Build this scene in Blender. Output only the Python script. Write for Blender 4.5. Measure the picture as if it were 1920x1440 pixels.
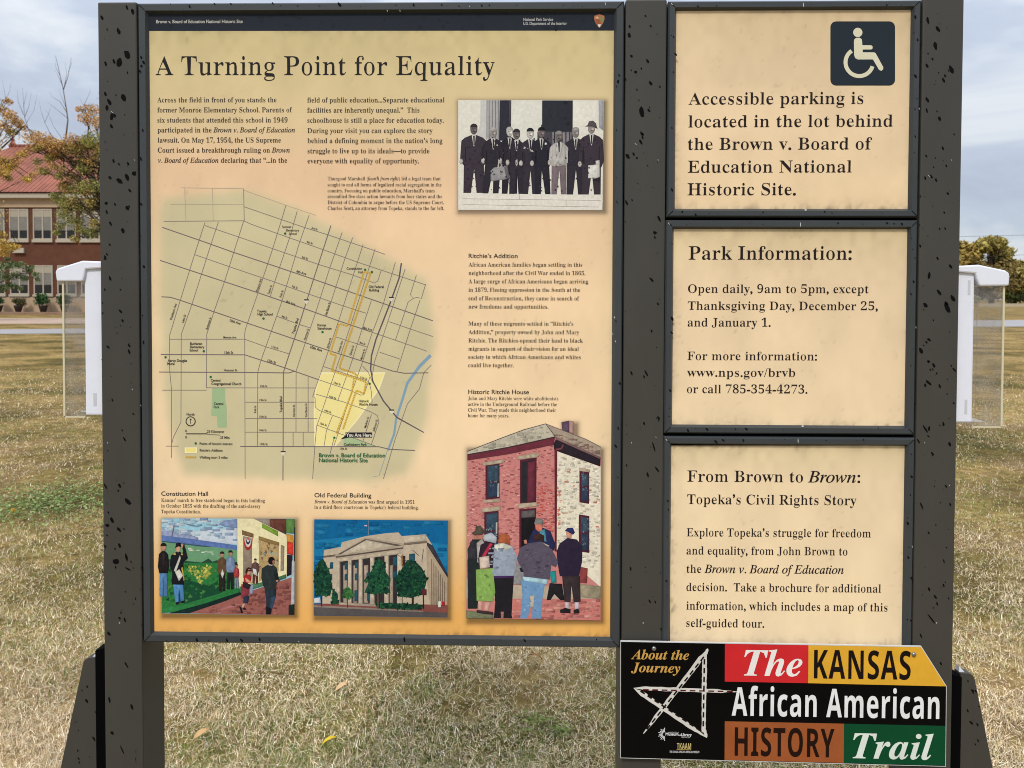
import bpy, bmesh, math, random
import numpy as np
from mathutils import Vector, Matrix
from mathutils.geometry import tessellate_polygon, delaunay_2d_cdt

for o in list(bpy.data.objects):
    bpy.data.objects.remove(o)
sc = bpy.context.scene
COL = sc.collection
R = math.radians

# ------------------------------------------------------------------ camera
F, PU, PV = 1442.0, 960.0, 594.0            # focal length and principal point, photo pixels (1920 x 1440)
def unit(v):
    v = np.array(v, float); return v / np.linalg.norm(v)
down_c = unit(((783 - PU) / F, (58700 - PV) / F, 1.0))              # gravity in camera axes (x right, y down, z forward)
right_c = -unit(((-70500 - PU) / F, (341 - PV) / F, 1.0))           # the sign's horizontal
right_c = unit(right_c - down_c * right_c.dot(down_c))
up_c = -down_c
fwd_c = -np.cross(right_c, up_c) if np.cross(right_c, up_c)[2] < 0 else np.cross(right_c, up_c)
C2W = np.array([right_c, fwd_c, up_c])                               # rows: world axes in camera axes
CAM = np.array([0.0, -1.5, 1.45])
cd = bpy.data.cameras.new('camera'); cam = bpy.data.objects.new('camera', cd); COL.objects.link(cam)
cd.sensor_fit = 'HORIZONTAL'; cd.sensor_width = 36.0; cd.lens = 36.0 * F / 1920.0
cd.shift_y = -(720 - PV) / 1920.0; cd.clip_start = 0.05; cd.clip_end = 6000
bx, by_, bz = C2W @ np.array([1, 0, 0]), C2W @ np.array([0, -1, 0]), C2W @ np.array([0, 0, -1])
M = Matrix.Identity(4)
for i in range(3):
    M[i][0], M[i][1], M[i][2], M[i][3] = bx[i], by_[i], bz[i], CAM[i]
cam.matrix_world = M
cd.dof.use_dof = True; cd.dof.focus_distance = 1.5; cd.dof.aperture_fstop = 11.0
sc.camera = cam

def pt(u, v, y=0.0):
    """where the line of sight surveyed at (u, v) meets the vertical plane at depth y"""
    d = C2W @ np.array([(u - PU) / F, (v - PV) / F, 1.0])
    return CAM + d * ((y - CAM[1]) / d[1])
def gpt(u, v, z=0.0):
    d = C2W @ np.array([(u - PU) / F, (v - PV) / F, 1.0])
    return CAM + d * ((z - CAM[2]) / d[2])

# ------------------------------------------------------------------ world, sun, exposure
SUN_EL, SUN_AZ = R(48), R(200)     # azimuth from +Y (into the picture) clockwise: behind the viewer
w = bpy.data.worlds.new('World'); sc.world = w; w.use_nodes = True
nt = w.node_tree; N = nt.nodes; L = nt.links; N.clear()
def nd(t, **kw):
    n = N.new(t)
    for k, v in kw.items():
        setattr(n, k, v)
    return n
out = nd('ShaderNodeOutputWorld'); bg = nd('ShaderNodeBackground'); bg.inputs['Strength'].default_value = 1.0
sky = nd('ShaderNodeTexSky', sky_type='NISHITA', sun_disc=False, sun_elevation=SUN_EL, sun_rotation=SUN_AZ)
skm = nd('ShaderNodeVectorMath', operation='SCALE'); skm.inputs['Scale'].default_value = 0.10
L.new(sky.outputs[0], skm.inputs[0])
tc = nd('ShaderNodeTexCoord'); mp = nd('ShaderNodeMapping'); mp.inputs['Scale'].default_value = (1.0, 1.0, 2.6)
L.new(tc.outputs['Generated'], mp.inputs[0])
nz = nd('ShaderNodeTexNoise'); nz.inputs['Scale'].default_value = 3.2; nz.inputs['Detail'].default_value = 6.0; nz.inputs['Roughness'].default_value = 0.55; nz.inputs['Distortion'].default_value = 0.4
L.new(mp.outputs[0], nz.inputs['Vector'])
cr = nd('ShaderNodeValToRGB')
cr.color_ramp.elements[0].position = 0.40; cr.color_ramp.elements[0].color = (0.49, 0.55, 0.67, 1)
cr.color_ramp.elements[1].position = 0.62; cr.color_ramp.elements[1].color = (0.80, 0.84, 0.89, 1)
e = cr.color_ramp.elements.new(0.5); e.color = (0.57, 0.64, 0.76, 1)
L.new(nz.outputs['Fac'], cr.inputs['Fac'])
sx = nd('ShaderNodeSeparateXYZ'); L.new(tc.outputs['Generated'], sx.inputs[0])
mr = nd('ShaderNodeMapRange'); mr.inputs['From Min'].default_value = 0.0; mr.inputs['From Max'].default_value = 1.0
mr.inputs['To Min'].default_value = 0.92; mr.inputs['To Max'].default_value = 2.7
sq = nd('ShaderNodeMath', operation='POWER'); sq.inputs[1].default_value = 1.7; sq.use_clamp = True; L.new(sx.outputs['Z'], sq.inputs[0]); L.new(sq.outputs[0], mr.inputs['Value'])
cs = nd('ShaderNodeVectorMath', operation='SCALE'); L.new(cr.outputs[0], cs.inputs[0]); L.new(mr.outputs[0], cs.inputs['Scale'])
mx = nd('ShaderNodeMix', data_type='RGBA'); mx.inputs['Factor'].default_value = 0.88
L.new(skm.outputs[0], mx.inputs['A']); L.new(cs.outputs[0], mx.inputs['B'])
L.new(mx.outputs['Result'], bg.inputs['Color']); L.new(bg.outputs[0], out.inputs[0])

sd = bpy.data.lights.new('sun', 'SUN'); so = bpy.data.objects.new('sun', sd); COL.objects.link(so)
sd.energy = 2.2; sd.angle = R(9); sd.color = (1.0, 0.95, 0.87)
sdir = Vector((math.sin(SUN_AZ) * math.cos(SUN_EL), math.cos(SUN_AZ) * math.cos(SUN_EL), math.sin(SUN_EL)))
so.rotation_euler = (-sdir).to_track_quat('-Z', 'Y').to_euler(); so.location = (0, -10, 20)
vs = sc.view_settings; vs.view_transform = 'Standard'; vs.look = 'None'; vs.exposure = 0.0; vs.gamma = 1.0
sc.cycles.pixel_filter_type = 'BLACKMAN_HARRIS'; sc.cycles.filter_width = 1.0
sc.render.engine = 'CYCLES'; sc.cycles.max_bounces = 6; sc.cycles.transparent_max_bounces = 12

# ------------------------------------------------------------------ helpers
def lin(c):
    r = []
    for x in c[:3]:
        x = x / 255.0
        r.append(x / 12.92 if x <= 0.04045 else ((x + 0.055) / 1.055) ** 2.4)
    return (r[0], r[1], r[2], 1.0)

def mat(name, rgb=None, rough=0.6, attr=False, noise=None, bump=None, spec=0.4, metal=0.0, linear=None, noise_amt=0.25):
    """principled surface; noise=(scale, stretch) mottles the colour, bump=(scale, strength)"""
    m = bpy.data.materials.new(name); m.use_nodes = True
    t = m.node_tree; b = t.nodes['Principled BSDF']
    b.inputs['Roughness'].default_value = rough; b.inputs['Metallic'].default_value = metal
    b.inputs['Specular IOR Level'].default_value = spec
    if attr:
        a = t.nodes.new('ShaderNodeAttribute'); a.attribute_name = 'col'; src = a.outputs['Color']
    else:
        a = t.nodes.new('ShaderNodeRGB'); a.outputs[0].default_value = linear if linear else lin(rgb); src = a.outputs[0]
    tcn = t.nodes.new('ShaderNodeTexCoord')
    if noise:
        mpn = t.nodes.new('ShaderNodeMapping'); mpn.inputs['Scale'].default_value = noise[1] if len(noise) > 1 else (1, 1, 1)
        t.links.new(tcn.outputs['Object'], mpn.inputs[0])
        n = t.nodes.new('ShaderNodeTexNoise'); n.inputs['Scale'].default_value = noise[0]; n.inputs['Detail'].default_value = 5; n.inputs['Roughness'].default_value = 0.6
        t.links.new(mpn.outputs[0], n.inputs['Vector'])
        r = t.nodes.new('ShaderNodeMapRange'); r.inputs['From Min'].default_value = 0.3; r.inputs['From Max'].default_value = 0.7
        r.inputs['To Min'].default_value = 1 - noise_amt; r.inputs['To Max'].default_value = 1 + noise_amt * 0.6
        t.links.new(n.outputs['Fac'], r.inputs['Value'])
        s = t.nodes.new('ShaderNodeVectorMath'); s.operation = 'SCALE'
        t.links.new(src, s.inputs[0]); t.links.new(r.outputs[0], s.inputs['Scale']); src = s.outputs[0]
    t.links.new(src, b.inputs['Base Color'])
    if bump:
        n2 = t.nodes.new('ShaderNodeTexNoise'); n2.inputs['Scale'].default_value = bump[0]; n2.inputs['Detail'].default_value = 4
        t.links.new(tcn.outputs['Object'], n2.inputs['Vector'])
        bp = t.nodes.new('ShaderNodeBump'); bp.inputs['Strength'].default_value = bump[1]; bp.inputs['Distance'].default_value = 0.01
        t.links.new(n2.outputs['Fac'], bp.inputs['Height']); t.links.new(bp.outputs[0], b.inputs['Normal'])
    return m

def link(name, me, parent=None, mats=()):
    o = bpy.data.objects.new(name, me); COL.objects.link(o)
    for m in mats:
        me.materials.append(m)
    if parent is not None:
        o.parent = parent
        o.matrix_parent_inverse = Matrix.Translation(-parent.location)
    return o
def tag(o, label=None, cat=None, group=None, kind=None):
    if label: o['label'] = label
    if cat: o['category'] = cat
    if group: o['group'] = group
    if kind: o['kind'] = kind
    return o
def thing(name, loc, label, cat, group=None):
    o = bpy.data.objects.new(name, None); COL.objects.link(o); o.location = loc; o.empty_display_size = 0.1
    return tag(o, label, cat, group)
def meshobj(name, verts, faces, parent=None, mats=(), fm=None, smooth=False):
    me = bpy.data.meshes.new(name); me.from_pydata([tuple(map(float, v)) for v in verts], [], faces)
    if fm is not None:
        me.polygons.foreach_set('material_index', fm)
    if smooth:
        me.polygons.foreach_set('use_smooth', [True] * len(me.polygons))
    me.update()
    return link(name, me, parent, mats)

class MB:
    """collects shapes for ONE mesh object"""
    def __init__(s): s.v = []; s.f = []; s.m = []; s.mi = 0
    def add(s, vs, fs):
        b = len(s.v); s.v += [tuple(map(float, q)) for q in vs]
        for f in fs:
            s.f.append([b + i for i in f]); s.m.append(s.mi)
    def box(s, x0, x1, y0, y1, z0, z1, c=0.0):
        if c <= 0:
            vs = [(x, y, z) for z in (z0, z1) for y in (y0, y1) for x in (x0, x1)]
            s.add(vs, [(0, 1, 5, 4), (1, 3, 7, 5), (3, 2, 6, 7), (2, 0, 4, 6), (4, 5, 7, 6), (0, 2, 3, 1)]); return
        bm = bmesh.new(); bmesh.ops.create_cube(bm, size=1.0)
        for q in bm.verts:
            q.co = Vector((x0 + (q.co.x + .5) * (x1 - x0), y0 + (q.co.y + .5) * (y1 - y0), z0 + (q.co.z + .5) * (z1 - z0)))
        bmesh.ops.bevel(bm, geom=list(bm.edges), offset=c, segments=2, affect='EDGES', profile=0.5)
        bm.verts.index_update()
        s.add([q.co[:] for q in bm.verts], [[q.index for q in f.verts] for f in bm.faces]); bm.free()
    def prism(s, poly, y0, y1):
        """poly: (x, z) outline, extruded from y0 to y1"""
        n = len(poly)
        a = sum(poly[i][0] * poly[(i + 1) % n][1] - poly[(i + 1) % n][0] * poly[i][1] for i in range(n))
        if a < 0: poly = poly[::-1]
        s.add([(x, y0, z) for x, z in poly] + [(x, y1, z) for x, z in poly],
              [list(range(n)), list(range(2 * n - 1, n - 1, -1))] + [(i, i + n, (i + 1) % n + n, (i + 1) % n) for i in range(n)])
    def tube(s, pts, rad, k=6):
        pts = [Vector(p) for p in pts]; rings = []
        for i, p in enumerate(pts):
            t = (pts[min(i + 1, len(pts) - 1)] - pts[max(i - 1, 0)]).normalized()
            a = t.cross(Vector((0.31, 0.2, 0.93)) if abs(t.z) < 0.9 else Vector((1, 0.2, 0))).normalized(); b = t.cross(a)
            rings.append([p + (a * math.cos(q * 2 * math.pi / k) + b * math.sin(q * 2 * math.pi / k)) * rad[i] for q in range(k)])
        vs = [q for r in rings for q in r]; fs = []
        for i in range(len(rings) - 1):
            for q in range(k):
                fs.append((i * k + q, i * k + (q + 1) % k, (i + 1) * k + (q + 1) % k, (i + 1) * k + q))
        fs += [list(range(k))[::-1], [(len(rings) - 1) * k + q for q in range(k)]]
        s.add(vs, fs)
    def lathe(s, c, prof, k=12):
        """prof: (radius, z) from bottom to top round the vertical through c"""
        vs = [(c[0] + r * math.cos(q * 2 * math.pi / k), c[1] + r * math.sin(q * 2 * math.pi / k), c[2] + z) for r, z in prof for q in range(k)]
        fs = [(i * k + q, i * k + (q + 1) % k, (i + 1) * k + (q + 1) % k, (i + 1) * k + q) for i in range(len(prof) - 1) for q in range(k)]
        fs += [list(range(k))[::-1], [(len(prof) - 1) * k + q for q in range(k)]]
        s.add(vs, fs)
    def build(s, name, mats, parent=None, smooth=False):
        return meshobj(name, s.v, s.f, parent, mats if isinstance(mats, (list, tuple)) else [mats], s.m, smooth)

rng = random.Random(11)
nr = np.random.default_rng(7)

def noise2(x, y, seed=0):
    """smooth lattice noise, 0..1"""
    g = np.random.default_rng(seed).random((64, 64))
    xi = np.floor(x).astype(int); yi = np.floor(y).astype(int); fx = x - xi; fy = y - yi
    fx = fx * fx * (3 - 2 * fx); fy = fy * fy * (3 - 2 * fy)
    a = g[xi % 64, yi % 64]; b = g[(xi + 1) % 64, yi % 64]; c = g[xi % 64, (yi + 1) % 64]; d = g[(xi + 1) % 64, (yi + 1) % 64]
    return (a * (1 - fx) + b * fx) * (1 - fy) + (c * (1 - fx) + d * fx) * fy

# ------------------------------------------------------------------ lettering
THIN = {'book': (-.010, .002), 'serif': (-.027, -.001), 'semi': (-.017, 0), 'sital': (.013, .007), 'ital': (.003, .002), 'bi': (.004, .002), 'bold': (.026, .02), 'cond': (0, 0), 'sans': (.017, .012)}
_fc = bpy.data.curves.new('glyph', 'FONT'); _fo = bpy.data.objects.new('glyph', _fc); COL.objects.link(_fo)
_fc.resolution_u = 3; _fc.fill_mode = 'NONE'; _fc.size = 1.0
_gc = {}
def _loops(body):
    _fc.body = body; _fo.update_tag(); dg = bpy.context.evaluated_depsgraph_get(); dg.update()
    ev = _fo.evaluated_get(dg); me = ev.to_mesh()
    co = [(v.co.x, v.co.y) for v in me.vertices]; adj = {}
    for ed in me.edges:
        a, b = ed.vertices; adj.setdefault(a, []).append(b); adj.setdefault(b, []).append(a)
    seen = set(); res = []
    for s0 in range(len(co)):
        if s0 in seen or s0 not in adj: continue
        lp = [s0]; seen.add(s0); cur = s0
        # follow increasing vertex order first so that the winding of the font survives
        nxt = s0 + 1 if (s0 + 1) in adj[s0] else adj[s0][0]
        while nxt is not None and nxt not in seen:
            lp.append(nxt); seen.add(nxt); cur = nxt
            nn = [q for q in adj[cur] if q not in seen]; nxt = nn[0] if nn else None
        res.append(np.array([co[i] for i in lp]))
    ev.to_mesh_clear()
    return res
def _area(p):
    x, y = p[:, 0], p[:, 1]; return 0.5 * np.sum(x * np.roll(y, -1) - np.roll(x, -1) * y)
def make_glyph(style, c, lps, adv):
    k = (style, c)
    outl = []
    if lps:
        big = max(lps, key=lambda p: abs(_area(p))); sg = 1 if _area(big) > 0 else -1
        ox, oy = THIN[style]
        if c in '.,:;\u2019\u201c\u201d\u2014-|' and style in ('serif', 'book', 'semi'):
            ox, oy = (.012, .012) if style == 'serif' else (.02, .02)
        for p in lps:
            keep = np.linalg.norm(p - np.roll(p, 1, 0), axis=1) > 1e-5
            p = p[keep]
            if len(p) < 3: continue
            t1 = p - np.roll(p, 1, 0); t2 = np.roll(p, -1, 0) - p
            t1 /= np.linalg.norm(t1, axis=1)[:, None] + 1e-9; t2 /= np.linalg.norm(t2, axis=1)[:, None] + 1e-9
            n1 = np.stack([t1[:, 1], -t1[:, 0]], 1) * sg; n2 = np.stack([t2[:, 1], -t2[:, 0]], 1) * sg
            nn = n1 + n2; ln = np.linalg.norm(nn, axis=1)[:, None]; nn = nn / np.maximum(ln, .4) * 1.0
            nn /= np.maximum(np.linalg.norm(nn, axis=1)[:, None], 1e-6)
            px_ = np.full(len(p), ox)
            if ox < 0:                          # hairlines keep their thickness: look across each stroke
                A0 = np.concatenate(lps); A1 = np.concatenate([np.roll(z, -1, 0) for z in lps]); E_ = A1 - A0
                for i in range(len(p)):
                    d = -nn[i]; q = p[i] + d * 2e-4; W_ = A0 - q
                    den = d[0] * E_[:, 1] - d[1] * E_[:, 0]; ok = np.abs(den) > 1e-9; den = np.where(ok, den, 1)
                    tt = (W_[:, 0] * E_[:, 1] - W_[:, 1] * E_[:, 0]) / den; uu = (W_[:, 0] * d[1] - W_[:, 1] * d[0]) / den
                    hit = tt[ok & (tt > 0) & (uu >= 0) & (uu <= 1)]; th = hit.min() if len(hit) else .2
                    px_[i] = -max(0.0, min(-ox, (th - .036) / 2))
            outl.append(p + nn * np.stack([px_, np.full(len(p), oy)], 1))
    vs, fs = [], []
    if outl:
        vs = np.concatenate(outl); offs = np.cumsum([0] + [len(p) for p in outl]); outer = [i for i, p in enumerate(outl) if _area(p) * sg > 0]
        def within(q, P):
            x, y = q; r = False
            for i in range(len(P)):
                (xa, ya), (xb, yb) = P[i], P[i - 1]
                if (ya > y) != (yb > y) and x < (xb - xa) * (y - ya) / (yb - ya) + xa: r = not r
            return r
        for i in outer:
            grp = [i] + [j for j in range(len(outl)) if j not in outer and within(outl[j][0], outl[i])]
            idx = np.concatenate([np.arange(offs[j], offs[j + 1]) for j in grp])
            tr = tessellate_polygon([[Vector((q[0], q[1], 0)) for q in outl[j]] for j in grp])
            fs += [tuple(int(idx[a]) for a in t) for t in tr]
    _gc[k] = (vs, fs, adv)
def glyph(style, c):
    return _gc[(style, c)]
_cap = {}
def capheight(style):
    if style not in _cap:
        _cap[style] = glyph(style, 'H')[0][:, 1].max()
    return _cap[style]

# outlines of the serif, italic and bold letters: kind, character code, advance, number of outlines, then for
# each outline its number of points and the steps from point to point, in five-hundredths of the type size
LETTERS = [
0,65,325,2,29,-7,0,0,14,14,2,11,7,9,12,10,21,117,291,13,0,119,-282,11,-24,9,-15,10,-10,14,-2,0,-14,-159,0,0,14,30,5,10,15,-2,10,-6,17,-15,38,-111,0,-20,-50,
-1,-5,0,-8,9,-17,27,-5,3,0,0,-14,3,85,120,95,0,-48,118,0,66,330,3,25,12,0,0,13,21,3,14,8,6,14,3,23,0,214,-1,18,-3,14,-6,9,-8,6,-11,3,-15,2,0,12,152,0,98,-19,
33,-59,-20,-50,-61,-27,73,-31,25,-55,-9,-41,-27,-31,-42,-20,-57,-6,13,136,188,38,3,22,12,12,21,4,33,-3,30,-8,20,-16,12,-24,4,-14,-2,-7,-5,-3,-9,-1,-16,14,165,
18,28,5,18,14,10,24,3,35,-4,35,-14,24,-23,13,-36,4,-11,0,0,-123,1,-15,5,-9,9,-5,0,67,349,1,36,191,-8,-47,6,-42,17,-34,27,-26,36,-17,43,-5,49,5,49,17,42,26,36,
35,27,42,17,48,6,37,-5,44,-14,7,-3,8,-1,15,6,8,17,13,0,0,-117,-13,0,-20,41,-27,32,-32,20,-35,7,-68,-40,-23,-121,25,-114,75,-37,30,3,30,12,27,20,25,26,14,-13,
-61,-56,0,68,369,2,19,15,0,0,13,20,3,12,6,6,12,2,22,0,223,-2,24,-8,14,-13,7,-21,3,0,12,154,0,79,-11,58,-33,35,-53,12,-72,-45,-128,-134,-42,15,166,18,42,9,30,
29,17,47,6,68,-24,114,-71,38,-16,-2,-9,-6,-4,-11,-1,-17,0,-233,1,-18,4,-11,9,-5,0,69,329,1,52,11,0,0,13,22,2,14,7,7,14,2,22,0,217,-2,26,-8,16,-13,7,-21,3,0,
12,285,0,0,-101,-11,0,-12,39,-21,26,-33,13,-47,5,-24,-2,-7,-3,-3,-6,-2,-8,-1,-13,0,-106,8,0,29,4,20,13,13,23,9,34,12,0,0,-169,-13,0,-4,27,-7,20,-10,14,-14,10,
-18,5,-25,2,0,-116,2,-15,5,-9,11,-4,18,-1,33,2,28,6,24,11,19,16,16,22,14,29,14,0,-20,-107,0,70,301,1,48,12,0,0,13,21,4,14,8,6,14,3,23,0,217,-3,23,-7,13,-14,7,
-21,5,0,12,282,0,0,-101,-12,0,-7,28,-9,21,-15,16,-19,10,-26,6,-34,2,-13,0,-9,-1,-7,-2,-4,-4,-2,-7,0,-123,6,0,28,4,21,13,13,23,8,34,13,0,0,-170,-13,0,-8,37,
-13,24,-21,13,-29,5,-5,0,0,-107,1,-16,3,-12,6,-9,10,-5,15,-4,20,-1,0,-13,0,71,378,1,54,200,-8,-51,6,-44,17,-36,26,-26,36,-17,43,-5,51,5,48,17,43,26,35,35,27,
41,17,47,6,40,-5,43,-14,7,-3,7,0,7,1,6,4,5,7,5,10,14,0,0,-118,-14,0,-12,28,-15,25,-19,20,-21,15,-22,10,-24,3,-68,-40,-22,-120,6,-70,19,-50,31,-30,40,-10,24,2,
15,8,8,14,3,19,0,42,-2,20,-8,12,-15,6,-25,3,0,12,168,0,0,-12,-21,-3,-12,-6,-6,-12,-2,-19,0,-74,-66,-22,0,72,390,1,55,12,0,0,13,21,3,14,8,6,13,3,23,0,222,-3,
20,-7,14,-13,7,-21,4,0,12,168,0,0,-12,-16,-2,-12,-3,-8,-5,-5,-8,-3,-11,0,-111,119,0,0,95,-1,16,-3,11,-5,8,-7,5,-12,3,-17,2,0,12,168,0,0,-12,-22,-4,-13,-7,-6,
-13,-2,-21,0,-222,2,-21,6,-14,13,-9,22,-3,0,-13,-168,0,0,13,21,3,14,7,7,13,3,24,0,105,-119,0,0,-105,2,-23,7,-13,13,-8,22,-3,0,-13,0,73,194,1,26,10,0,0,13,21,
4,15,7,7,12,3,20,0,232,-2,19,-7,11,-14,6,-23,3,0,12,172,0,0,-12,-22,-3,-14,-6,-8,-11,-2,-19,0,-230,1,-14,3,-11,5,-8,8,-5,13,-4,17,-3,0,-13,0,74,246,1,41,81,
-49,-23,3,-20,6,-17,10,-12,14,-9,15,-3,18,3,16,8,12,12,8,13,3,15,-3,11,-7,8,-11,2,-14,-1,-11,-10,-20,-1,-5,5,-11,16,-4,16,3,9,8,5,15,2,20,0,257,-1,18,-3,14,
-6,9,-9,6,-13,4,-19,3,0,12,175,0,0,-12,-28,-6,-8,-6,-5,-9,-2,-14,-1,-19,0,-207,-27,-86,0,75,380,1,55,12,0,0,13,22,3,13,8,7,13,2,23,0,222,-2,20,-7,14,-13,7,
-21,4,0,12,168,0,0,-12,-17,-2,-11,-3,-8,-5,-5,-8,-3,-11,-1,-16,0,-108,103,104,15,19,6,15,-11,11,-32,4,0,12,145,0,0,-12,-7,0,-46,-15,-52,-43,-55,-57,143,-177,
9,-10,9,-6,10,-4,14,-2,0,-13,-178,0,0,13,26,1,5,2,6,4,3,6,-4,9,-9,14,-87,110,-13,-11,0,-88,2,-23,7,-13,13,-8,23,-3,0,-13,0,76,318,1,34,12,0,0,13,21,3,14,8,6,
13,3,23,0,222,-3,21,-7,13,-13,7,-21,4,0,12,174,0,0,-12,-18,-1,-13,-3,-9,-5,-6,-8,-3,-12,-1,-16,0,-236,2,-11,4,-7,7,-5,10,-2,15,0,33,2,27,7,23,11,18,18,16,25,
14,31,13,0,-19,-115,0,77,472,1,49,11,0,0,13,21,3,14,8,7,13,3,22,0,226,-1,14,-2,11,-6,7,-8,5,-12,3,-16,2,0,12,127,0,98,-233,99,233,125,0,0,-12,-21,-4,-13,-8,
-7,-13,-2,-20,0,-218,1,-19,3,-13,4,-9,8,-6,11,-3,15,-1,0,-13,-164,0,0,13,15,2,12,4,8,5,5,9,3,12,1,17,0,235,-124,-297,-14,0,-122,290,0,-230,2,-24,8,-14,15,-7,
22,-2,0,-13,0,78,368,1,36,300,-8,-220,269,0,-202,2,-23,6,-13,14,-7,22,-3,0,-13,-110,0,0,13,15,1,11,3,8,6,5,8,3,12,1,16,0,230,-30,34,-13,4,0,12,103,0,174,-213,
0,155,-1,16,-2,11,-6,8,-7,5,-28,6,0,12,110,0,0,-12,-22,-4,-12,-7,-7,-13,-2,-22,0,-289,0,79,391,2,32,194,-8,-36,3,-32,11,-30,16,-26,21,-21,26,-15,31,-10,33,-3,
37,3,36,10,33,15,31,22,26,26,21,30,17,34,10,37,3,35,-3,33,-10,30,-16,25,-21,21,-26,16,-30,10,-34,3,-37,-3,-37,-10,-33,-16,-31,-21,-26,-27,-21,-30,-16,-33,-11,
12,197,9,64,40,21,121,-5,69,-18,50,-28,31,-37,10,-65,-40,-21,-120,6,-70,18,-50,28,-31,0,80,311,2,30,12,0,0,13,21,3,14,8,6,13,3,23,0,222,-3,20,-7,14,-13,7,-21,
4,0,12,147,0,55,-3,36,-8,23,-14,17,-18,11,-23,4,-26,-8,-38,-24,-30,-39,-20,-54,-6,-44,0,0,-93,2,-23,7,-13,13,-8,22,-3,0,-13,14,136,171,14,0,32,4,20,13,12,23,
4,34,-4,34,-9,24,-18,13,-26,5,-13,-1,-7,-4,-4,-8,-1,-11,0,81,391,2,35,282,-86,-87,21,-56,64,-34,16,-29,22,-24,27,-17,32,-11,35,-3,39,3,36,10,33,15,31,22,26,
26,21,30,17,34,10,37,3,35,-3,33,-10,30,-16,25,-21,21,-26,16,-30,10,-34,3,-37,-8,-57,-25,-49,-39,-39,-53,-25,35,-45,50,-15,17,1,18,4,3,-14,-45,-13,12,198,9,64,
40,21,121,-6,69,-18,50,-28,31,-37,10,-65,-40,-21,-120,6,-70,18,-50,29,-31,0,82,352,2,33,12,0,0,13,21,3,14,8,6,13,3,23,0,222,-3,20,-7,14,-13,7,-21,4,0,12,150,
0,65,-5,47,-17,27,-28,10,-40,-19,-52,-57,-30,95,-140,7,-8,8,-4,13,-2,0,-13,-106,0,-102,158,-14,0,0,-98,2,-23,7,-13,13,-8,22,-3,0,-13,12,136,174,16,0,33,5,23,
13,14,24,4,34,-15,53,-44,18,-16,-2,-10,-4,-4,-11,-1,-17,0,83,291,1,65,32,-8,0,126,15,0,15,-48,21,-33,28,-19,36,-7,25,4,19,12,12,18,5,22,-10,29,-30,23,-47,23,
-38,22,-26,24,-15,27,-5,32,3,28,10,25,15,20,21,15,24,9,28,3,33,-3,49,-13,3,0,10,4,6,12,13,0,0,-109,-12,0,-9,26,-12,23,-16,18,-18,14,-20,9,-20,3,-23,-3,-18,
-10,-11,-16,-4,-19,3,-18,10,-14,16,-13,23,-12,48,-23,27,-14,20,-15,15,-17,10,-17,5,-19,2,-22,-4,-30,-12,-26,-18,-21,-25,-16,-30,-10,-36,-4,-25,2,-51,15,-11,
-1,-4,-3,-4,-5,-2,-8,0,84,315,1,26,69,0,0,13,22,3,15,7,7,14,3,23,0,263,-5,0,-35,-6,-27,-17,-19,-27,-8,-36,-14,0,0,102,298,0,0,-103,-13,0,-27,65,-66,22,-4,0,0,
-263,2,-23,8,-14,14,-8,24,-2,0,-13,0,85,367,1,41,185,-10,-60,8,-40,23,-23,39,-7,56,0,166,-3,20,-7,14,-13,7,-21,4,0,12,168,0,0,-12,-16,-2,-12,-3,-8,-5,-5,-8,
-3,-11,0,-194,4,-38,12,-28,22,-16,32,-6,65,26,22,77,0,163,-2,20,-8,13,-14,8,-23,4,0,12,108,0,0,-12,-19,-5,-12,-8,-6,-13,-1,-19,0,-147,-8,-66,-24,-45,-41,-25,
0,86,319,1,30,158,-10,-125,294,-8,16,-8,13,-11,9,-17,5,0,12,168,0,0,-12,-20,-2,-13,-3,-8,-7,-2,-10,1,-10,78,-188,66,174,4,13,1,11,-2,10,-8,7,-13,3,-18,2,0,12,
106,0,0,-12,-14,-3,-11,-6,-10,-12,-9,-21,-114,-295,0,87,455,1,48,127,-8,-103,301,-6,15,-7,10,-9,6,-14,3,0,12,147,0,0,-12,-14,-2,-9,-3,-6,-7,-1,-9,1,-13,4,-15,
56,-164,58,149,-11,34,-6,14,-8,9,-11,4,-17,3,0,12,156,0,0,-12,-26,-5,-8,-15,1,-8,3,-11,56,-164,50,151,4,16,2,12,-2,11,-6,7,-11,4,-15,2,0,12,90,0,0,-12,-13,-5,
-9,-8,-8,-13,-7,-19,-96,-290,-13,0,-84,238,-93,-238,0,88,351,1,51,9,0,0,13,30,9,28,28,77,105,-86,133,-12,16,-11,13,-11,7,-13,3,0,12,171,0,0,-12,-11,0,-22,-5,
-7,-13,2,-8,6,-12,47,-73,43,62,9,17,3,13,-8,14,-26,5,0,12,123,0,0,-12,-23,-3,-18,-9,-17,-15,-17,-22,-57,-81,99,-154,9,-13,8,-9,8,-6,13,-2,0,-13,-168,0,0,13,
29,4,9,14,-3,12,-8,16,-49,77,-53,-76,-8,-14,-2,-12,9,-16,28,-5,0,-13,0,89,317,1,41,76,0,0,13,21,3,14,8,6,13,3,23,0,73,-85,155,-13,20,-11,12,-10,4,-11,2,0,13,
164,0,0,-13,-21,-1,-9,-3,-6,-5,-2,-7,2,-8,4,-10,63,-124,63,105,9,17,3,14,-10,16,-30,6,0,13,107,0,0,-13,-12,-3,-10,-7,-10,-10,-10,-14,-85,-140,0,-92,2,-23,7,
-13,13,-8,22,-3,0,-13,0,90,329,1,22,15,0,0,8,191,312,-46,0,-31,-2,-24,-5,-19,-10,-16,-16,-13,-22,-11,-29,-13,0,10,103,260,0,0,-9,-189,-308,64,0,47,6,35,18,26,
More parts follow.
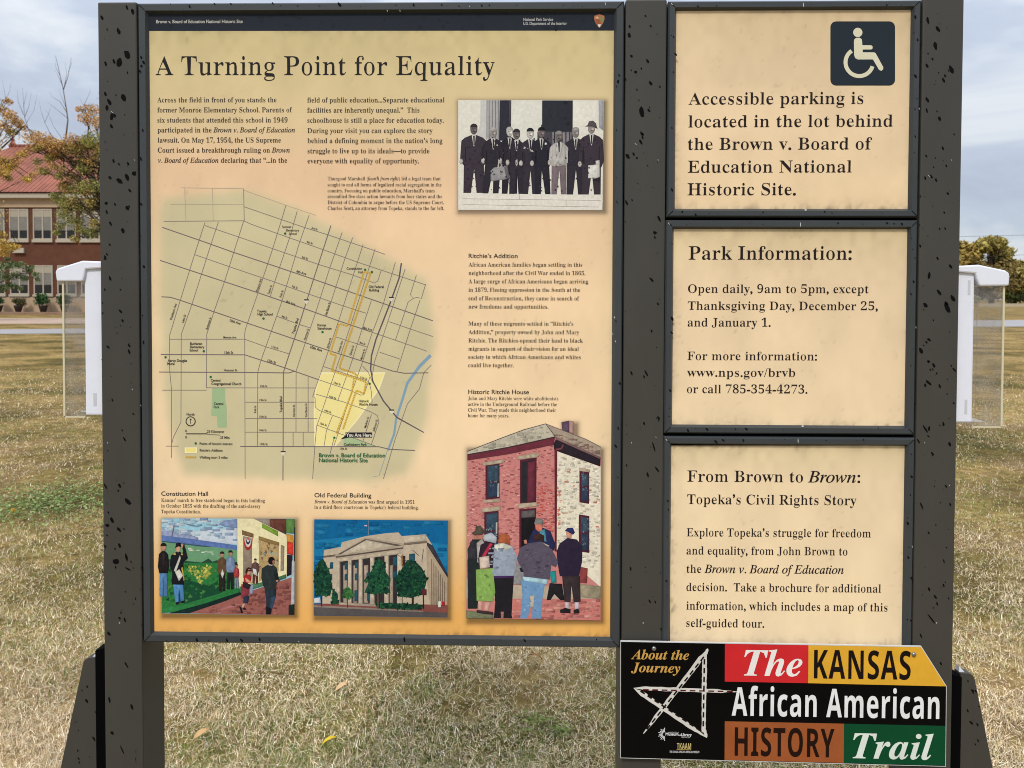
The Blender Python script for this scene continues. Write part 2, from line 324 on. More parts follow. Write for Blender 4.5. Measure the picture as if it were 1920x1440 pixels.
31,17,45,13,0,-13,-122,0,97,256,2,50,190,-8,-29,9,-12,25,-36,-24,-42,-9,-23,4,-18,12,-11,17,-4,21,8,30,24,24,42,21,59,20,0,38,-2,18,-7,12,-12,8,-17,2,-24,-4,
-8,-12,1,-5,6,-8,5,-10,2,-9,-3,-12,-7,-10,-11,-6,-13,-2,-14,2,-11,7,-6,11,-2,14,3,17,9,14,14,13,20,9,23,6,27,2,45,-5,30,-14,17,-25,5,-36,0,-121,2,-6,2,-3,5,
-1,5,1,7,4,6,-10,-26,-22,9,113,25,7,1,10,5,9,6,9,10,0,79,-45,-23,-15,-41,6,-28,0,98,269,2,26,32,-9,0,298,-1,19,-4,11,-7,5,-14,3,0,12,97,0,0,-131,28,22,34,7,
24,-4,22,-10,18,-18,14,-22,9,-28,3,-31,-4,-36,-11,-32,-17,-26,-22,-20,-27,-13,-31,-5,-33,8,-32,21,-38,-30,15,136,11,22,6,15,20,7,34,3,48,-3,40,-8,28,-14,16,
-21,6,-11,-2,-10,-6,-9,-9,-4,-12,0,-129,8,-30,0,99,219,1,36,116,-8,-27,4,-24,12,-21,18,-16,25,-10,28,-3,33,3,34,12,30,18,26,23,19,28,12,31,5,32,-4,24,-12,15,
-18,6,-21,-3,-13,-6,-10,-9,-6,-13,-2,-22,9,-8,26,1,15,-5,14,-16,5,-32,-20,-10,-61,4,-48,14,-35,22,-21,28,-7,26,6,24,19,10,-9,-43,-39,0,100,275,2,32,104,-8,
-25,4,-21,12,-18,18,-14,24,-9,28,-2,32,3,36,9,31,14,25,20,19,22,12,26,4,31,-7,26,-21,0,90,-2,13,-6,8,-11,5,-16,2,0,12,107,0,0,-283,1,-16,3,-10,7,-6,14,-3,0,
-13,-44,-4,-53,-12,0,37,-26,-27,17,128,21,11,2,11,8,10,11,6,15,0,123,-4,11,-8,10,-12,6,-12,2,-20,-6,-13,-17,-7,-30,-2,-42,2,-41,7,-29,12,-17,0,101,224,2,25,
115,-8,-28,4,-24,12,-20,18,-15,25,-10,31,-3,35,3,33,10,29,16,24,21,19,24,11,28,4,39,-7,29,-21,19,-35,7,-45,0,-5,-124,0,16,-70,46,-22,27,8,25,24,11,-10,-43,
-46,9,87,143,63,0,0,17,-2,27,-4,19,-9,11,-15,4,-25,-17,-8,-52,0,102,159,1,46,11,0,0,12,19,4,4,4,3,6,2,29,0,151,-27,0,0,25,27,0,0,32,6,35,18,26,29,17,38,5,28,
-4,21,-10,13,-16,4,-18,-2,-15,-6,-10,-10,-6,-11,-2,-12,1,-9,6,-6,8,-2,11,1,11,8,18,0,2,-3,6,-10,2,-13,-2,-7,-8,-3,-12,-1,-17,0,-60,42,0,0,-25,-42,0,0,-157,2,
-19,6,-11,11,-5,20,-2,0,-12,0,103,243,3,51,109,-105,-43,4,-30,10,-19,16,-6,19,10,22,30,15,-25,18,-8,24,3,17,11,15,18,14,26,13,-45,30,-15,46,4,22,10,19,15,16,
20,12,25,8,27,2,29,-3,28,-7,62,0,0,-27,-36,0,13,-23,4,-25,-3,-21,-8,-18,-14,-16,-18,-11,-21,-7,-42,-2,-5,1,-12,-2,-10,-6,-7,-8,-2,-9,8,-12,22,-4,26,0,35,-2,
27,-5,19,-8,13,-12,8,-17,2,-21,-8,-32,-24,-24,-40,-15,16,117,93,15,4,10,12,5,20,2,28,-2,29,-5,20,-10,11,-15,4,-15,-4,-10,-11,-5,-20,-2,-29,2,-28,5,-20,10,-12,
13,120,-87,57,10,19,28,-3,11,-7,7,-14,4,-19,1,-81,0,-13,-12,-4,-16,4,-12,12,-11,19,-7,0,104,284,1,42,14,0,0,12,12,2,8,5,4,9,1,14,0,255,-1,13,-4,10,-7,5,-13,3,
0,11,96,0,0,-140,32,28,39,10,49,-20,16,-59,0,-116,1,-14,4,-9,7,-5,13,-2,0,-12,-120,0,0,12,3,0,16,7,5,23,0,120,-1,17,-3,13,-8,8,-12,2,-22,-7,-19,-20,0,-133,1,
-14,4,-9,7,-5,12,-2,0,-12,0,105,148,2,16,75,270,-15,2,-12,8,-8,12,-2,15,2,15,8,12,12,8,15,3,15,-3,12,-8,8,-12,3,-15,-3,-15,-8,-12,-13,-8,19,14,0,0,12,12,2,8,
5,4,9,1,14,0,146,-1,15,-3,9,-7,5,-13,2,1,12,95,0,0,-189,1,-14,3,-8,7,-6,12,-2,0,-12,0,106,156,2,16,79,271,-15,2,-12,8,-8,12,-2,15,2,15,9,12,12,8,14,3,15,-3,
12,-8,8,-12,3,-15,-3,-14,-8,-12,-12,-9,34,27,-105,-19,2,-16,5,-14,9,-11,10,-6,13,-3,14,3,13,6,9,9,6,13,2,12,-1,10,-6,6,-9,3,-11,-2,-8,-10,-20,4,-7,11,-3,13,3,
8,10,3,15,1,19,0,226,-2,16,-4,10,-10,5,-16,2,0,12,103,0,0,-247,-7,-39,-18,-27,-29,-17,0,107,267,1,44,13,0,0,12,13,2,8,5,4,9,1,14,0,254,-1,15,-3,9,-7,5,-13,2,
1,12,94,0,0,-213,59,59,9,11,4,11,-7,9,-22,3,0,12,104,0,0,-12,-28,-7,-24,-18,-39,-38,92,-130,10,-11,12,-3,0,-12,-123,0,0,12,5,0,12,3,4,9,-1,6,-4,7,-52,73,-11,
-10,0,-58,1,-14,4,-8,7,-6,12,-2,0,-12,0,108,149,1,19,14,0,0,12,12,2,8,5,4,9,1,14,0,254,-1,14,-3,10,-7,5,-13,2,0,12,96,0,0,-297,1,-14,3,-8,7,-6,12,-2,0,-12,0,
109,413,1,66,14,0,0,12,12,2,8,5,4,9,1,14,0,147,-1,13,-4,9,-7,6,-13,2,0,12,95,0,0,-34,31,30,37,10,41,-11,21,-31,32,31,40,11,48,-20,16,-59,0,-116,1,-14,4,-9,7,
-5,12,-2,0,-12,-118,0,0,12,12,2,7,6,4,9,1,13,0,120,-1,17,-3,13,-8,8,-12,2,-21,-6,-18,-19,0,-135,1,-13,3,-9,7,-6,12,-2,0,-12,-116,0,0,12,11,2,8,6,3,9,2,13,0,
120,-2,17,-3,13,-7,7,-12,3,-22,-7,-18,-20,0,-133,1,-13,4,-9,6,-6,12,-2,0,-12,0,110,284,1,42,14,0,0,12,12,2,8,5,4,9,1,14,0,147,-1,13,-4,9,-7,6,-13,2,0,12,96,0,
0,-32,32,29,39,9,49,-20,16,-59,0,-116,1,-14,4,-9,7,-5,13,-2,0,-12,-120,0,0,12,3,0,16,7,5,23,0,120,-1,17,-3,13,-8,8,-12,2,-22,-7,-19,-20,0,-133,1,-14,4,-9,7,
-5,12,-2,0,-12,0,111,251,2,24,126,-8,-32,4,-27,13,-22,18,-17,25,-10,30,-4,33,4,33,10,30,17,25,22,18,27,12,31,4,31,-4,27,-11,22,-19,17,-24,10,-30,4,-34,-4,-34,
-10,-30,-17,-24,-22,-19,-27,-12,18,126,9,18,5,12,15,3,13,3,19,2,54,-3,54,-6,33,-12,15,-17,6,-19,-6,-11,-15,-7,-33,-2,-54,2,-54,3,-19,4,-13,12,-15,0,112,277,2,
38,13,-104,0,12,10,1,7,4,5,5,3,7,1,11,0,245,-1,19,-3,11,-8,5,-12,4,0,11,92,0,0,-35,27,31,38,11,24,-4,22,-12,18,-18,13,-24,9,-29,3,-32,-3,-35,-9,-30,-14,-26,
-18,-19,-23,-12,-25,-5,-33,8,-26,24,0,-67,1,-18,2,-12,4,-9,7,-6,23,-4,0,-12,13,146,21,19,6,13,17,8,30,2,41,-2,40,-6,30,-12,16,-20,6,-21,-8,-17,-24,0,-124,15,
-22,0,113,271,2,31,130,-104,0,12,18,3,11,4,6,9,2,14,0,84,-28,-22,-33,-7,-25,4,-22,11,-19,17,-13,23,-9,27,-3,32,4,36,11,32,17,26,22,20,27,12,31,5,33,-7,32,-21,
38,29,8,0,0,-301,1,-14,4,-9,8,-5,13,-2,0,-12,15,133,22,11,2,11,6,8,8,4,12,0,130,-9,30,-24,10,-22,-7,-14,-18,-8,-33,-3,-46,3,-42,7,-29,14,-17,0,114,214,1,42,
14,0,0,12,12,2,8,5,4,9,1,14,0,146,-1,15,-3,9,-8,5,-12,2,1,12,93,0,0,-43,14,21,16,15,18,10,17,3,18,-3,13,-8,8,-12,3,-16,-3,-13,-6,-10,-10,-7,-12,-2,-12,1,-8,5,
-6,6,-5,8,-6,6,-7,2,-11,-4,-9,-10,-8,-16,-2,-21,0,-101,2,-15,5,-8,11,-5,18,-2,0,-12,0,115,215,1,57,113,-8,-23,3,-25,10,-10,2,-11,-4,-6,-10,-11,0,0,86,13,0,9,
-29,16,-21,19,-13,21,-5,16,2,12,7,8,10,2,14,-7,19,-20,15,-36,19,-23,13,-16,16,-10,18,-3,20,5,29,15,24,25,15,32,6,30,-5,16,-5,3,0,2,-1,3,0,7,3,6,8,10,0,0,-73,
-12,0,-10,24,-14,17,-16,11,-19,4,-14,-2,-10,-6,-7,-9,-2,-11,2,-11,6,-9,9,-8,48,-24,22,-13,15,-15,9,-19,3,-23,-6,-33,-16,-24,-25,-16,0,116,170,1,25,92,-7,-26,
4,-17,11,-10,18,-3,27,0,155,-21,0,0,15,28,27,23,25,17,22,13,19,12,0,0,-85,47,0,0,-23,-47,0,0,-161,3,-9,6,-6,8,-2,16,6,13,20,12,-7,-30,-42,0,117,279,1,38,98,
-8,-30,6,-19,15,-11,25,-4,34,0,113,-1,15,-4,10,-7,7,-13,2,0,12,97,0,0,-176,1,-12,5,-9,8,-6,12,-1,21,5,17,17,0,136,-1,16,-4,10,-9,6,-15,2,0,12,100,0,0,-179,1,
-14,5,-9,8,-5,13,-2,0,-12,-45,-5,-53,-13,0,38,-14,-16,-17,-11,-20,-8,0,118,228,1,25,106,-8,-77,193,-7,14,-6,10,-7,7,-11,3,0,12,124,0,0,-12,-6,0,-15,-3,-5,-10,
0,-3,42,-112,38,97,4,15,-8,12,-20,4,0,12,75,0,0,-11,-12,-5,-8,-7,-7,-12,-81,-204,0,119,324,1,44,91,-8,-78,205,-8,15,-6,4,-7,3,0,12,111,0,0,-12,-14,-4,-3,-4,
-1,-9,2,-9,37,-98,33,80,-7,23,-9,17,-6,3,-10,2,0,11,116,0,0,-12,-16,-4,-5,-9,0,-3,1,-3,0,-3,29,-92,35,86,2,7,1,7,-1,6,-4,4,-7,3,-11,2,0,11,67,0,0,-11,-10,-3,
-6,-5,-5,-9,-84,-211,-12,0,-49,155,-62,-155,0,120,238,1,49,4,0,0,11,21,11,21,20,46,60,-60,94,-14,16,-15,7,0,12,123,0,0,-12,-16,-3,-5,-7,1,-6,5,-9,26,-41,30,
38,5,9,3,8,-2,5,-4,3,-7,2,-12,1,0,12,82,0,0,-10,-22,-11,-21,-21,-41,-52,73,-116,5,-5,5,-3,7,-1,0,-12,-122,0,0,12,9,1,8,2,4,3,1,5,-2,9,-33,53,-30,-39,-8,-12,
-2,-8,6,-11,16,-4,3,0,0,-11,0,121,224,1,55,39,-105,-17,3,-14,9,-10,13,-3,18,2,12,7,10,9,8,14,2,11,-1,10,-6,6,-8,2,-12,-1,-2,0,-6,2,-6,7,-2,9,4,12,14,6,10,10,
26,4,15,-82,201,-9,13,-2,4,-6,3,-10,2,0,12,125,0,0,-12,-12,-1,-8,-2,-4,-4,-1,-10,3,-11,39,-102,34,91,5,19,0,5,-2,7,-4,5,-8,2,-12,1,0,12,72,0,0,-12,-9,-3,-8,
-7,-13,-28,-72,-199,-13,-31,-12,-22,-12,-16,-13,-10,-15,-6,0,122,218,1,20,10,0,0,11,115,203,-29,0,-25,-3,-17,-9,-13,-16,-8,-25,-13,0,4,70,181,0,0,-14,-111,
-198,20,0,30,3,22,11,15,18,13,29,12,0,-6,-80,0,48,280,2,24,140,-5,-41,6,-31,17,-24,28,-15,37,-9,45,-3,52,3,51,9,45,15,36,24,28,31,16,42,6,39,-6,31,-16,23,-28,
16,-36,9,-45,4,-52,-4,-52,-9,-45,-16,-36,-23,-28,-32,-17,16,140,28,23,10,14,30,6,47,2,64,-2,64,-6,47,-14,30,-22,10,-24,-10,-13,-30,-7,-47,-2,-64,2,-64,7,-47,
13,-30,0,49,280,1,28,49,0,0,27,41,0,11,1,8,6,4,9,2,16,0,251,-35,-38,-15,-11,-15,-3,-11,2,-9,8,-7,11,-2,16,16,5,18,7,20,10,23,16,35,26,56,0,0,-300,1,-14,4,-10,
8,-6,13,-2,40,0,0,-27,0,50,280,1,46,18,0,0,52,74,75,27,30,20,26,14,23,9,23,5,23,2,25,-3,24,-8,17,-12,10,-16,4,-22,-6,-14,-16,-8,-27,-2,-38,-26,3,-21,8,-13,15,
-4,24,3,17,9,16,15,14,22,11,27,7,34,2,49,-6,36,-16,22,-27,7,-34,-2,-17,-4,-17,-9,-17,-12,-19,-17,-21,-22,-24,-113,-109,117,0,14,2,12,7,9,11,6,15,4,15,30,0,-3,
-105,0,51,280,1,71,122,-5,-35,2,-27,7,-20,9,-15,13,-8,14,-3,15,3,17,10,12,14,8,16,2,4,-28,12,-20,20,-12,25,-4,16,2,15,5,12,8,10,14,6,19,3,26,-5,26,-15,21,-25,
13,-33,5,-31,0,0,31,33,0,28,5,20,15,12,24,4,30,-3,24,-8,18,-13,12,-18,4,-16,-3,-11,-9,-8,-13,-5,-16,-2,-18,-1,-19,-27,3,-21,8,-13,14,-4,20,7,24,21,21,35,13,
47,5,48,-5,37,-16,23,-26,8,-34,-5,-31,-17,-26,-25,-20,-29,-13,20,-6,20,-8,19,-11,16,-16,10,-21,4,-26,-3,-28,-9,-23,-13,-19,-17,-14,-21,-11,-22,-7,-25,-5,0,52,
280,2,22,90,0,0,27,14,0,16,1,13,5,9,10,3,19,0,31,-138,0,0,31,142,233,69,0,0,-231,52,0,0,-33,-52,0,0,-31,3,-19,9,-10,13,-5,23,-1,0,-27,7,42,126,103,0,0,110,2,
50,2,24,-36,-67,-4,-5,0,53,280,1,54,123,-5,-34,2,-27,7,-19,10,-13,12,-7,14,-3,16,3,15,8,11,13,6,16,2,1,-14,4,-14,7,-13,11,-10,14,-7,18,-2,16,2,15,5,12,10,10,
15,6,21,3,27,-5,33,-13,23,-22,13,-28,5,-18,-1,-14,-2,-24,-6,-23,9,16,173,189,0,3,-91,-29,0,-4,17,-6,14,-7,4,-10,1,-104,0,-8,-92,24,5,31,2,52,-7,41,-20,26,-33,
9,-47,-3,-30,-9,-24,-13,-20,-18,-16,-20,-11,-22,-8,-23,-4,0,54,280,2,46,147,-5,-35,5,-30,13,-25,23,-19,33,-12,43,-3,53,2,40,6,37,11,34,16,29,19,24,25,18,29,
11,34,4,29,-2,23,-6,16,-9,12,-11,6,-13,3,-14,-4,-15,-10,-12,-18,-9,-28,-3,-1,15,-2,15,-4,14,-6,11,-9,7,-11,3,-27,-9,-20,-26,-14,-41,-7,-56,12,6,15,6,19,5,23,
1,41,-7,32,-20,20,-33,7,-43,-7,-49,-22,-38,-36,-26,16,148,28,17,5,13,15,9,25,3,38,-4,35,-9,24,-14,14,-19,5,-14,-2,-15,-6,-13,-8,-9,-8,4,-63,12,-42,18,-24,0,
55,280,1,11,83,0,133,303,-132,0,-20,-7,-9,-19,-3,-25,-30,0,3,105,238,0,0,-24,-138,-333,0,56,280,3,36,137,-5,-38,3,-31,10,-23,15,-17,20,-10,23,-3,25,5,29,15,
24,24,19,30,18,-27,18,-19,21,-12,24,-4,27,2,23,9,21,14,19,22,15,30,10,39,3,46,-6,33,-19,20,-28,7,-34,-5,-27,-13,-21,-22,-17,-27,-16,38,-22,26,-23,14,-26,5,
-28,-9,-42,-25,-32,-41,-19,18,151,211,16,11,11,14,6,17,2,22,-1,15,-4,13,-7,12,-9,10,-11,6,-14,2,-19,-4,-13,-12,-8,-18,-3,-22,4,-23,10,-17,17,-14,16,139,24,23,
4,18,13,11,20,4,25,-4,22,-13,19,-23,16,-33,18,-16,-13,-12,-15,-9,-20,-2,-24,3,-26,12,-21,18,-14,0,57,280,2,44,114,-5,-27,2,-21,6,-16,10,-10,12,-6,13,-2,14,1,
10,5,8,7,6,11,4,9,-21,12,-17,17,-12,22,-3,50,36,21,109,-13,-14,-16,-11,-19,-7,-23,-2,-40,6,-31,20,-21,33,-6,44,3,34,10,29,17,25,23,18,28,11,33,4,34,-4,31,-13,
25,-23,19,-32,12,-42,4,-54,-2,-40,-6,-37,-10,-34,-15,-30,-20,-24,-25,-18,-30,-12,14,137,174,16,2,14,7,11,10,9,14,-4,55,-11,38,-16,21,-21,8,-19,-6,-14,-16,-9,
-26,-3,-37,12,-53,1,66,327,3,27,-25,0,2,10,23,2,14,8,10,13,8,21,62,233,3,14,1,11,-2,11,-7,7,-11,4,-17,2,2,10,128,0,86,-19,29,-55,-22,-52,-63,-33,44,-30,15,
-49,-5,-31,-14,-26,-23,-22,-30,-16,-37,-10,-43,-3,17,144,193,47,5,35,16,20,26,7,35,-16,40,-47,14,-14,0,-10,-2,-6,-2,-4,-4,-6,-15,-10,-34,-18,-71,1,-5,4,-2,6,
-1,19,114,16,47,6,35,20,21,30,7,41,-5,29,-15,19,-25,12,-34,4,-23,-2,-7,-3,-3,-6,-30,-112,-2,-5,-2,-11,0,-5,2,-9,7,-5,11,-3,1,69,338,1,59,-25,0,2,10,23,2,14,7,
9,13,8,23,63,232,3,15,1,10,-2,11,-7,7,-11,4,-17,2,2,10,265,0,-15,-75,-8,0,-2,22,-4,15,-8,10,-13,7,-20,3,-28,1,-42,0,-23,-2,-7,-4,-4,-6,-4,-9,-31,-114,42,0,32,
2,22,9,14,15,10,23,10,0,-35,-123,-9,0,1,10,-1,24,-3,10,-5,6,-9,4,-12,2,-17,1,-44,0,-37,-137,0,-5,2,-9,7,-5,10,-3,52,0,33,1,28,6,23,10,21,15,18,20,16,25,10,0,
-36,-95,1,84,312,1,39,37,0,2,10,20,1,13,3,10,7,8,10,7,15,7,21,68,253,-4,6,-10,2,-13,0,-29,-2,-22,-4,-18,-9,-13,-12,-11,-17,-8,-22,-11,1,22,83,288,0,-16,-85,
-9,0,0,16,-3,23,-9,16,-19,9,-29,3,-21,0,-6,-1,-4,-2,-3,-4,-75,-274,-1,-15,2,-11,8,-6,13,-4,26,-1,-3,-10,1,98,254,2,32,61,-6,-27,3,-20,7,-13,11,-5,12,2,11,70,
271,1,16,-1,7,-4,4,-7,2,-19,1,2,9,16,1,14,2,46,12,5,-2,0,-3,-44,-171,39,36,43,13,28,-5,22,-15,14,-24,5,-30,-4,-30,-10,-30,-16,-28,-21,-26,-25,-22,-28,-17,-31,
-11,18,71,7,27,6,27,17,24,26,18,33,12,35,5,33,-4,23,-9,17,-14,10,-18,4,-24,-5,-21,-17,-18,-27,-14,-38,-24,-86,-1,-9,8,-17,1,114,167,1,28,-10,0,50,178,2,15,-2,
9,-5,6,-25,4,1,9,70,13,7,2,4,-2,1,-5,-26,-95,51,76,37,26,9,-2,7,-5,4,-8,2,-10,-2,-13,-6,-10,-9,-7,-11,-2,-8,1,-7,5,-5,6,-2,9,-56,-83,-40,-117,1,111,261,2,24,
79,-6,-34,6,-26,16,-16,26,-6,34,3,28,10,29,16,27,20,24,23,21,26,17,28,10,27,4,35,-6,26,-17,17,-26,6,-33,-3,-26,-8,-25,-13,-25,-16,-23,-20,-21,-22,-17,-36,-17,
20,84,9,20,3,20,12,17,17,16,23,14,25,10,27,6,27,3,26,-11,40,-32,14,-24,-6,-24,-18,-23,-27,-18,-35,-12,-39,-4,-36,2,-23,9,-17,13,-10,1,97,255,2,32,37,-6,-17,3,
-14,11,-8,17,-3,23,5,41,14,42,22,39,31,34,34,24,36,8,24,-7,12,-20,7,21,38,0,-46,-163,-5,-20,-2,-14,2,-5,7,-2,14,8,22,26,7,-6,-38,-45,-33,-15,-16,6,-5,17,4,25,
13,46,-28,-42,-25,-29,-26,-17,22,61,25,12,2,13,9,14,12,13,17,13,19,12,21,10,22,8,23,5,22,2,20,-6,23,-19,8,-24,-7,-22,-18,-20,-29,-17,-38,-7,-21,-4,-19,-3,-19,
-1,-17,5,-23,1,100,264,2,50,46,-6,-22,4,-17,12,-10,19,-4,26,3,25,8,27,12,28,17,27,19,25,22,21,17,12,18,9,17,5,17,2,24,-5,14,-12,24,98,0,8,-1,6,-4,5,-8,2,-18,
1,2,9,29,3,47,12,3,-2,2,-3,-1,-8,-1,-1,-78,-297,-1,-7,-2,-7,0,-5,3,-8,9,-2,17,9,25,28,8,-6,-22,-27,-18,-18,-17,-11,-17,-4,-20,7,-6,19,4,26,10,38,-26,-40,-25,
-28,-26,-16,24,68,21,13,2,14,9,14,14,14,18,13,20,12,22,10,23,8,23,5,21,2,20,-2,13,-5,10,-8,6,-10,2,-25,-6,-25,-18,-23,-29,-19,-38,-13,-41,-5,-34,2,-16,6,-11,
9,-8,1,119,332,1,40,36,-6,-4,161,-1,19,-6,26,-10,11,-15,4,-3,0,1,9,34,6,24,6,4,0,8,-27,4,-81,1,-60,105,168,8,0,19,-183,36,42,21,27,16,24,9,18,3,15,-3,6,-7,8,
-7,10,-3,11,2,9,4,7,7,4,9,2,9,-3,7,-6,5,-10,2,-13,-16,-49,-45,-68,-75,-93,-8,0,-18,171,-108,-171,1,110,271,1,48,166,-7,-11,2,-8,6,-5,8,-1,12,5,28,30,112,5,28,
-4,12,-9,4,-11,-3,-12,-6,-13,-10,-27,-28,-26,-35,-10,-17,-19,-45,-18,-61,-41,0,49,165,4,18,2,13,-2,8,-4,5,-9,2,-18,1,2,9,19,2,30,5,33,8,3,-4,-31,-100,37,45,
34,32,31,19,25,7,22,-7,7,-21,0,-10,-4,-20,-37,-129,-1,-11,2,-9,8,-3,17,11,22,32,8,-6,-37,-52,1,118,221,1,33,46,-6,-10,158,-6,35,-3,11,-11,11,-17,4,-4,0,2,10,
34,6,25,6,3,0,10,-24,7,-71,6,-96,40,43,31,40,19,31,7,20,-2,5,-16,18,-4,7,-1,7,1,8,5,7,8,5,9,1,10,-2,7,-6,5,-10,2,-13,-21,-59,-63,-82,-63,-70,1,117,271,1,53,
34,-6,-13,2,-10,7,-6,11,-2,14,3,23,3,16,29,103,1,7,2,7,0,7,1,7,-2,8,-5,5,-10,2,-15,1,2,9,17,2,60,11,4,-1,2,-3,0,-5,-49,-172,-2,-15,4,-12,11,-4,15,4,18,13,20,
19,20,26,19,30,18,35,15,39,11,40,39,0,-44,-161,-5,-21,-1,-13,2,-8,8,-3,18,10,23,28,7,-6,-38,-47,-38,-15,-19,7,-6,19,1,18,6,23,16,53,-37,-53,-32,-37,-31,-23,1,
99,222,1,45,74,-6,-31,6,-24,17,-15,28,-5,36,3,25,7,24,11,24,16,23,18,19,22,17,35,17,38,6,20,-3,16,-8,10,-12,4,-14,-2,-12,-5,-9,-8,-6,-10,-2,-17,5,-5,15,2,9,2,
5,5,5,1,3,2,2,0,2,-4,5,-13,2,-26,-6,-24,-15,-22,-25,-16,-31,-11,-34,-4,-32,3,-26,10,-20,15,-13,19,-4,39,11,40,33,8,-8,-52,-44,1,116,139,1,24,25,-6,-18,6,-6,
20,0,6,2,13,46,172,-34,0,1,10,45,22,40,49,12,0,-19,-65,42,0,-4,-16,-42,0,-41,-153,-3,-14,-1,-10,2,-8,7,-3,15,9,24,27,7,-8,-39,-43,1,105,132,2,16,91,293,-9,2,
-9,6,-6,8,-1,10,1,9,6,9,9,6,9,2,10,-2,8,-6,6,-9,2,-9,-2,-11,-5,-8,-9,-5,24,25,-6,-19,7,-6,21,5,29,40,146,-2,8,-6,5,-10,3,-14,1,2,9,46,6,25,5,6,2,4,-2,2,-4,-2,
-9,-49,-162,-4,-20,3,-11,8,-4,18,10,25,28,7,-7,-41,-46,1,102,148,1,52,-36,-114,-13,2,-10,6,-7,9,-2,10,5,17,13,5,13,-4,4,-12,0,-4,-4,-10,2,-4,4,-1,13,5,10,14,
10,26,8,36,43,230,-48,0,4,16,47,0,6,27,15,46,23,34,29,21,32,8,18,-3,14,-8,9,-11,3,-14,-6,-17,-18,-6,-14,5,-4,15,0,5,4,10,-1,4,-3,3,-5,2,-5,1,-25,-16,-17,-47,
-13,-59,59,0,-3,-16,-59,0,-20,-99,-13,-58,-12,-48,-13,-40,-12,-30,-28,-37,1,103,213,3,49,47,-114,-35,4,-28,12,-17,19,-6,23,17,40,49,34,-17,11,-5,14,2,9,9,10,
28,28,-27,24,-9,31,3,24,11,22,16,18,22,15,25,10,28,3,19,-2,22,-6,18,-7,11,-2,33,0,0,-22,-35,0,3,-11,1,-11,-4,-25,-10,-22,-17,-18,-21,-14,-24,-9,-27,-3,-10,0,
-11,1,-12,-11,-4,-10,10,-13,63,-24,26,-14,17,-18,5,-26,-4,-23,-11,-21,-17,-17,-24,-13,-29,-7,18,83,96,15,3,14,10,12,14,10,19,6,21,2,23,-2,16,-7,13,-10,7,-13,
3,-15,-3,-14,-10,-13,-14,-10,-19,-6,-21,-2,-22,8,-30,12,56,-99,56,14,19,40,-2,12,-7,10,-11,8,-13,8,-14,6,-45,15,-35,-29,-11,-33,16,-38,1,104,300,1,43,227,-5,
-19,3,-15,11,-9,15,-3,21,2,28,3,19,22,99,2,20,-6,22,-17,8,-29,-10,-29,-28,-24,-39,-13,-36,-27,-128,-46,0,65,309,4,27,-9,17,-26,6,-4,0,5,21,92,0,-29,-133,-6,
-21,-5,-21,6,0,43,51,49,17,40,-14,14,-42,-3,-22,-6,-33,-16,-73,-4,-27,0,-11,4,-18,14,-6,15,2,17,9,9,-14,-32,-22,1,109,410,1,70,305,-6,-19,8,-6,21,2,16,4,19,
30,105,5,27,-4,11,-11,4,-14,-4,-15,-9,-18,-16,-17,-20,-18,-25,-16,-29,-11,-24,-10,-24,-9,-27,-8,-27,-39,0,44,151,6,23,2,18,-4,9,-10,4,-10,-3,-13,-6,-14,-11,
-16,-14,-16,-17,-15,-21,-11,-18,-10,-19,-9,-21,-25,-75,-40,0,51,170,5,26,-2,8,-6,6,-25,4,2,9,32,3,45,10,4,-2,1,-7,-1,-2,0,-2,-28,-91,69,77,59,26,23,-7,7,-22,
-3,-26,-11,-43,64,74,58,24,22,-7,8,-23,-2,-17,-5,-22,-34,-123,0,-6,2,-8,7,-3,8,2,14,13,18,24,7,-8,-37,-47,1,115,185,1,58,58,-6,-19,1,-15,4,-11,4,-8,2,-8,-2,
-4,-6,-9,0,10,82,9,0,4,-31,11,-22,15,-14,20,-4,16,3,13,9,9,13,3,18,-4,18,-12,20,-16,20,-7,11,-8,10,-13,24,-3,11,-1,12,4,23,13,19,20,12,25,5,18,-2,14,-3,11,-5,
9,-1,8,2,4,7,8,0,-10,-74,-8,0,-16,47,-33,16,-11,-3,-10,-6,-6,-9,-2,-11,4,-18,14,-21,16,-20,14,-20,7,-12,5,-12,4,-13,2,-12,-3,-19,-7,-17,-12,-15,-15,-11,-18,
-8,2,65,312,2,25,-51,0,0,13,22,5,19,18,251,308,14,0,-12,-285,12,-34,34,-12,0,-13,-156,0,0,13,22,5,13,11,6,16,3,20,1,40,-106,0,-35,-45,-12,-18,-3,-7,-1,-5,8,
-12,24,-5,0,-13,3,89,125,90,0,5,119,2,98,240,2,31,57,-7,-16,1,-15,3,-14,6,-11,6,-7,7,-3,7,3,16,68,240,6,28,-2,7,-4,5,-7,3,-19,1,0,13,49,5,56,9,-45,-160,32,30,
35,11,21,-5,18,-13,11,-21,4,-27,-3,-27,-8,-28,-13,-27,-17,-25,-20,-23,-22,-18,-37,-18,23,68,11,13,3,14,7,12,12,12,16,10,17,9,20,8,21,9,41,1,18,-2,13,-4,9,-8,
6,-9,2,-18,-6,-15,-17,-7,-13,-7,-16,-7,-19,-22,-73,-4,-16,-1,-11,4,-11,2,111,235,2,24,72,-7,-32,5,-25,17,-17,25,-6,33,3,28,9,27,14,27,18,24,21,21,23,17,25,10,
26,4,34,-6,26,-16,16,-25,5,-33,-3,-27,-8,-27,-14,-27,-17,-24,-21,-22,-24,-16,-26,-11,23,77,10,11,3,12,10,10,14,10,18,9,21,8,22,7,23,5,22,3,19,1,17,-6,27,-19,
9,-11,-3,-12,-9,-11,-14,-10,-18,-9,-21,-8,-22,-11,-45,-3,-21,-1,-18,6,-26,2,117,266,1,43,35,-7,-29,9,-10,29,1,10,3,15,33,121,2,12,-6,11,-15,3,-4,0,-1,13,22,2,
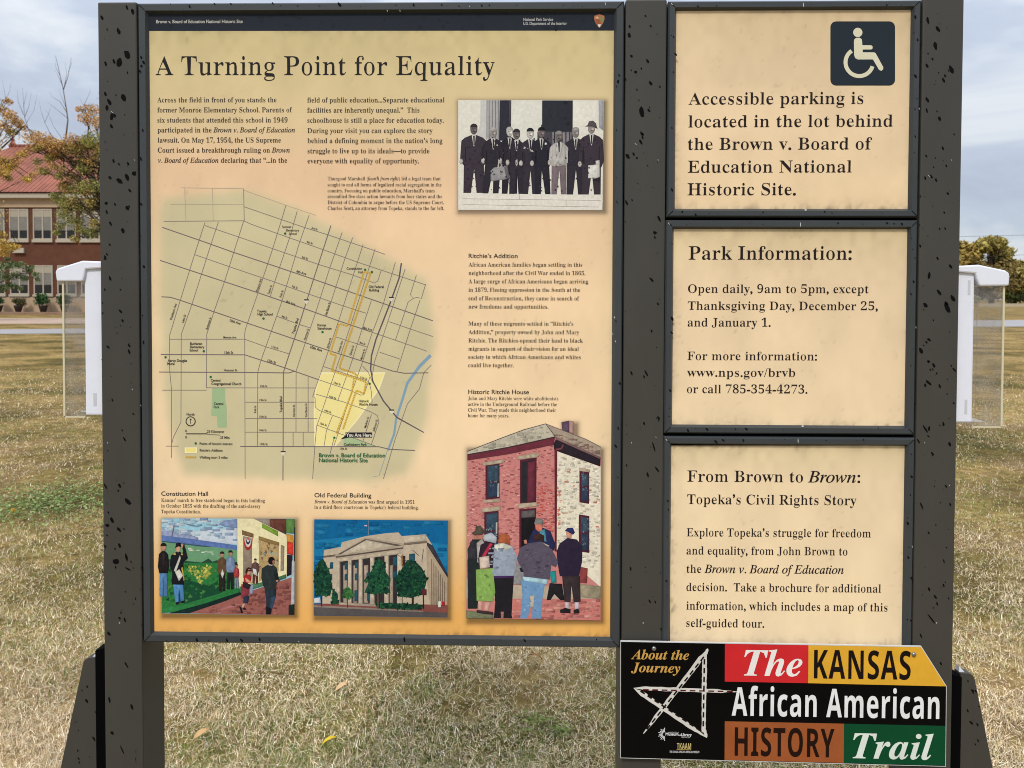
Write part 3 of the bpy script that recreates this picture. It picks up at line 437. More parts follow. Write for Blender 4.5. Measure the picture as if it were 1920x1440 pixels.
78,13,-52,-183,0,-8,2,-8,7,-2,27,13,31,42,29,62,23,77,59,0,-48,-181,0,-4,4,-6,4,0,6,2,12,11,15,22,11,-8,-21,-29,-19,-21,-19,-13,-20,-4,-14,2,-11,8,-7,11,-2,
16,2,14,7,33,-25,-38,-25,-25,-25,-16,2,116,138,1,26,23,-7,-26,9,-9,27,1,5,0,5,3,13,42,152,-24,0,0,17,49,28,41,47,21,0,-21,-72,39,0,-5,-20,-40,0,-40,-138,-4,
-24,2,-9,6,-2,15,10,23,30,11,-8,-21,-30,-20,-22,-21,-14,2,104,266,1,41,156,-7,-25,9,-8,29,1,13,12,42,26,79,3,11,1,8,-2,7,-7,3,-29,-14,-30,-42,-29,-64,-22,-74,
-61,0,80,297,1,9,-1,8,-4,5,-7,2,-19,1,0,14,21,1,25,3,58,10,-54,-203,26,37,25,26,25,15,26,6,28,-10,10,-28,-4,-27,-12,-39,-27,-82,2,-10,6,-3,15,10,22,31,11,-6,
-42,-56,2,101,201,2,31,65,-7,-30,5,-23,16,-15,25,-5,34,3,27,9,28,15,26,18,25,21,21,24,16,24,11,25,4,23,-4,17,-9,11,-15,4,-18,-8,-29,-24,-27,-40,-22,-55,-14,
-3,-14,0,-13,2,-17,7,-12,11,-8,15,-2,27,11,28,33,14,-9,-42,-52,14,62,109,23,7,20,12,16,14,13,16,7,18,3,18,-1,8,-4,7,-5,4,-6,1,-17,-7,-17,-19,-18,-34,2,74,222,
1,42,24,-52,-55,13,-18,39,2,13,7,12,11,7,14,3,13,-2,9,-5,6,-9,2,-10,0,-5,-1,-5,-4,-11,-5,-7,-1,-5,3,-6,9,-3,12,3,9,9,7,14,7,21,72,268,2,12,0,5,-2,11,-6,7,-11,
4,-16,3,0,12,156,0,0,-12,-14,-1,-12,-3,-9,-6,-6,-9,-6,-14,-6,-19,-65,-239,-15,-39,-21,-26,-30,-15,2,114,194,1,31,-11,0,46,169,4,20,-6,11,-15,3,-4,0,-1,13,46,
6,54,9,-28,-90,23,40,10,15,10,13,9,9,10,7,9,4,10,2,20,-9,7,-25,-2,-14,-6,-11,-9,-8,-12,-2,-14,4,-11,11,-5,3,-17,-13,-22,-37,-13,-27,-23,-65,-10,-38,2,110,266,
1,45,159,-7,-26,9,-8,29,1,13,11,42,27,79,3,11,1,8,-2,7,-7,3,-28,-13,-29,-39,-15,-29,-14,-33,-13,-38,-11,-42,-60,0,46,169,4,20,-6,11,-15,3,-4,0,-1,13,46,6,54,
9,-26,-87,27,39,25,27,25,15,27,6,28,-10,9,-28,-1,-10,-3,-15,-5,-19,-34,-106,2,-8,7,-3,7,2,7,7,19,26,11,-7,-21,-29,-19,-21,-19,-13,2,121,210,1,57,-22,-105,-16,
3,-12,6,-7,10,-3,12,3,11,6,9,9,6,11,2,11,-2,27,-13,8,-3,6,2,7,4,8,7,8,9,12,19,4,10,2,8,-6,48,-8,49,-10,47,-5,20,-12,36,-3,5,-8,5,-17,1,0,13,12,1,58,11,11,-11,
10,-31,26,-133,32,63,11,38,-4,11,-20,19,-4,13,2,12,7,10,9,6,13,3,13,-3,10,-6,6,-11,2,-14,-2,-14,-6,-20,-8,-23,-25,-56,-16,-29,-36,-59,-19,-27,-20,-24,-20,-20,
-20,-16,-19,-10,2,84,300,1,27,33,0,0,13,18,2,13,5,9,10,7,15,73,273,-8,0,-29,-5,-27,-14,-24,-22,-17,-31,-13,0,19,90,272,0,-15,-96,-14,0,-19,58,-46,20,-4,0,-75,
-278,0,-6,2,-10,6,-6,10,-3,17,-2,0,-13,2,97,250,2,33,40,-7,-22,5,-17,12,-11,20,-4,25,3,27,7,28,12,27,16,27,18,23,20,19,32,18,29,7,24,-9,13,-24,8,28,53,0,-51,
-184,2,-9,6,-3,15,9,19,26,11,-7,-38,-48,-38,-17,-24,8,-7,25,0,6,2,15,3,9,-19,-27,-19,-20,-21,-12,21,69,31,12,2,11,9,11,12,11,17,9,18,15,41,5,20,5,35,-5,18,
-15,6,-11,-3,-12,-10,-12,-14,-12,-19,-10,-21,-9,-23,-6,-18,-7,-29,0,-12,5,-22,2,105,145,2,16,98,277,-13,2,-10,7,-8,11,-2,13,2,12,8,11,10,7,13,3,13,-3,10,-7,8,
-11,2,-12,-2,-13,-8,-11,-10,-7,24,37,-6,-16,2,-11,8,-7,11,-2,16,0,7,4,19,3,8,30,111,2,13,-6,11,-15,3,-4,0,-1,13,27,3,71,12,-45,-167,-5,-23,3,-7,6,-2,14,8,21,
27,10,-7,-39,-49,2,108,129,1,28,30,-7,-16,2,-12,8,-7,11,-3,16,2,16,4,17,60,214,5,20,2,12,-6,10,-15,4,-5,0,0,12,52,7,45,8,-79,-292,-1,-7,-2,-6,0,-5,2,-7,6,-2,
15,8,21,27,10,-7,-20,-30,-19,-20,-19,-12,3,75,332,1,13,45,0,0,357,76,0,0,-163,14,21,112,142,84,0,-124,-158,125,-199,-86,0,-93,151,-32,-23,0,-128,3,65,345,2,8,
0,0,126,359,93,0,126,-359,-81,0,-26,85,-130,0,-26,-85,8,127,149,93,0,-30,92,-11,39,-4,12,-2,11,-15,-53,-6,-18,3,78,407,1,15,45,0,0,357,96,0,155,-267,1,0,-3,
74,0,193,68,0,0,-357,-96,0,-156,270,-2,0,2,-25,3,-77,0,-168,3,83,275,1,50,124,-5,-53,5,-48,16,0,71,26,-11,27,-9,27,-7,27,-2,24,2,16,8,9,12,3,16,-5,18,-15,14,
-23,13,-40,19,-28,17,-14,12,-12,13,-9,17,-7,19,-2,23,8,42,25,32,38,20,50,7,27,-2,26,-4,26,-8,27,-11,-24,-59,-44,16,-20,4,-20,1,-19,-2,-14,-8,-9,-11,-3,-15,4,
-17,13,-13,21,-12,55,-28,21,-14,17,-15,13,-18,8,-21,3,-26,-9,-43,-26,-33,-41,-21,3,72,383,1,12,45,0,0,357,76,0,0,-140,141,0,0,140,76,0,0,-357,-76,0,0,154,
-141,0,0,-154,3,73,195,1,12,16,0,0,43,44,20,0,231,-44,20,0,43,163,0,0,-43,-44,-20,0,-231,44,-20,0,-43,3,84,290,1,8,107,0,0,294,-97,0,0,63,270,0,0,-63,-97,0,0,
-294,3,79,398,2,24,199,-5,-53,6,-43,17,-33,28,-23,37,-13,45,-5,52,5,51,13,45,23,36,33,28,43,17,54,6,52,-6,43,-17,33,-28,23,-36,13,-45,5,-52,-5,-52,-13,-45,
-23,-36,-33,-28,-43,-17,16,199,59,42,8,28,24,15,38,6,50,-6,50,-15,39,-28,24,-41,8,-42,-8,-28,-24,-16,-39,-5,-50,5,-50,16,-38,28,-24,3,82,330,2,18,45,0,0,357,
104,0,63,-7,45,-19,26,-34,9,-47,-3,-23,-7,-20,-10,-17,-14,-14,-16,-11,-17,-9,105,-156,-84,0,-85,137,-40,0,0,-137,11,121,199,24,0,32,3,22,9,12,16,4,21,-4,22,
-13,14,-22,8,-32,3,-23,0,3,89,312,1,9,119,0,0,137,-119,220,82,0,74,-147,75,147,81,0,-118,-218,0,-139,3,102,194,1,27,51,0,0,217,-41,0,0,36,41,20,0,20,3,31,9,
23,14,17,19,11,24,6,28,2,20,-1,19,-3,29,-8,-19,-54,-29,6,-12,1,-14,-3,-9,-7,-6,-11,-1,-13,0,-17,64,0,0,-56,-64,0,0,-217,3,114,227,1,22,39,0,0,273,57,0,11,-46,
3,0,14,20,19,16,23,11,26,4,13,0,12,-2,-6,-70,-10,2,-7,0,-5,1,-19,-2,-17,-5,-16,-9,-13,-13,-8,-18,-2,-23,0,-139,3,105,153,2,16,77,307,-16,2,-13,6,-9,11,-3,18,
3,17,9,11,13,6,16,2,15,-2,13,-6,9,-11,3,-17,-3,-18,-9,-11,-13,-6,4,39,0,0,273,75,0,0,-273,3,99,257,1,33,150,-5,-54,8,-40,26,-25,43,-8,63,4,45,13,37,20,27,27,
19,32,11,38,4,26,-1,22,-4,20,-6,17,-7,-22,-58,-33,12,-15,3,-15,1,-44,-21,-14,-61,3,-36,12,-25,18,-15,25,-4,22,1,19,5,18,7,17,10,0,-63,-17,-10,-19,-6,-21,-4,3,
97,302,2,34,106,-5,-34,5,-27,16,-18,27,-6,39,8,37,23,27,38,16,53,7,48,1,0,12,-3,19,-9,13,-13,7,-18,3,-20,-2,-19,-4,-38,-14,-24,50,23,10,25,8,28,5,28,2,49,-6,
35,-18,22,-30,8,-43,0,-182,-52,0,-15,37,-2,0,-18,-19,-19,-13,-23,-8,14,134,50,22,3,18,11,12,17,5,23,0,23,-29,-1,-31,-4,-19,-9,-11,-14,-3,-18,2,-15,8,-9,11,-6,
3,110,329,1,25,39,0,0,273,57,0,10,-35,4,0,15,18,21,13,23,7,25,2,40,-6,31,-18,19,-31,7,-45,0,-178,-74,0,0,160,-3,25,-8,19,-14,11,-19,4,-29,-6,-18,-18,-9,-28,
-3,-39,0,-128,3,109,491,1,41,39,0,0,273,57,0,10,-35,4,0,15,18,19,13,22,7,24,2,27,-2,24,-8,18,-12,14,-18,6,0,15,18,20,13,22,7,24,2,40,-6,30,-18,18,-31,6,-45,0,
-178,-75,0,0,160,-10,44,-31,15,-25,-6,-17,-15,-9,-26,-3,-35,0,-137,-75,0,0,160,-10,44,-31,15,-26,-6,-17,-18,-9,-28,-2,-39,0,-128,3,101,296,2,31,163,-5,-39,4,
-34,11,-28,19,-21,28,-14,34,-4,44,4,43,12,36,19,28,26,20,31,12,37,4,50,-8,39,-24,25,-39,8,-53,0,-36,-176,0,5,-28,14,-21,21,-14,28,-4,25,1,23,4,22,6,23,10,0,
-57,-21,-9,-22,-6,-24,-4,9,100,168,104,0,-3,22,-10,19,-16,12,-23,4,-20,-3,-16,-11,-11,-18,3,77,472,1,22,45,0,0,357,103,0,85,-273,1,0,90,273,103,0,0,-357,-71,
0,0,187,2,42,0,21,2,30,-2,0,-92,-280,-70,0,-86,280,-2,0,4,-73,0,-21,1,-20,0,-166,
]
_p = 0; _raw = {}
while _p < len(LETTERS):
    _si, _ci, _ad, _nl = LETTERS[_p:_p + 4]; _p += 4; _lp = []
    for _ in range(_nl):
        _n = LETTERS[_p]; _lp.append(np.cumsum(np.array(LETTERS[_p + 1:_p + 1 + 2 * _n], float).reshape(_n, 2), axis=0) / 500.0); _p += 1 + 2 * _n
    _raw[('serif', 'ital', 'bi', 'bold')[_si], chr(_ci)] = (_lp, _ad / 500.0)
_bar = min(p[:, 0].min() for p in _loops('|'))
def _plain(c):
    both = _loops(c + '|'); q = max(range(len(both)), key=lambda i: both[i][:, 0].min())
    return ([p for p in _loops(c) if len(p) > 2] if c != ' ' else []), both[q][:, 0].min() - _bar
_pl = {c: _plain(c) for c in ' ABCDEFGHIJKLMNOPQRSTUVWXYZabcdefghijklmnopqrstuvwxyz0123456789/,.:-()\u2019\u201c\u201d\u2014'}
for _st, _src in (('serif', 'serif'), ('book', 'serif'), ('semi', 'serif'), ('ital', 'ital'), ('sital', 'ital'), ('bi', 'bi'), ('bold', None), ('cond', 'bold'), ('sans', None)):
    for _c in _pl:
        _g = _raw.get((_src, _c), _pl[_c]); make_glyph(_st, _c, *_g)
bpy.data.objects.remove(_fo)

class Print:
    """flat printed matter on the vertical plane y = Y: ONE mesh with a colour per vertex"""
    DY = 0.00013
    def __init__(s, Y): s.Y = Y; s.v = []; s.f = []; s.c = []; s.layer = 1; s.rec = []; s.tone = 0.0; s.rr = random.Random(77); s.nr = np.random.default_rng(78); s.grey = 0.0
    def y(s): return s.Y - s.layer * s.DY
    def raw(s, vs, fs, rgb):
        b = len(s.v); s.rec.append((s.layer, b, len(vs))); s.v += [tuple(map(float, q)) for q in vs]; cl = lin(rgb)
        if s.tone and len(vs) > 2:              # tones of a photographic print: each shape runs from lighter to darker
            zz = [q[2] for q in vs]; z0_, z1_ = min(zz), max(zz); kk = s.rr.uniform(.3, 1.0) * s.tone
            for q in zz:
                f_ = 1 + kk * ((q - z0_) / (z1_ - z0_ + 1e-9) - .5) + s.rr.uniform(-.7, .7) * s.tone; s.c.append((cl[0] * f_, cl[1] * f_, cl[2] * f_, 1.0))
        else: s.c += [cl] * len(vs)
        s.f += [[b + i for i in f] for f in fs]
    def modelled(s, pts, rgb):
        """one shape of a printed photograph, with the tones the print has: rounder towards its rim, mottled, lighter on one side"""
        n = len(pts); P = np.array(pts, float); u0, v0 = P.min(0); u1, v1 = P.max(0)
        ar = abs(0.5 * np.sum(P[:, 0] * np.roll(P[:, 1], -1) - np.roll(P[:, 0], -1) * P[:, 1]))
        if ar < 14 or n < 3: return False
        st = 2.0 if ar < 1500 else 3.5
        gu, gv = np.meshgrid(np.arange(u0 + st * .6, u1, st), np.arange(v0 + st * .6, v1, st)); q = np.stack([gu.ravel(), gv.ravel()], 1)
        q = q + s.nr.uniform(-.3, .3, q.shape) * st; q = q[inside(q[:, 0], q[:, 1], pts)] if len(q) else q
        def rim(Q):
            d = np.full(len(Q), 1e9)
            for i in range(n):
                a, b = P[i - 1], P[i]; e = b - a; t = np.clip(((Q - a) @ e) / (e @ e + 1e-9), 0, 1); d = np.minimum(d, np.linalg.norm(Q - a - t[:, None] * e, axis=1))
            return d
        q = q[rim(q) > .8] if len(q) else q
        vs, _, fs, *_ = delaunay_2d_cdt([Vector(p) for p in pts] + [Vector(p) for p in q], [(i, (i + 1) % n) for i in range(n)], [], 1, 1e-4)
        if not fs: return False
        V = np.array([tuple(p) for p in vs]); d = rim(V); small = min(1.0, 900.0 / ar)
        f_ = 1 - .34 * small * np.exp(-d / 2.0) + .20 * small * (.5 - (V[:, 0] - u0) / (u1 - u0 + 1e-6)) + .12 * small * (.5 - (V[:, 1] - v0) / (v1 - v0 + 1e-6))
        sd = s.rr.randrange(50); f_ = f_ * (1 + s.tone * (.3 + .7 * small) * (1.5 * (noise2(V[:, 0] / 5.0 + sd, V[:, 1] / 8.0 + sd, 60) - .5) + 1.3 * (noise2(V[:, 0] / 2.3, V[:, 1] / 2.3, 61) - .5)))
        cl = np.array(lin(rgb)[:3]); cl = cl * (1 - s.grey) + cl.mean() * s.grey; b = len(s.v); yy = s.y(); s.rec.append((s.layer, b, len(V))); s.v += [tuple(map(float, pt(a, c, yy))) for a, c in V]
        s.c += [(float(k[0]), float(k[1]), float(k[2]), 1.0) for k in np.clip(cl[None] * f_[:, None], 0, 1)]; s.f += [[b + i for i in f] for f in fs]; return True
    def poly(s, pts, rgb):
        if s.tone and s.modelled(pts, rgb): return
        vs = [pt(u, v, s.y()) for u, v in pts]
        if len(pts) in (3,):
            s.raw(vs, [(0, 1, 2)], rgb); return
        tr = tessellate_polygon([[Vector((q[0], q[2], 0)) for q in vs]])
        s.raw(vs, [tuple(t) for t in tr], rgb)
    def rect(s, u0, v0, u1, v1, rgb): s.poly([(u0, v0), (u1, v0), (u1, v1), (u0, v1)], rgb)
    def disc(s, u, v, a, b, rgb, n=14, t0=0.0, t1=2 * math.pi):
        s.poly([(u + a * math.cos(t0 + (t1 - t0) * i / n), v + b * math.sin(t0 + (t1 - t0) * i / n)) for i in range(n if t1 - t0 > 6.28 else n + 1)], rgb)
    def line(s, pts, wd, rgb, closed=False):
        P = [np.array(p, float) for p in pts]; n = len(P); lft, rgt = [], []
        for i in range(n):
            t = P[min(i + 1, n - 1)] - P[max(i - 1, 0)]; t = t / (np.linalg.norm(t) + 1e-9); q = np.array([-t[1], t[0]])
            wi = wd if not isinstance(wd, (list, tuple)) else wd[i]
            lft.append(P[i] + q * wi / 2); rgt.append(P[i] - q * wi / 2)
        vs = [pt(a[0], a[1], s.y()) for a in lft] + [pt(a[0], a[1], s.y()) for a in rgt]
        s.raw(vs, [(i, i + 1, n + i + 1, n + i) for i in range(n - 1)], rgb)
    def scatter(s, pts, n, sz, cols, asp=1.0, seed=1):
        """small flecks of colour inside an outline"""
        rr = random.Random(seed); us = [p[0] for p in pts]; vv = [p[1] for p in pts]; k = 0; tries = 0
        while k < n and tries < n * 20:
            tries += 1; u = rr.uniform(min(us), max(us)); v = rr.uniform(min(vv), max(vv)); ins = False
            for i in range(len(pts)):
                (x1, y1), (x2, y2) = pts[i], pts[i - 1]
                if (y1 > v) != (y2 > v) and u < (x2 - x1) * (v - y1) / (y2 - y1) + x1: ins = not ins
            if not ins: continue
            k += 1; q = sz * rr.uniform(.5, 1.3); c = rr.choice(cols)
            if asp >= 2:
                ua, ub_ = max(u - q * asp / 2, min(us)), min(u + q * asp / 2, max(us)); s.poly([(ua, v - q / 2), (ub_, v - q / 2), (ub_, v + q / 2), (ua, v + q / 2)], c)
            else:
                a = rr.uniform(0, 6.28); s.poly([(u + q * math.cos(a + j * 2.09 + rr.uniform(-.4, .4)), v + q * asp * math.sin(a + j * 2.09)) for j in range(3)], c)
    def text(s, segs, uL, uR, v, cap, rgb, vR=None, style=None):
        """one line of lettering from uL to uR on baseline v; segs: text or [(style, text), ...]"""
        if isinstance(segs, str): segs = [(style, segs)]
        if vR is None: vR = v
        Y = s.y(); A, B = pt(uL, v, Y), pt(uR, vR, Y)
        capm = pt((uL + uR) / 2, (v + vR) / 2 - cap, Y)[2] - pt((uL + uR) / 2, (v + vR) / 2, Y)[2]
        x = 0.0; items = []; x0, x1 = None, None
        for st, tx in segs:
            k = capm / capheight(st)
            for c in tx:
                vs, fs, adv = glyph(st, c)
                if len(vs):
                    q = vs * k + np.array([x, 0]); items.append((q, fs))
                    a0, a1 = q[:, 0].min(), q[:, 0].max()
                    x0 = a0 if x0 is None else min(x0, a0); x1 = a1 if x1 is None else max(x1, a1)
                x += adv * k + (.05 * capm if st == 'cond' else 0)
        sxx = (B[0] - A[0]) / (x1 - x0); dz = (B[2] - A[2]) / (B[0] - A[0]); dz *= 0.5
        for q, fs in items:
            X = A[0] + (q[:, 0] - x0) * sxx; Z = A[2] + q[:, 1] + (X - A[0]) * dz
            s.raw(np.stack([X, np.full(len(X), Y), Z], 1), fs, rgb)
    def text_at(s, tx, u, v, cap, rgb, ang=0.0, style='sans', xs=1.0, center=True):
        """short lettering centred on (u, v), turned by ang degrees"""
        Y = s.y(); A = pt(u, v, Y); capm = pt(u, v - cap, Y)[2] - A[2]; k = capm / capheight(style); x = 0.0; items = []
        for c in tx:
            vs, fs, adv = glyph(style, c)
            if len(vs): items.append((vs * k * np.array([xs, 1]) + np.array([x, -capm / 2]), fs))
            x += adv * k * xs
        ca, sa = math.cos(R(ang)), math.sin(R(ang))
        for q, fs in items:
            qx = q[:, 0] - (x / 2 if center else 0); X = A[0] + qx * ca - q[:, 1] * sa; Z = A[2] + qx * sa + q[:, 1] * ca
            s.raw(np.stack([X, np.full(len(X), Y), Z], 1), fs, rgb)
    def build(s, name, m, parent, label=None):
        # later inks lie over earlier ones: each shape a hair in front of the one before
        flat_ = any(q in name for q in ('lettering', 'text', 'caption', 'heading')); stp = min(2e-6, (1.5e-4 if flat_ else 8e-4) / max(len(s.rec), 1)); V = np.array(s.v)
        base = min(r[0] for r in s.rec)
        for k, (_, b, n) in enumerate(sorted(s.rec, key=lambda r: r[0])):
            V[b:b + n, 1] = s.Y - 6e-5 * base - k * stp
        me = bpy.data.meshes.new(name); me.from_pydata(V.tolist(), [], s.f)
        at = me.color_attributes.new('col', 'FLOAT_COLOR', 'POINT'); at.data.foreach_set('color', np.array(s.c, np.float32).ravel())
        # make every printed face look out of the board, towards the reader
        me.update()
        bm = bmesh.new(); bm.from_mesh(me)
        fl = [f for f in bm.faces if f.normal.y > 0]
        bmesh.ops.reverse_faces(bm, faces=fl); bm.to_mesh(me); bm.free(); me.update()
        o = link(name, me, parent, [m])
        if label: o['label'] = label
        return o
def Z(ou, ov, sc_):
    """reading of an enlarged detail: origin and magnification"""
    return lambda pts: [(ou + a / sc_, ov + b / sc_) for a, b in pts]

# ------------------------------------------------------------------ materials
M_POST = mat('dark_bronze_paint', (67, 65, 60), rough=0.45, noise=(6.0, (1, 1, .4)), noise_amt=.12, spec=.25)
M_FRAME = mat('charcoal_frame_paint', (60, 64, 66), rough=0.42, noise=(9.0,), noise_amt=.10, spec=.3)
M_BLACK = mat('black_gap', (6, 6, 7), rough=0.9, spec=.05)
M_SPOT = mat('black_splash', (12, 11, 11), rough=0.8, spec=.08)
M_PRINT = mat('printed_ink', attr=True, rough=0.5, noise=(14.0,), noise_amt=.05, spec=.10)
M_PHOTO = mat('photographic_print', attr=True, rough=0.5, noise=(160.0,), noise_amt=.10, spec=.10)
M_SHEET = mat('printed_sheet', attr=True, rough=0.42, noise=(11.0, (1, 1, .55)), noise_amt=.03, spec=.15)
M_PAINTED = mat('sign_face_vinyl', attr=True, rough=0.4, noise=(22.0,), noise_amt=.10, spec=.10)
M_WHITE = mat('white_plastic', (224, 227, 237), rough=0.35, noise=(30.0,), noise_amt=.03)
M_STEEL = mat('screw_steel', (150, 150, 150), rough=0.35, metal=.8)
# ------------------------------------------------------------------ the kiosk: posts, feet, rear boards
def xs(u_top, v_top, u_bot, v_bot, y=0.0):
    return (pt(u_top, v_top, y)[0] + pt(u_bot, v_bot, y)[0]) / 2
def zs(uL, vL, uR, vR, y=0.0):
    return (pt(uL, vL, y)[2] + pt(uR, vR, y)[2]) / 2
XL0, XL1 = xs(183.5, 4, 196, 1400), xs(255.4, 4, 267, 1200)
XC0, XC1 = xs(1174, 2, 1164.5, 1190), xs(1251, 2, 1241, 1190)
XR0, XR1 = xs(1730.5, 2, 1711.5, 1195), xs(1808, 2, 1786.5, 1250)
ZTOP = zs(220, 3.5, 1770, -4)
DEPTH = 0.093
def splashes(mb, u0, u1, v0, v1, Y, n, seed, big=()):
    """dried black splashes on a painted face"""
    rr = random.Random(seed); L_ = [(u, v, a, b, t) for u, v, a, b, t in big]
    for _ in range(n):
        v = rr.uniform(v0, v1); k = (v - v0) / max(v1 - v0, 1)
        ln = rr.choice([.9, 1.2, 1.6, 2.0, 2.6, 3.4, 5.2]) * rr.uniform(.6, 1.0); wd = min(ln * .55, rr.uniform(.8, 1.3) + ln * .22 * (1.1 - .5 * k))
        L_.append((rr.uniform(u0, u1), v, ln, wd, rr.uniform(45, 80)))
    mb.mi = 1
    for u, v, a, b, t in L_:
        m = 9; P = []
        for i in range(m):
            q = i * 2 * math.pi / m; ra = a * (1 + rr.uniform(-.22, .22)); rb = b * (1 + rr.uniform(-.25, .25))
            du, dv = ra * math.cos(q), rb * math.sin(q); c, s_ = math.cos(R(t)), math.sin(R(t))
            P.append((min(max(u + du * c - dv * s_, u0 - 3), u1 + 3), v + du * s_ + dv * c))
        vs = [pt(p[0], p[1], Y - 0.0005) for p in P]; mb.add(vs, [list(range(m))])
        vsb = mb.f[-1]
    mb.mi = 0

M_CHIP = mat('bare_metal_chip', (206, 206, 200), rough=.5)
def chips(mb, pts, Y=-.001):
    """small bare chips knocked out of the paint"""
    mb.mi = 2
    for u, v, a, b, t in pts:
        c, s_ = math.cos(R(t)), math.sin(R(t)); mb.add([pt(u + p * c - q * s_, v + p * s_ + q * c, Y - .0004) for p, q in ((-a, 0), (-a * .3, -b), (a, -b * .3), (a * .5, b), (-a * .4, b * .8))], [(0, 1, 2, 3, 4)])
    mb.mi = 0
kiosk = thing('kiosk_stand', (0, 0.046, 0), 'dark bronze three-post metal kiosk stand holding the park signs', 'kiosk')
bigL = [(238.5, 102.6, 8, 5, 60), (223.6, 117.5, 8, 5, 100), (198, 119.5, 5, 2.3, 80), (222, 58.5, 7, 3.2, 75), (231.5, 183, 7.5, 4.2, 65), (204.7, 191, 6, 3.4, 60),
        (200, 202, 5, 3, 85), (209.5, 218, 7, 3.5, 95), (215, 217, 4, 2.2, 80), (223.6, 339, 7, 4, 35), (237.6, 332, 7, 3.4, 70), (251, 325, 5, 4, 30), (239, 390, 5, 3.2, 70), (199, 381, 3, 3, 0),
        (206, 333, 4, 2.4, 40), (238, 14, 5, 2, 70), (249, 22, 6, 3, 75), (191, 33, 5, 2, 60), (230, 432, 5, 3, 75), (240, 941, 8, 3.5, 45), (210, 975, 5, 3, 70), (201, 985, 4, 3, 30), (223, 993, 5, 2.6, 45),
        (224, 910, 4.5, 2.6, 60), (198, 912, 6, 1.4, 60), (217, 1053, 6, 5, 20), (237, 1045, 7, 2, 75), (240, 1067, 6, 1.6, 30), (256, 1124, 4, 2.4, 55), (204, 1188, 4.5, 2.4, 60), (224, 1023, 5, 2.6, 75),
        (237, 1247, 7, 1.5, 60), (205, 1312, 6, 2, 78), (247, 1325, 5.5, 2, 72), (229, 1406, 9, 1.3, 65), (257, 1413, 8, 2, 72), (256, 1427, 8, 1.6, 80), (210, 1374, 3.6, 2.6, 60)]
bigR = [(1740, 38, 7, 2.2, 75), (1759, 54, 6, 3, 60), (1754, 86, 8, 3.4, 75), (1784, 130, 8, 3.6, 65), (1739, 187, 6, 2.4, 60), (1738, 207, 5, 1.6, 75), (1762, 222, 4.5, 2.4, 75), (1742, 517, 7, 2.6, 100), (1761, 548, 6, 2.6, 55),
        (1776, 577, 11, 4, 62), (1735, 572, 5, 3, 50), (1787, 560, 7, 3, 60), (1727, 658, 6.5, 3, 62), (1742, 718, 7, 2.4, 42), (1751, 685, 5, 2, 65), (1741, 678, 3.5, 2.6, 45), (1742, 637, 4, 2, 30), (1762, 724, 4.5, 1.6, 65),
        (1735, 804, 9, 1.6, 58), (1742, 803, 4.5, 2, 95), (1741, 818, 3, 1.4, 30), (1769, 795, 4.5, 2, 85), (1722, 827, 5, 1.6, 58), (1781, 833, 4.2, 2.2, 70), (1728, 948, 8, 1.4, 68), (1782, 946, 4, 1.4, 68), (1746, 1160, 11, 1.4, 52), (1764, 1244, 3.6, 1.8, 60), (1727, 1192, 4.5, 1.5, 65)]
bigC = [(1180, 66, 5, 3, 80), (1184, 105, 3, 2, 60), (1192, 135, 3, 3, 30), (1203, 210, 10, 4, 80), (1177, 293, 5, 3.4, 50), (1194, 296, 2, 2, 0), (1220, 156, 5, 2.6, 60), (1236, 410, 6, 2, 62), (1228, 436, 4, 3, 30), (1222, 525, 6, 2, 42), (1234, 570, 3, 1.5, 50), (1226, 838, 10, 1.4, 72), (1232, 880, 6, 1.6, 55), (1175, 380, 5, 2, 65), (1212, 700, 6, 1.8, 60)]
for (x0, x1, ub, big, sd_) in ((XL0, XL1, (188, 190, 252, 262), bigL, 1), (XC0, XC1, (1172, 1172, 1240, 1240), bigC, 2), (XR0, XR1, (1726, 1722, 1790, 1790), bigR, 3)):
    p = MB(); p.box(x0, x1, 0.0, DEPTH, -0.1, ZTOP, .003)
    splashes(p, ub[1], ub[2], 20, 1180, 0.0, 92 if sd_ != 2 else 66, sd_, big)
    chips(p, [(ub[1] + 20, 150 + 60 * sd_, 3.5, .4, 40), (ub[1] + 34, 1168, 1.4, 1.0, 0), (ub[1] + 58, 640 + 90 * sd_, 1.6, .5, 70), (ub[1] + 12, 830, 2, .4, 80), (ub[1] + 62, 300, 1.4, .5, 30)], 0.0)
    p.build('post', [M_POST, M_SPOT, M_CHIP], kiosk)
# rear boards close the bays, painted black as shade in the frame gaps
ZB_MAIN = zs(268, 1203, 1160, 1216); ZB_R = zs(1241, 1224, 1712, 1228)
b = MB(); b.box(XL1, XC0, .030, .045, ZB_MAIN + .004, ZTOP - .004); b.build('rear_board', M_BLACK, kiosk)
b = MB(); b.box(XC1, XR0, .030, .045, ZB_R + .004, ZTOP - .004); b.build('rear_board', M_BLACK, kiosk)
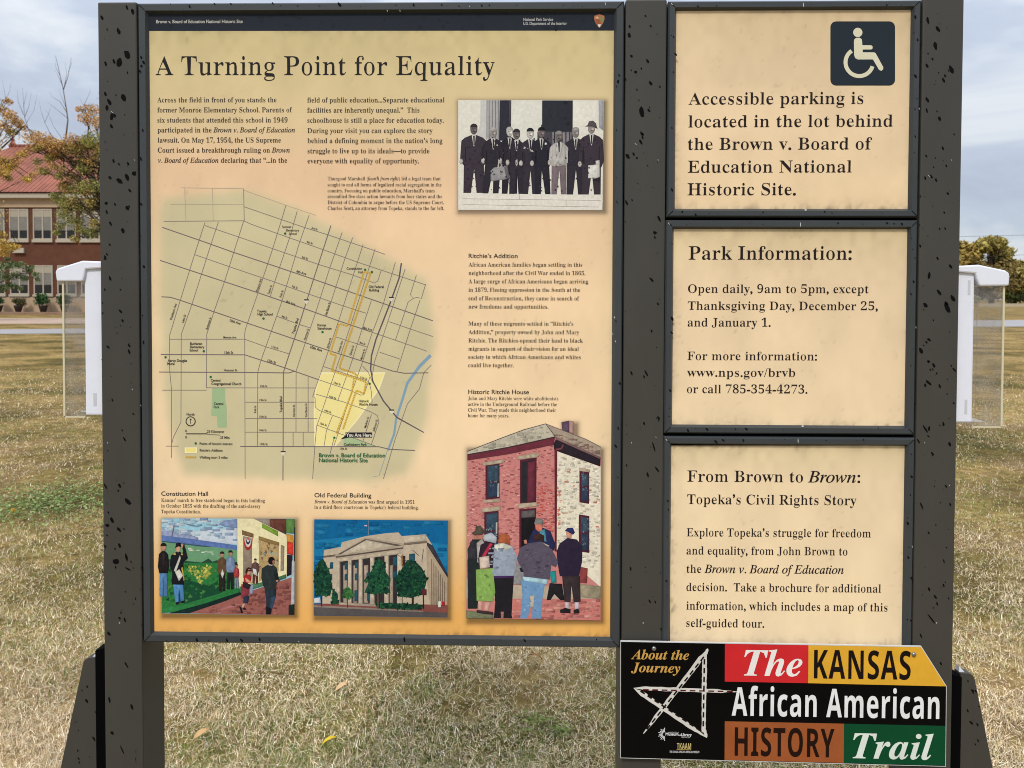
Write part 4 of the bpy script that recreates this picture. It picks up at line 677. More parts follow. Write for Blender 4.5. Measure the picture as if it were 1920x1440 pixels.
# flared foot plates outside the two outer posts
def foot(side):
    x_in = XL0 if side < 0 else XR1
    X = lambda u, v: pt(u, v, .055)
    if side < 0:
        top, xo, xt, strip = X(176, 1229)[2], X(118, 1440), X(162, 1236), (187, 196.5)
    else:
        top, xo, xt, strip = X(1806, 1258)[2], X(1857, 1440), X(1822, 1268), (1785.5, 1795)
    sl = (xo[0] - xt[0]) / (xo[2] - xt[2]); xb = xt[0] - sl * (xt[2] + .05)
    xg = pt(strip[0] if side < 0 else strip[1], 1300, .055)[0]
    r_ = .014 * side
    m = MB(); m.prism([(xg, -.05), (xb, -.05), (xt[0], xt[2]), (xt[0] - r_ * .25, top - .004), (xt[0] - r_ * .9, top), (xg, top)], .045, .067)
    splashes(m, 130 if side < 0 else 1798, 184 if side < 0 else 1836, 1262, 1430, .045, 16, 5 + side, [])
    o = m.build('foot_plate', [M_POST, M_SPOT], kiosk)
    s = MB(); zt = X(190, 1203 if side < 0 else 1232)[2]
    s.prism([(xg, -.05), (x_in, -.05), (x_in, zt), (xg, zt - .012)], .040, .072); s.build('foot_gap_shade', M_BLACK, kiosk)  # black bar stands in for the shaded gap beside the post
    c = MB(); c.prism([(xg + .012 * side, top - .001), (xg, top + .012), (xg, top - .001)], .050, .064); c.build('foot_wedge', M_WHITE, kiosk)  # small white wedge above the plate's inner corner
foot(-1); foot(1)

# ------------------------------------------------------------------ framed panels
def inside(U, V, P):
    r = np.zeros(np.shape(U), bool)
    for i in range(len(P)):
        (xa, ya), (xb, yb) = P[i], P[i - 1]
        if ya == yb: continue
        r ^= ((ya > V) != (yb > V)) & (U < (xb - xa) * (V - ya) / (yb - ya) + xa)
    return r
def rect_of(tl, tr, br, bl, y=0.0):
    return (pt(*tl, y)[0] + pt(*bl, y)[0]) / 2, (pt(*tr, y)[0] + pt(*br, y)[0]) / 2, (pt(*bl, y)[2] + pt(*br, y)[2]) / 2, (pt(*tl, y)[2] + pt(*tr, y)[2]) / 2
def frame_mb(x0, x1, z0, z1, face, inner, rec):
    """mitred moulding: outer side, small outer bevel, flat face, inner bevel down to the recessed sheet"""
    prof = [(0.0, .028), (0.0, .003), (.003, -.001), (face, -.001), (face + inner, rec), (face + inner, .028)]
    m = MB(); vs = []
    for ins, y in prof:
        vs += [(x0 + ins, y, z0 + ins), (x1 - ins, y, z0 + ins), (x1 - ins, y, z1 - ins), (x0 + ins, y, z1 - ins)]
    fs = []
    for k in range(len(prof) - 1):
        for i in range(4):
            j = (i + 1) % 4; fs.append((k * 4 + i, k * 4 + j, (k + 1) * 4 + j, (k + 1) * 4 + i))
    k = len(prof) - 1
    for i in range(4):
        j = (i + 1) % 4; fs.append((k * 4 + i, k * 4 + j, j, i))
    m.add(vs, fs)
    m.mi = 1; q = .0005                         # dark seams where the mitred corners meet
    for (xa, za, dx, dz) in ((x0, z0, 1, 1), (x1, z0, -1, 1), (x1, z1, -1, -1), (x0, z1, 1, -1)):
        w_ = face - .0005; P = [(xa + dx * (.003 + q), za + dz * (.003 - q)), (xa + dx * (w_ + q), za + dz * (w_ - q)), (xa + dx * (w_ - q), za + dz * (w_ + q)), (xa + dx * (.003 - q), za + dz * (.003 + q))]
        if dx * dz < 0: P = P[::-1]
        m.add([(p_[0], -.0013, p_[1]) for p_ in P], [(0, 1, 2, 3)])
    m.mi = 0
    return m
REC = .007
def sheet_obj(parent, u0, v0, u1, v1, colour, step=8.0, bleed=3):
    """the printed sheet as a fine grid, colour(U, V) -> rgb display values"""
    nu, nv = int((u1 - u0) / step) + 2, int((v1 - v0) / step) + 2
    U, V = np.meshgrid(np.linspace(u0 - bleed, u1 + bleed, nu), np.linspace(v0 - bleed, v1 + bleed, nv))
    c = np.clip(colour(U, V), 0, 255) / 255.0; c = np.where(c <= .04045, c / 12.92, ((c + .055) / 1.055) ** 2.4)
    vs = [pt(a, b_, REC) for a, b_ in zip(U.ravel(), V.ravel())]
    fs = [(j * nu + i + nu, j * nu + i + nu + 1, j * nu + i + 1, j * nu + i) for j in range(nv - 1) for i in range(nu - 1)]
    me = bpy.data.meshes.new('sheet'); me.from_pydata([tuple(map(float, q)) for q in vs], [], fs)
    at = me.color_attributes.new('col', 'FLOAT_COLOR', 'POINT')
    at.data.foreach_set('color', np.concatenate([c.reshape(-1, 3), np.ones((nu * nv, 1))], 1).astype(np.float32).ravel()); me.update()
    return link('sheet', me, parent, [M_SHEET])
def ramp(v, stops):
    xp = [s[0] for s in stops]; return np.stack([np.interp(v, xp, [s[1][k] for s in stops]) for k in range(3)], -1)
def grime(U, V, u0, v0, u1, v1, seed, amt=1.0):
    """stains: mottling near the head of the sheet, dirt gathered along its rim"""
    e = np.minimum(np.minimum(U - u0, u1 - U), np.minimum(V - v0, v1 - V))
    n1 = noise2(U / 13, V / 19, seed); n2 = noise2(U / 5, V / 6, seed + 1); n3 = noise2(U / 60, V / 70, seed + 2)
    rim = np.exp(-np.clip(e, 0, None) / 4.5) * (.10 + 1.5 * np.clip(n2 - .2, 0, 1) * n3 * 1.4); low = np.exp(-np.clip(v1 - V, 0, None) / 9.0) * np.clip(n2 * n1 * 2.2 - .25, 0, 1)
    head = np.exp(-np.clip(V - v0, 0, None) / 45.0) * np.clip(n1 - .35, 0, 1) * .28
    speck = np.clip(n2 - .86, 0, 1) * np.clip(n3 - .4, 0, 1) * 1.6
    return 1 - amt * (.11 * rim + .20 * low + .38 * head + speck + .05 * (n3 - .5) + .018 * (n1 - .5))[..., None]

# main panel
main = thing('information_panel', (pt(712, 700)[0], 0, ZB_MAIN), 'largest framed panel with street map, title and four photographs under a navy band', 'information panel')
x0, x1, z0, z1 = rect_of((257.5, 4), (1171.5, 3), (1162.5, 1217), (268.5, 1203))
f = frame_mb(x0, x1, z0, z1, .0150, .0045, REC)
splashes(f, 261, 269, 60, 1180, -.001, 22, 21, [(269, 117, 4, 2, 70), (265, 124, 3, 2, 60), (270, 500, 3, 2, 45), (274, 1193, 5, 1.4, 75)])
splashes(f, 300, 1140, 6, 12, -.001, 26, 22, []); splashes(f, 300, 1140, 1199, 1203, -.001, 14, 23, []); splashes(f, 1153, 1162, 60, 1150, -.001, 20, 24, [])
chips(f, [(726, 20, 2.2, .5, 80), (750, 20, 2.2, .5, 80), (1152, 595, 2.4, .8, 70), (1149, 626, 1.6, .7, 50), (1154, 640, 2.0, .9, 60), (1135, 7, 3, .5, 85), (560, 1203, 1.2, .5, 10), (880, 12, 1.6, .5, 80), (264, 760, 1.4, .5, 85)])
f.build('frame', [M_FRAME, M_SPOT, M_CHIP], main)
MAPP = [(300, 400), (305, 372), (460, 356), (560, 392), (700, 470), (802, 527), (815, 640), (806, 700), (800, 790), (765, 885), (690, 905), (345, 890), (312, 780), (300, 560)]
def blur(a, n):
    for _ in range(n):
        a = (a + np.roll(a, 1, 0) + np.roll(a, -1, 0) + np.roll(a, 1, 1) + np.roll(a, -1, 1)) / 5
    return a
def main_col(U, V):
    c = ramp(V, [(20, (196, 178, 128)), (60, (204, 186, 136)), (150, (212, 192, 145)), (240, (220, 195, 152)), (310, (229, 194, 156)), (450, (236, 204, 164)), (620, (239, 210, 169)), (900, (241, 212, 171)), (990, (238, 204, 156)), (1080, (233, 186, 124)), (1150, (232, 176, 100)), (1200, (232, 174, 94))])
    m = blur(inside(U, V, MAPP).astype(float), 9)[..., None]
    c = c * (1 - m) + np.array([202, 191, 152]) * m
    # the printed pale border along both sides
    e = np.minimum(U - 278, 1150 - U); k = np.exp(-np.clip(e, 0, None) / 14.0)[..., None] * .35 * np.clip((1000 - V) / 300, 0, 1)[..., None]
    c = c * (1 - k) + np.array([214, 196, 150]) * k
    # the soft drop shadow printed round each photograph, darkened into the sheet colour
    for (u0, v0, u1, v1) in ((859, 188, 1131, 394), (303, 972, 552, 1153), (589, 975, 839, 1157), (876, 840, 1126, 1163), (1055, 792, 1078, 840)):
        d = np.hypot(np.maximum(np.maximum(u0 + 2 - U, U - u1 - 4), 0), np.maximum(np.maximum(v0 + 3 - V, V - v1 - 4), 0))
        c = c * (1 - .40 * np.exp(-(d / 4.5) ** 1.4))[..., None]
    return c * grime(U, V, 279, 58, 1151, 1192, 40, .8)
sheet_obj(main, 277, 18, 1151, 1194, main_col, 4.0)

INK, INK2, INK3 = (36, 34, 36), (66, 58, 48), (76, 65, 54)
def P_(): return Print(REC - .0001)
hb = P_(); hb.poly([(274, 17), (1157, 16), (1156, 57.3), (276, 58)], (34, 40, 49))
hb.layer = 2
rr = random.Random(3)
for _ in range(40):
    u, v = rr.uniform(285, 1145), rr.uniform(24, 54); hb.disc(u, v, rr.uniform(2, 7), rr.uniform(1.5, 5), (30, 34, 42), 8)
hb.build('header_band', M_PRINT, main)
tx = P_(); tx.layer = 4
tx.text('Brown v. Board of Education National Historic Site', 292.5, 455, 43.4, 6.3, (182, 180, 172), style='bold'); tx.build('header_lettering', M_PRINT, main); tx = P_(); tx.layer = 4
tx.text('National Park Service', 981, 1037, 39, 5.6, (170, 170, 168), style='bold'); tx.text('U.S. Department of the Interior', 981, 1063, 46.6, 5.6, (170, 170, 168), style='bold')
tx.build('header_lettering', M_PRINT, main)
em = P_(); em.layer = 4
a = lambda pts: [(1114 + x * 19.5, 26.5 + y * 25.5) for x, y in pts]
em.poly(a([(.02, .12), (.3, .05), (.5, 0), (.72, .05), (.98, .12), (1, .35), (.88, .62), (.66, .9), (.52, 1.0), (.36, .9), (.13, .62), (0, .35)]), (176, 112, 78)); em.layer = 5
em.poly(a([(.10, .42), (.3, .30), (.55, .42), (.9, .36), (.80, .62), (.62, .84), (.5, .9), (.36, .82), (.18, .62)]), (150, 84, 56)); em.layer = 6
em.poly(a([(.60, .12), (.74, .16), (.86, .34), (.80, .62), (.66, .70), (.6, .45)]), (120, 132, 84)); em.poly(a([(.36, .74), (.66, .74), (.56, .92), (.5, .96), (.42, .9)]), (216, 216, 204)); em.poly(a([(.12, .26), (.3, .14), (.46, .3), (.3, .34)]), (214, 178, 148))
em.build('emblem', M_PRINT, main)
ti = P_(); ti.layer = 3
ti.text('A Turning Point for Equality', 291.5, 927.5, 140.8, 35.5, INK, vR=142.2, style='serif'); ti.build('title_lettering', M_PRINT, main)
I_ = lambda s: ('sital', s)
S_ = lambda s: ('book', s)
def block(lines, cap, rgb, name='text_block', lay=3):
    p = P_(); p.layer = lay
    for segs, uL, uR, v in lines:
        p.text([S_(segs)] if isinstance(segs, str) else segs, uL, uR, v, cap, rgb)
    return p.build(name, M_PRINT, main)
block([('Across the field in front of you stands the', 294.7, 518.3, 191.8), ('former Monroe Elementary School. Parents of', 295, 547.6, 210.6), ('six students that attended this school in 1949', 295, 539, 229.6),
       ([S_('participated in the '), I_('Brown v. Board of Education')], 295.2, 553, 248.2), ('lawsuit. On May 17, 1954, the US Supreme', 295.6, 526.5, 267.2),
       ([S_('Court issued a breakthrough ruling on '), I_('Brown')], 295.8, 543.3, 286), ([I_('v. Board of Education'), S_(' declaring that \u201c...in the')], 296.2, 538.2, 305)], 9.3, INK2)
block([('field of public education...Separate educational', 576, 833.4, 192), ('facilities are inherently unequal.\u201d  This', 576, 786.4, 211), ('schoolhouse is still a place for education today.', 576.2, 832, 230), ('During your visit you can explore the story', 576.4, 811, 249.4),
       ('behind a defining moment in the nation\u2019s long', 576.4, 829.5, 268.2), ('struggle to live up to its ideals\u2014to provide', 576.6, 805.2, 287.4), ('everyone with equality of opportunity.', 576.6, 785.6, 306.2)], 9.3, INK2)
block([([S_('Thurgood Marshall ('), I_('fourth from right'), S_(') led a legal team that')], 614.5, 826.2, 338), ('sought to end all forms of legalized racial segregation in the', 614.3, 827.8, 349.4), ('country. Focusing on public education, Marshall\u2019s team', 614.3, 815, 360.6),
       ('assembled five class action lawsuits from four states and the', 614.3, 829, 371.4), ('District of Columbia to argue before the US Supreme Court.', 614.3, 832, 382.6), ('Charles Scott, an attorney from Topeka, stands to the far left.', 614.3, 832.8, 393.6)], 6.6, INK3, 'caption')
def head(t, uL, uR, v, cap=8.3):
    p = P_(); p.layer = 3; p.text(t, uL, uR, v, cap, (44, 40, 38), style='sans'); p.build('heading', M_PRINT, main)
head('Ritchie\u2019s Addition', 878.6, 970.6, 483.8)
block([('African American families began settling in this', 878.6, 1091.7, 499.8), ('neighborhood after the Civil War ended in 1865.', 878.6, 1097.5, 515.6), ('A large surge of African Americans began arriving', 878.6, 1103.2, 531.2), ('in 1879. Fleeing oppression in the South at the', 878.5, 1088, 547),
       ('end of Reconstruction, they came in search of', 878.4, 1086, 563), ('new freedoms and opportunities.', 878.4, 1028.2, 578.4)], 7.6, (62, 50, 40))
block([('Many of these migrants settled in \u201cRitchie\u2019s', 878.4, 1074.8, 610.4), ('Addition,\u201d property owned by John and Mary', 878.3, 1086, 626.4),
       ('Ritchie. The Ritchies opened their land to black', 878.2, 1093, 642), ('migrants in support of their vision for an ideal', 878.2, 1085.2, 657.6), ('society in which African Americans and whites', 878, 1088.8, 673), ('could live together.', 877.9, 963.2, 688.4)], 7.6, (62, 50, 40))
head('Historic Ritchie House', 878, 991.8, 738.8)
block([('John and Mary Ritchie were white abolitionists', 877.5, 1046.8, 750), ('active in the Underground Railroad before the', 877.5, 1044.2, 761), ('Civil War. They made this neighborhood their', 877.5, 1042.6, 771.8), ('home for many years.', 877.3, 954.8, 782.2)], 6.5, INK3)
head('Constitution Hall', 302.2, 390, 929.4, 8.0); head('Old Federal Building', 589.4, 696.2, 932.4, 8.0)
block([('Kansas\u2019 march to free statehood began in this building', 302.2, 496.6, 941), ('in October 1855 with the drafting of the anti-slavery', 302.2, 488.2, 951.6), ('Topeka Constitution.', 302.2, 376.2, 962.2)], 6.5, INK3)
block([([I_('Brown v. Board of Education'), S_(' was first argued in 1951')], 589.4, 777.2, 943.7), ('in a third floor courtroom in Topeka\u2019s federal building.', 589.4, 784.8, 954)], 6.5, INK3)

# the street map
mp_ = P_(); mp_.layer = 1; A = Z(280, 330, 3.5556)
ROAD, ROADF = (128, 117, 116), (176, 163, 144)
def ln(pts, wd=2.0, c=ROAD): mp_.line(A(pts), [q * .8 for q in wd] if isinstance(wd, list) else wd * .72, c)
mp_.poly(A([(1140, 1308), (1575, 1308), (1535, 1420), (1392, 1625), (1242, 1804), (1100, 1804), (1095, 1560), (1105, 1420)]), (240, 228, 178)); mp_.layer = 2
mp_.poly(A([(1148, 1318), (1562, 1318), (1524, 1418), (1386, 1618), (1238, 1796), (1108, 1796), (1104, 1560), (1114, 1422)]), (236, 222, 150))
mp_.poly(A([(420, 1415), (505, 1415), (505, 1490), (515, 1540), (515, 1677), (455, 1677), (450, 1602), (412, 1597), (416, 1500)]), (158, 182, 138))
mp_.poly(A([(1300, 1738), (1345, 1738), (1450, 1785), (1505, 1802), (1290, 1800)]), (166, 186, 140))
mp_.layer = 3
ln([(1875, 1195), (1800, 1270), (1720, 1380), (1690, 1480), (1645, 1620), (1632, 1720), (1590, 1830)], [7.5, 7, 6, 5.5, 5, 5, 4.5], (128, 158, 180)); ln([(1588, 1826), (1530, 2000), (1490, 2003)], 1.2, (128, 150, 170))
mp_.layer = 4
for s in ([(235, 80), (243, 298)], [(420, 85), (425, 298)], [(210, 78), (628, 84)], [(140, 188), (628, 190)], [(632, 95), (910, 195), (1110, 262)]): ln(s, 1.4, ROADF)
for s in ([(95, 302), (628, 298)], [(628, 85), (632, 300)], [(632, 205), (1040, 345), (1200, 395), (1480, 490), (1570, 522)], [(632, 300), (680, 322), (1150, 488), (1390, 575), (1840, 725)], [(370, 330), (600, 408), (1130, 590), (1350, 658), (1440, 690), (1500, 714), (1522, 700), (1545, 630)],
          [(305, 525), (535, 605), (830, 705), (1100, 800), (1290, 865), (1445, 915)], [(850, 935), (965, 977)], [(1000, 990), (1070, 1012)], [(135, 1088), (635, 1088), (780, 1140), (930, 1185)], [(85, 1428), (380, 1428), (380, 1412), (1105, 1413)], [(1595, 970), (1740, 1020), (1890, 1070)],
          [(1535, 1175), (1670, 1220)], [(1235, 1070), (1450, 1140)], [(1160, 1270), (1390, 1345), (1460, 1370), (1465, 1385)], [(1125, 1357), (1340, 1430), (1410, 1462), (1432, 1455), (1470, 1340)], [(370, 310), (300, 525), (205, 830), (135, 1060), (132, 1190), (135, 1300), (147, 1420), (147, 1880)],
          [(460, 305), (410, 455), (285, 850), (212, 1055), (210, 1640), (160, 1740), (147, 1790)], [(628, 300), (500, 705), (430, 905), (382, 1055), (380, 1412)], [(910, 195), (880, 295), (820, 490), (720, 790), (640, 1020), (635, 1050), (638, 2020)], [(985, 235), (935, 410), (835, 705), (805, 805)],
          [(1065, 260), (1000, 445), (880, 845), (740, 1240), (722, 1310), (720, 1800)], [(1285, 375), (1200, 620), (1110, 905), (1040, 1110), (978, 1300), (977, 1705)], [(1355, 410), (1300, 560), (1180, 935)], [(1425, 455), (1340, 720), (1260, 970), (1130, 1350), (1105, 1420), (1088, 1472), (1105, 1478), (1106, 1540), (1130, 1562), (1295, 1622)],
          [(1505, 485), (1340, 1000), (1170, 1510), (1115, 1670), (1103, 1800), (1088, 2020)], [(1480, 830), (1440, 950), (1345, 1250), (1255, 1500)], [(1640, 575), (1560, 850), (1480, 1060), (1410, 1270), (1350, 1440), (1230, 1800)], [(1705, 620), (1560, 1060), (1500, 1240), (1485, 1340)], [(1420, 1265), (1460, 1310), (1490, 1380)],
          [(1780, 660), (1740, 790), (1760, 815), (1725, 840), (1640, 1095)], [(1842, 720), (1812, 820), (1790, 808), (1760, 815)], [(1805, 825), (1740, 1020), (1650, 1305)], [(638, 1508), (1105, 1508)], [(638, 1617), (1120, 1617)], [(638, 1708), (1105, 1708)], [(1058, 1340), (1058, 1705)], [(958, 1710), (958, 1800)], [(1025, 1710), (1025, 1800)],
          [(1110, 1455), (1200, 1480), (1290, 1505), (1470, 1570), (1520, 1596), (1530, 1640), (1480, 1790)], [(1115, 1660), (1290, 1725), (1370, 1750), (1510, 1802)], [(1220, 1600), (1180, 1700), (1165, 1800)], [(1480, 1590), (1425, 1765)], [(110, 1801), (195, 1801)], [(1880, 1260), (1830, 1310), (1800, 1420), (1720, 1520), (1640, 1750), (1560, 2020)],
          [(1480, 1040), (1700, 1115), (1850, 1168)], [(1205, 1850), (1232, 1745)], [(1485, 1510), (1480, 1440), (1470, 1390)]): ln(s, 1.7)
mp_.layer = 5
for s in ([(85, 342), (340, 430), (550, 505), (790, 585), (1100, 690), (1560, 850), (1890, 965)], [(70, 562), (350, 655), (730, 780), (1050, 890), (1260, 965), (1480, 1040)], [(80, 805), (140, 808), (210, 830), (430, 905), (650, 980), (960, 1085), (1200, 1165), (1280, 1190), (1500, 1260), (1620, 1300), (1700, 1315), (1860, 1312)],
          [(75, 1190), (635, 1192), (900, 1278), (1125, 1357)], [(65, 1307), (720, 1310), (930, 1313), (970, 1300)], [(1210, 330), (1090, 700), (1000, 985), (905, 1270), (893, 1310), (890, 2030)], [(605, 1803), (1530, 1805), (1600, 1822), (1770, 1830)]): ln(s, 2.3, (114, 102, 104))
ln([(1680, 580), (1665, 680), (1600, 860), (1510, 1090), (1480, 1200), (1475, 1290), (1490, 1370), (1560, 1500), (1650, 1610), (1830, 1710)], [3.2] * 9 + [2.2], (92, 84, 92))
mp_.layer = 6
def dotted(pts, c=(206, 160, 44)):
    P = [np.array(q, float) for q in A(pts)]
    for i in range(len(P) - 1):
        d = np.linalg.norm(P[i + 1] - P[i]); n = max(1, int(d / 3.0))
        for k in range(n):
            q0 = P[i] + (P[i + 1] - P[i]) * (k / n); q1 = P[i] + (P[i + 1] - P[i]) * ((k + .72) / n); mp_.line([q0, q1], 3.4, c)
dotted([(1430, 640), (1320, 1000), (1265, 985), (1205, 1185), (1245, 1195), (1215, 1300), (1365, 1345), (1350, 1440), (1245, 1720)])
dotted([(1430, 640), (1475, 645), (1340, 1050), (1265, 1280), (1380, 1320), (1370, 1345), (1445, 1375), (1430, 1450), (1380, 1430), (1290, 1690)])
mp_.layer = 7
for u, v in A([(905, 383), (760, 950), (1154, 1040), (362, 1168), (107, 1208), (408, 1340), (1438, 625), (1483, 640), (1468, 1385), (1233, 1745), (308, 1783)]): mp_.disc(u, v, 2.3, 2.3, (38, 104, 62), 10)
for u, v in A([(1047, 838), (1613, 822), (1615, 1573), (891, 1850)]):
    mp_.poly([(u - 4.2, v - 4), (u + 4.2, v - 4), (u + 4.2, v + 1), (u, v + 4.6), (u - 4.2, v + 1)], (216, 208, 184)); mp_.layer = 8; mp_.rect(u - 4.6, v - 4.6, u + 4.6, v - 2.2, (60, 56, 58)); mp_.layer = 7
mp_.poly(A([(235, 1810), (318, 1810), (318, 1848), (235, 1848)]), (242, 234, 196)); mp_.layer = 8; mp_.poly(A([(241, 1815), (312, 1815), (312, 1843), (241, 1843)]), (238, 222, 132))
dotted([(241, 1875), (314, 1875)])
mp_.line(A([(243, 1719), (385, 1719)]), 1.7, (50, 46, 44)); mp_.line(A([(385, 1722), (470, 1727)]), 1.3, (130, 120, 104))
c0 = A([(274, 1636)])[0]; mp_.disc(c0[0], c0[1], 9.4, 9.4, (48, 44, 42), 24); mp_.layer = 9; mp_.disc(c0[0], c0[1], 7.6, 7.6, (200, 190, 150), 24); mp_.layer = 10
mp_.line([(c0[0], c0[1] + 5), (c0[0], c0[1] - 4)], 1.2, (48, 44, 42)); mp_.poly([(c0[0] - 2.4, c0[1] - 2.4), (c0[0], c0[1] - 5.6), (c0[0] + 2.4, c0[1] - 2.4)], (48, 44, 42))
mp_.poly(A([(1306, 1710), (1484, 1710), (1484, 1744), (1330, 1744), (1272, 1756), (1308, 1730)]), (36, 34, 38))
for t, u, v, cap, ang, st in (
    ('Sumner', 915, 338, 4.6, 0, 'bold'), ('Elementary', 953, 361, 4.6, 0, 'bold'), ('School', 955, 384, 4.6, 0, 'bold'), ('Constitution', 1366, 616, 4.8, 0, 'bold'), ('Hall', 1407, 640, 4.8, 0, 'bold'), ('Old Federal', 1512, 738, 5, 0, 'bold'), ('Building', 1497, 760, 5, 0, 'bold'),
    ('Topeka', 748, 900, 5, 0, 'bold'), ('High School', 770, 921, 5, 0, 'bold'), ('Kansas', 1148, 993, 5, 0, 'bold'), ('Statehouse', 1167, 1015, 5, 0, 'bold'), ('Buchanan', 310, 1117, 5, 0, 'bold'), ('Elementary', 316, 1139, 5, 0, 'bold'), ('School', 295, 1161, 5, 0, 'bold'),
    ('Aaron Douglas', 186, 1230, 5, 0, 'bold'), ('Mural', 142, 1251, 5, 0, 'bold'), ('Central', 440, 1362, 5, 0, 'bold'), ('Congregational Church', 512, 1385, 5, 0, 'bold'), ('Central', 460, 1518, 5, 0, 'bold'), ('Park', 446, 1540, 5, 0, 'bold'), ('Historic', 1430, 1500, 5, 0, 'bold'), ('Ritchie House', 1460, 1522, 5, 0, 'bold'),
    ('Cushinberry Park', 1372, 1790, 5, 0, 'bold'), ('North', 273, 1589, 5, 0, 'sans'), ('0', 243, 1700, 4.6, 0, 'sans'), ('.25 Kilometer', 438, 1704, 5, 0, 'sans'), ('0', 243, 1742, 4.6, 0, 'sans'), ('.25 Mile', 500, 1744, 5, 0, 'sans'), ('Points of historic interest', 443, 1785, 5, 0, 'sans'), ('Ritchie\u2019s Addition', 410, 1829, 5, 0, 'sans'), ('Walking tour: 3 miles', 427, 1876, 5, 0, 'sans'),
    ('12th St', 527, 1177, 5, 0, 'sans'), ('12th St', 813, 1236, 5, -17, 'sans'), ('10th Ave', 570, 972, 5, -17, 'sans'), ('10th Ave', 1110, 1150, 5.4, -17, 'sans'), ('6th Ave', 1013, 643, 5, -17, 'sans'), ('8th Ave', 942, 845, 4.6, -17, 'sans'), ('7th St', 968, 740, 4, -17, 'sans'), ('8th Ave', 1455, 1018, 4.6, -15, 'sans'), ('9th St', 1420, 1115, 4, -15, 'sans'), ('9th St', 900, 940, 4, -17, 'sans'),
    ('11th St', 835, 1142, 4, -17, 'sans'), ('Munson Ave', 535, 1075, 4, 0, 'sans'), ('Huntoon St', 540, 1294, 4.4, 0, 'sans'), ('13th St', 760, 1400, 4, 0, 'sans'), ('14th St', 755, 1493, 4, 0, 'sans'), ('15th St', 755, 1604, 4, 0, 'sans'), ('16th St', 755, 1694, 4, 0, 'sans'), ('17th St', 760, 1787, 4.4, 0, 'sans'), ('17th St', 1292, 1818, 4, 0, 'sans'),
    ('Topeka Blvd', 972, 1000, 5, 72, 'sans'), ('Topeka Blvd', 876, 1523, 5, 90, 'sans'), ('Polk St', 704, 1555, 4, 90, 'sans'), ('Harrison St', 962, 1565, 4, 90, 'sans'), ('Van Buren St', 1043, 1562, 4, 90, 'sans'), ('Washburn Ave', 158, 905, 4.4, 72, 'sans'), ('Lane St', 228, 950, 4.4, 72, 'sans'), ('Buchanan St', 393, 982, 4, 72, 'sans'), ('Western Ave', 728, 728, 4, 72, 'sans'), ('Taylor St', 802, 757, 4, 72, 'sans'), ('Polk St', 880, 785, 4, 72, 'sans'),
    ('Van Buren St', 1187, 885, 4, 72, 'sans'), ('Harrison St', 1045, 1055, 4, 72, 'sans'), ('Jackson St', 1196, 1112, 4, 72, 'sans'), ('Kansas Ave', 1272, 1137, 4, 72, 'sans'), ('Quincy St', 1348, 1162, 4, 72, 'sans'), ('Monroe St', 1422, 1188, 4, 72, 'sans'), ('12th St', 1250, 1383, 4, -17, 'sans'), ('13th St', 1220, 1475, 4, -17, 'sans'), ('14th St', 1188, 1568, 4, -17, 'sans'), ('15th St', 1158, 1655, 4, -17, 'sans'), ('11th St', 1428, 1346, 4, -17, 'sans'),
    ('5th St', 1036, 545, 4, -17, 'sans'), ('4th St', 1068, 443, 4, -17, 'sans'), ('3rd St', 1100, 350, 4, -17, 'sans'), ('Madison St', 1447, 1642, 4, 74, 'sans'), ('Jefferson St', 1505, 1662, 4, 74, 'sans')):
    q = A([(u, v)])[0]; mp_.text_at(t, q[0], q[1], cap * .95, (66, 60, 54), ang, 'sans' if st == 'bold' and cap < 4.9 else st, .88)
q = A([(1397, 1727)])[0]; mp_.layer = 11; mp_.text_at('You Are Here', q[0], q[1], 6.2, (226, 222, 210), 0, 'bold', .92)
mp_.text('Brown v. Board of Education', 597.8, 722, 857, 7.4, (40, 106, 66), style='bold'); mp_.text('National Historic Site', 597.8, 689.2, 866.3, 7.4, (40, 106, 66), style='bold')
mp_.build('street_map', M_PRINT, main)
# ---- printed photographs on the main panel
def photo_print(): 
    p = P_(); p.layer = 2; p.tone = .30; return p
# men in suits on the court steps
p = photo_print(); p.tone = .16; p.grey = .5; G = Z(845, 170, 6.4)
def gp(pts, c): p.poly(G(pts), c)
gp([(90, 112), (1838, 112), (1820, 1432), (90, 1432)], (226, 219, 192)); p.layer = 3
gp([(360, 114), (590, 114), (585, 600), (300, 560), (355, 400)], (196, 196, 186)); gp([(430, 114), (590, 114), (585, 600), (430, 560)], (172, 170, 170))
p.layer = 4
for i in range(9): gp([(432 + i * 17, 116), (440 + i * 17, 116), (438 + i * 17, 590), (430 + i * 17, 590)], ((126, 122, 128), (190, 188, 184))[i % 2])
gp([(590, 114), (728, 114), (722, 600), (580, 600)], (44, 42, 62)); gp([(700, 114), (728, 114), (722, 400), (704, 400)], (82, 70, 86)); gp([(728, 114), (1096, 114), (1090, 620), (722, 620)], (222, 218, 194))
gp([(1098, 116), (1466, 116), (1464, 500), (1096, 500)], (40, 44, 60)); gp([(1466, 114), (1775, 114), (1775, 500), (1464, 560)], (228, 222, 196)); gp([(1776, 116), (1836, 116), (1832, 480), (1780, 440)], (158, 164, 172)); gp([(1040, 490), (1470, 490), (1470, 700), (1040, 700)], (70, 66, 78)); gp([(1220, 496), (1450, 496), (1450, 640), (1220, 640)], (140, 128, 136))
p.layer = 5
for i in range(5): gp([(1238 + i * 46, 496), (1252 + i * 46, 496), (1252 + i * 46, 640), (1238 + i * 46, 640)], (46, 42, 56))
for i in range(14): u = rr.uniform(1110, 1440); v = rr.uniform(130, 440); p.disc(*G([(u, v)])[0], rr.uniform(1, 5), rr.uniform(1, 4), rr.choice([(34, 38, 50), (48, 50, 66)]), 7)
gp([(90, 1236), (1826, 1246), (1820, 1432), (90, 1432)], (228, 218, 194)); p.layer = 6
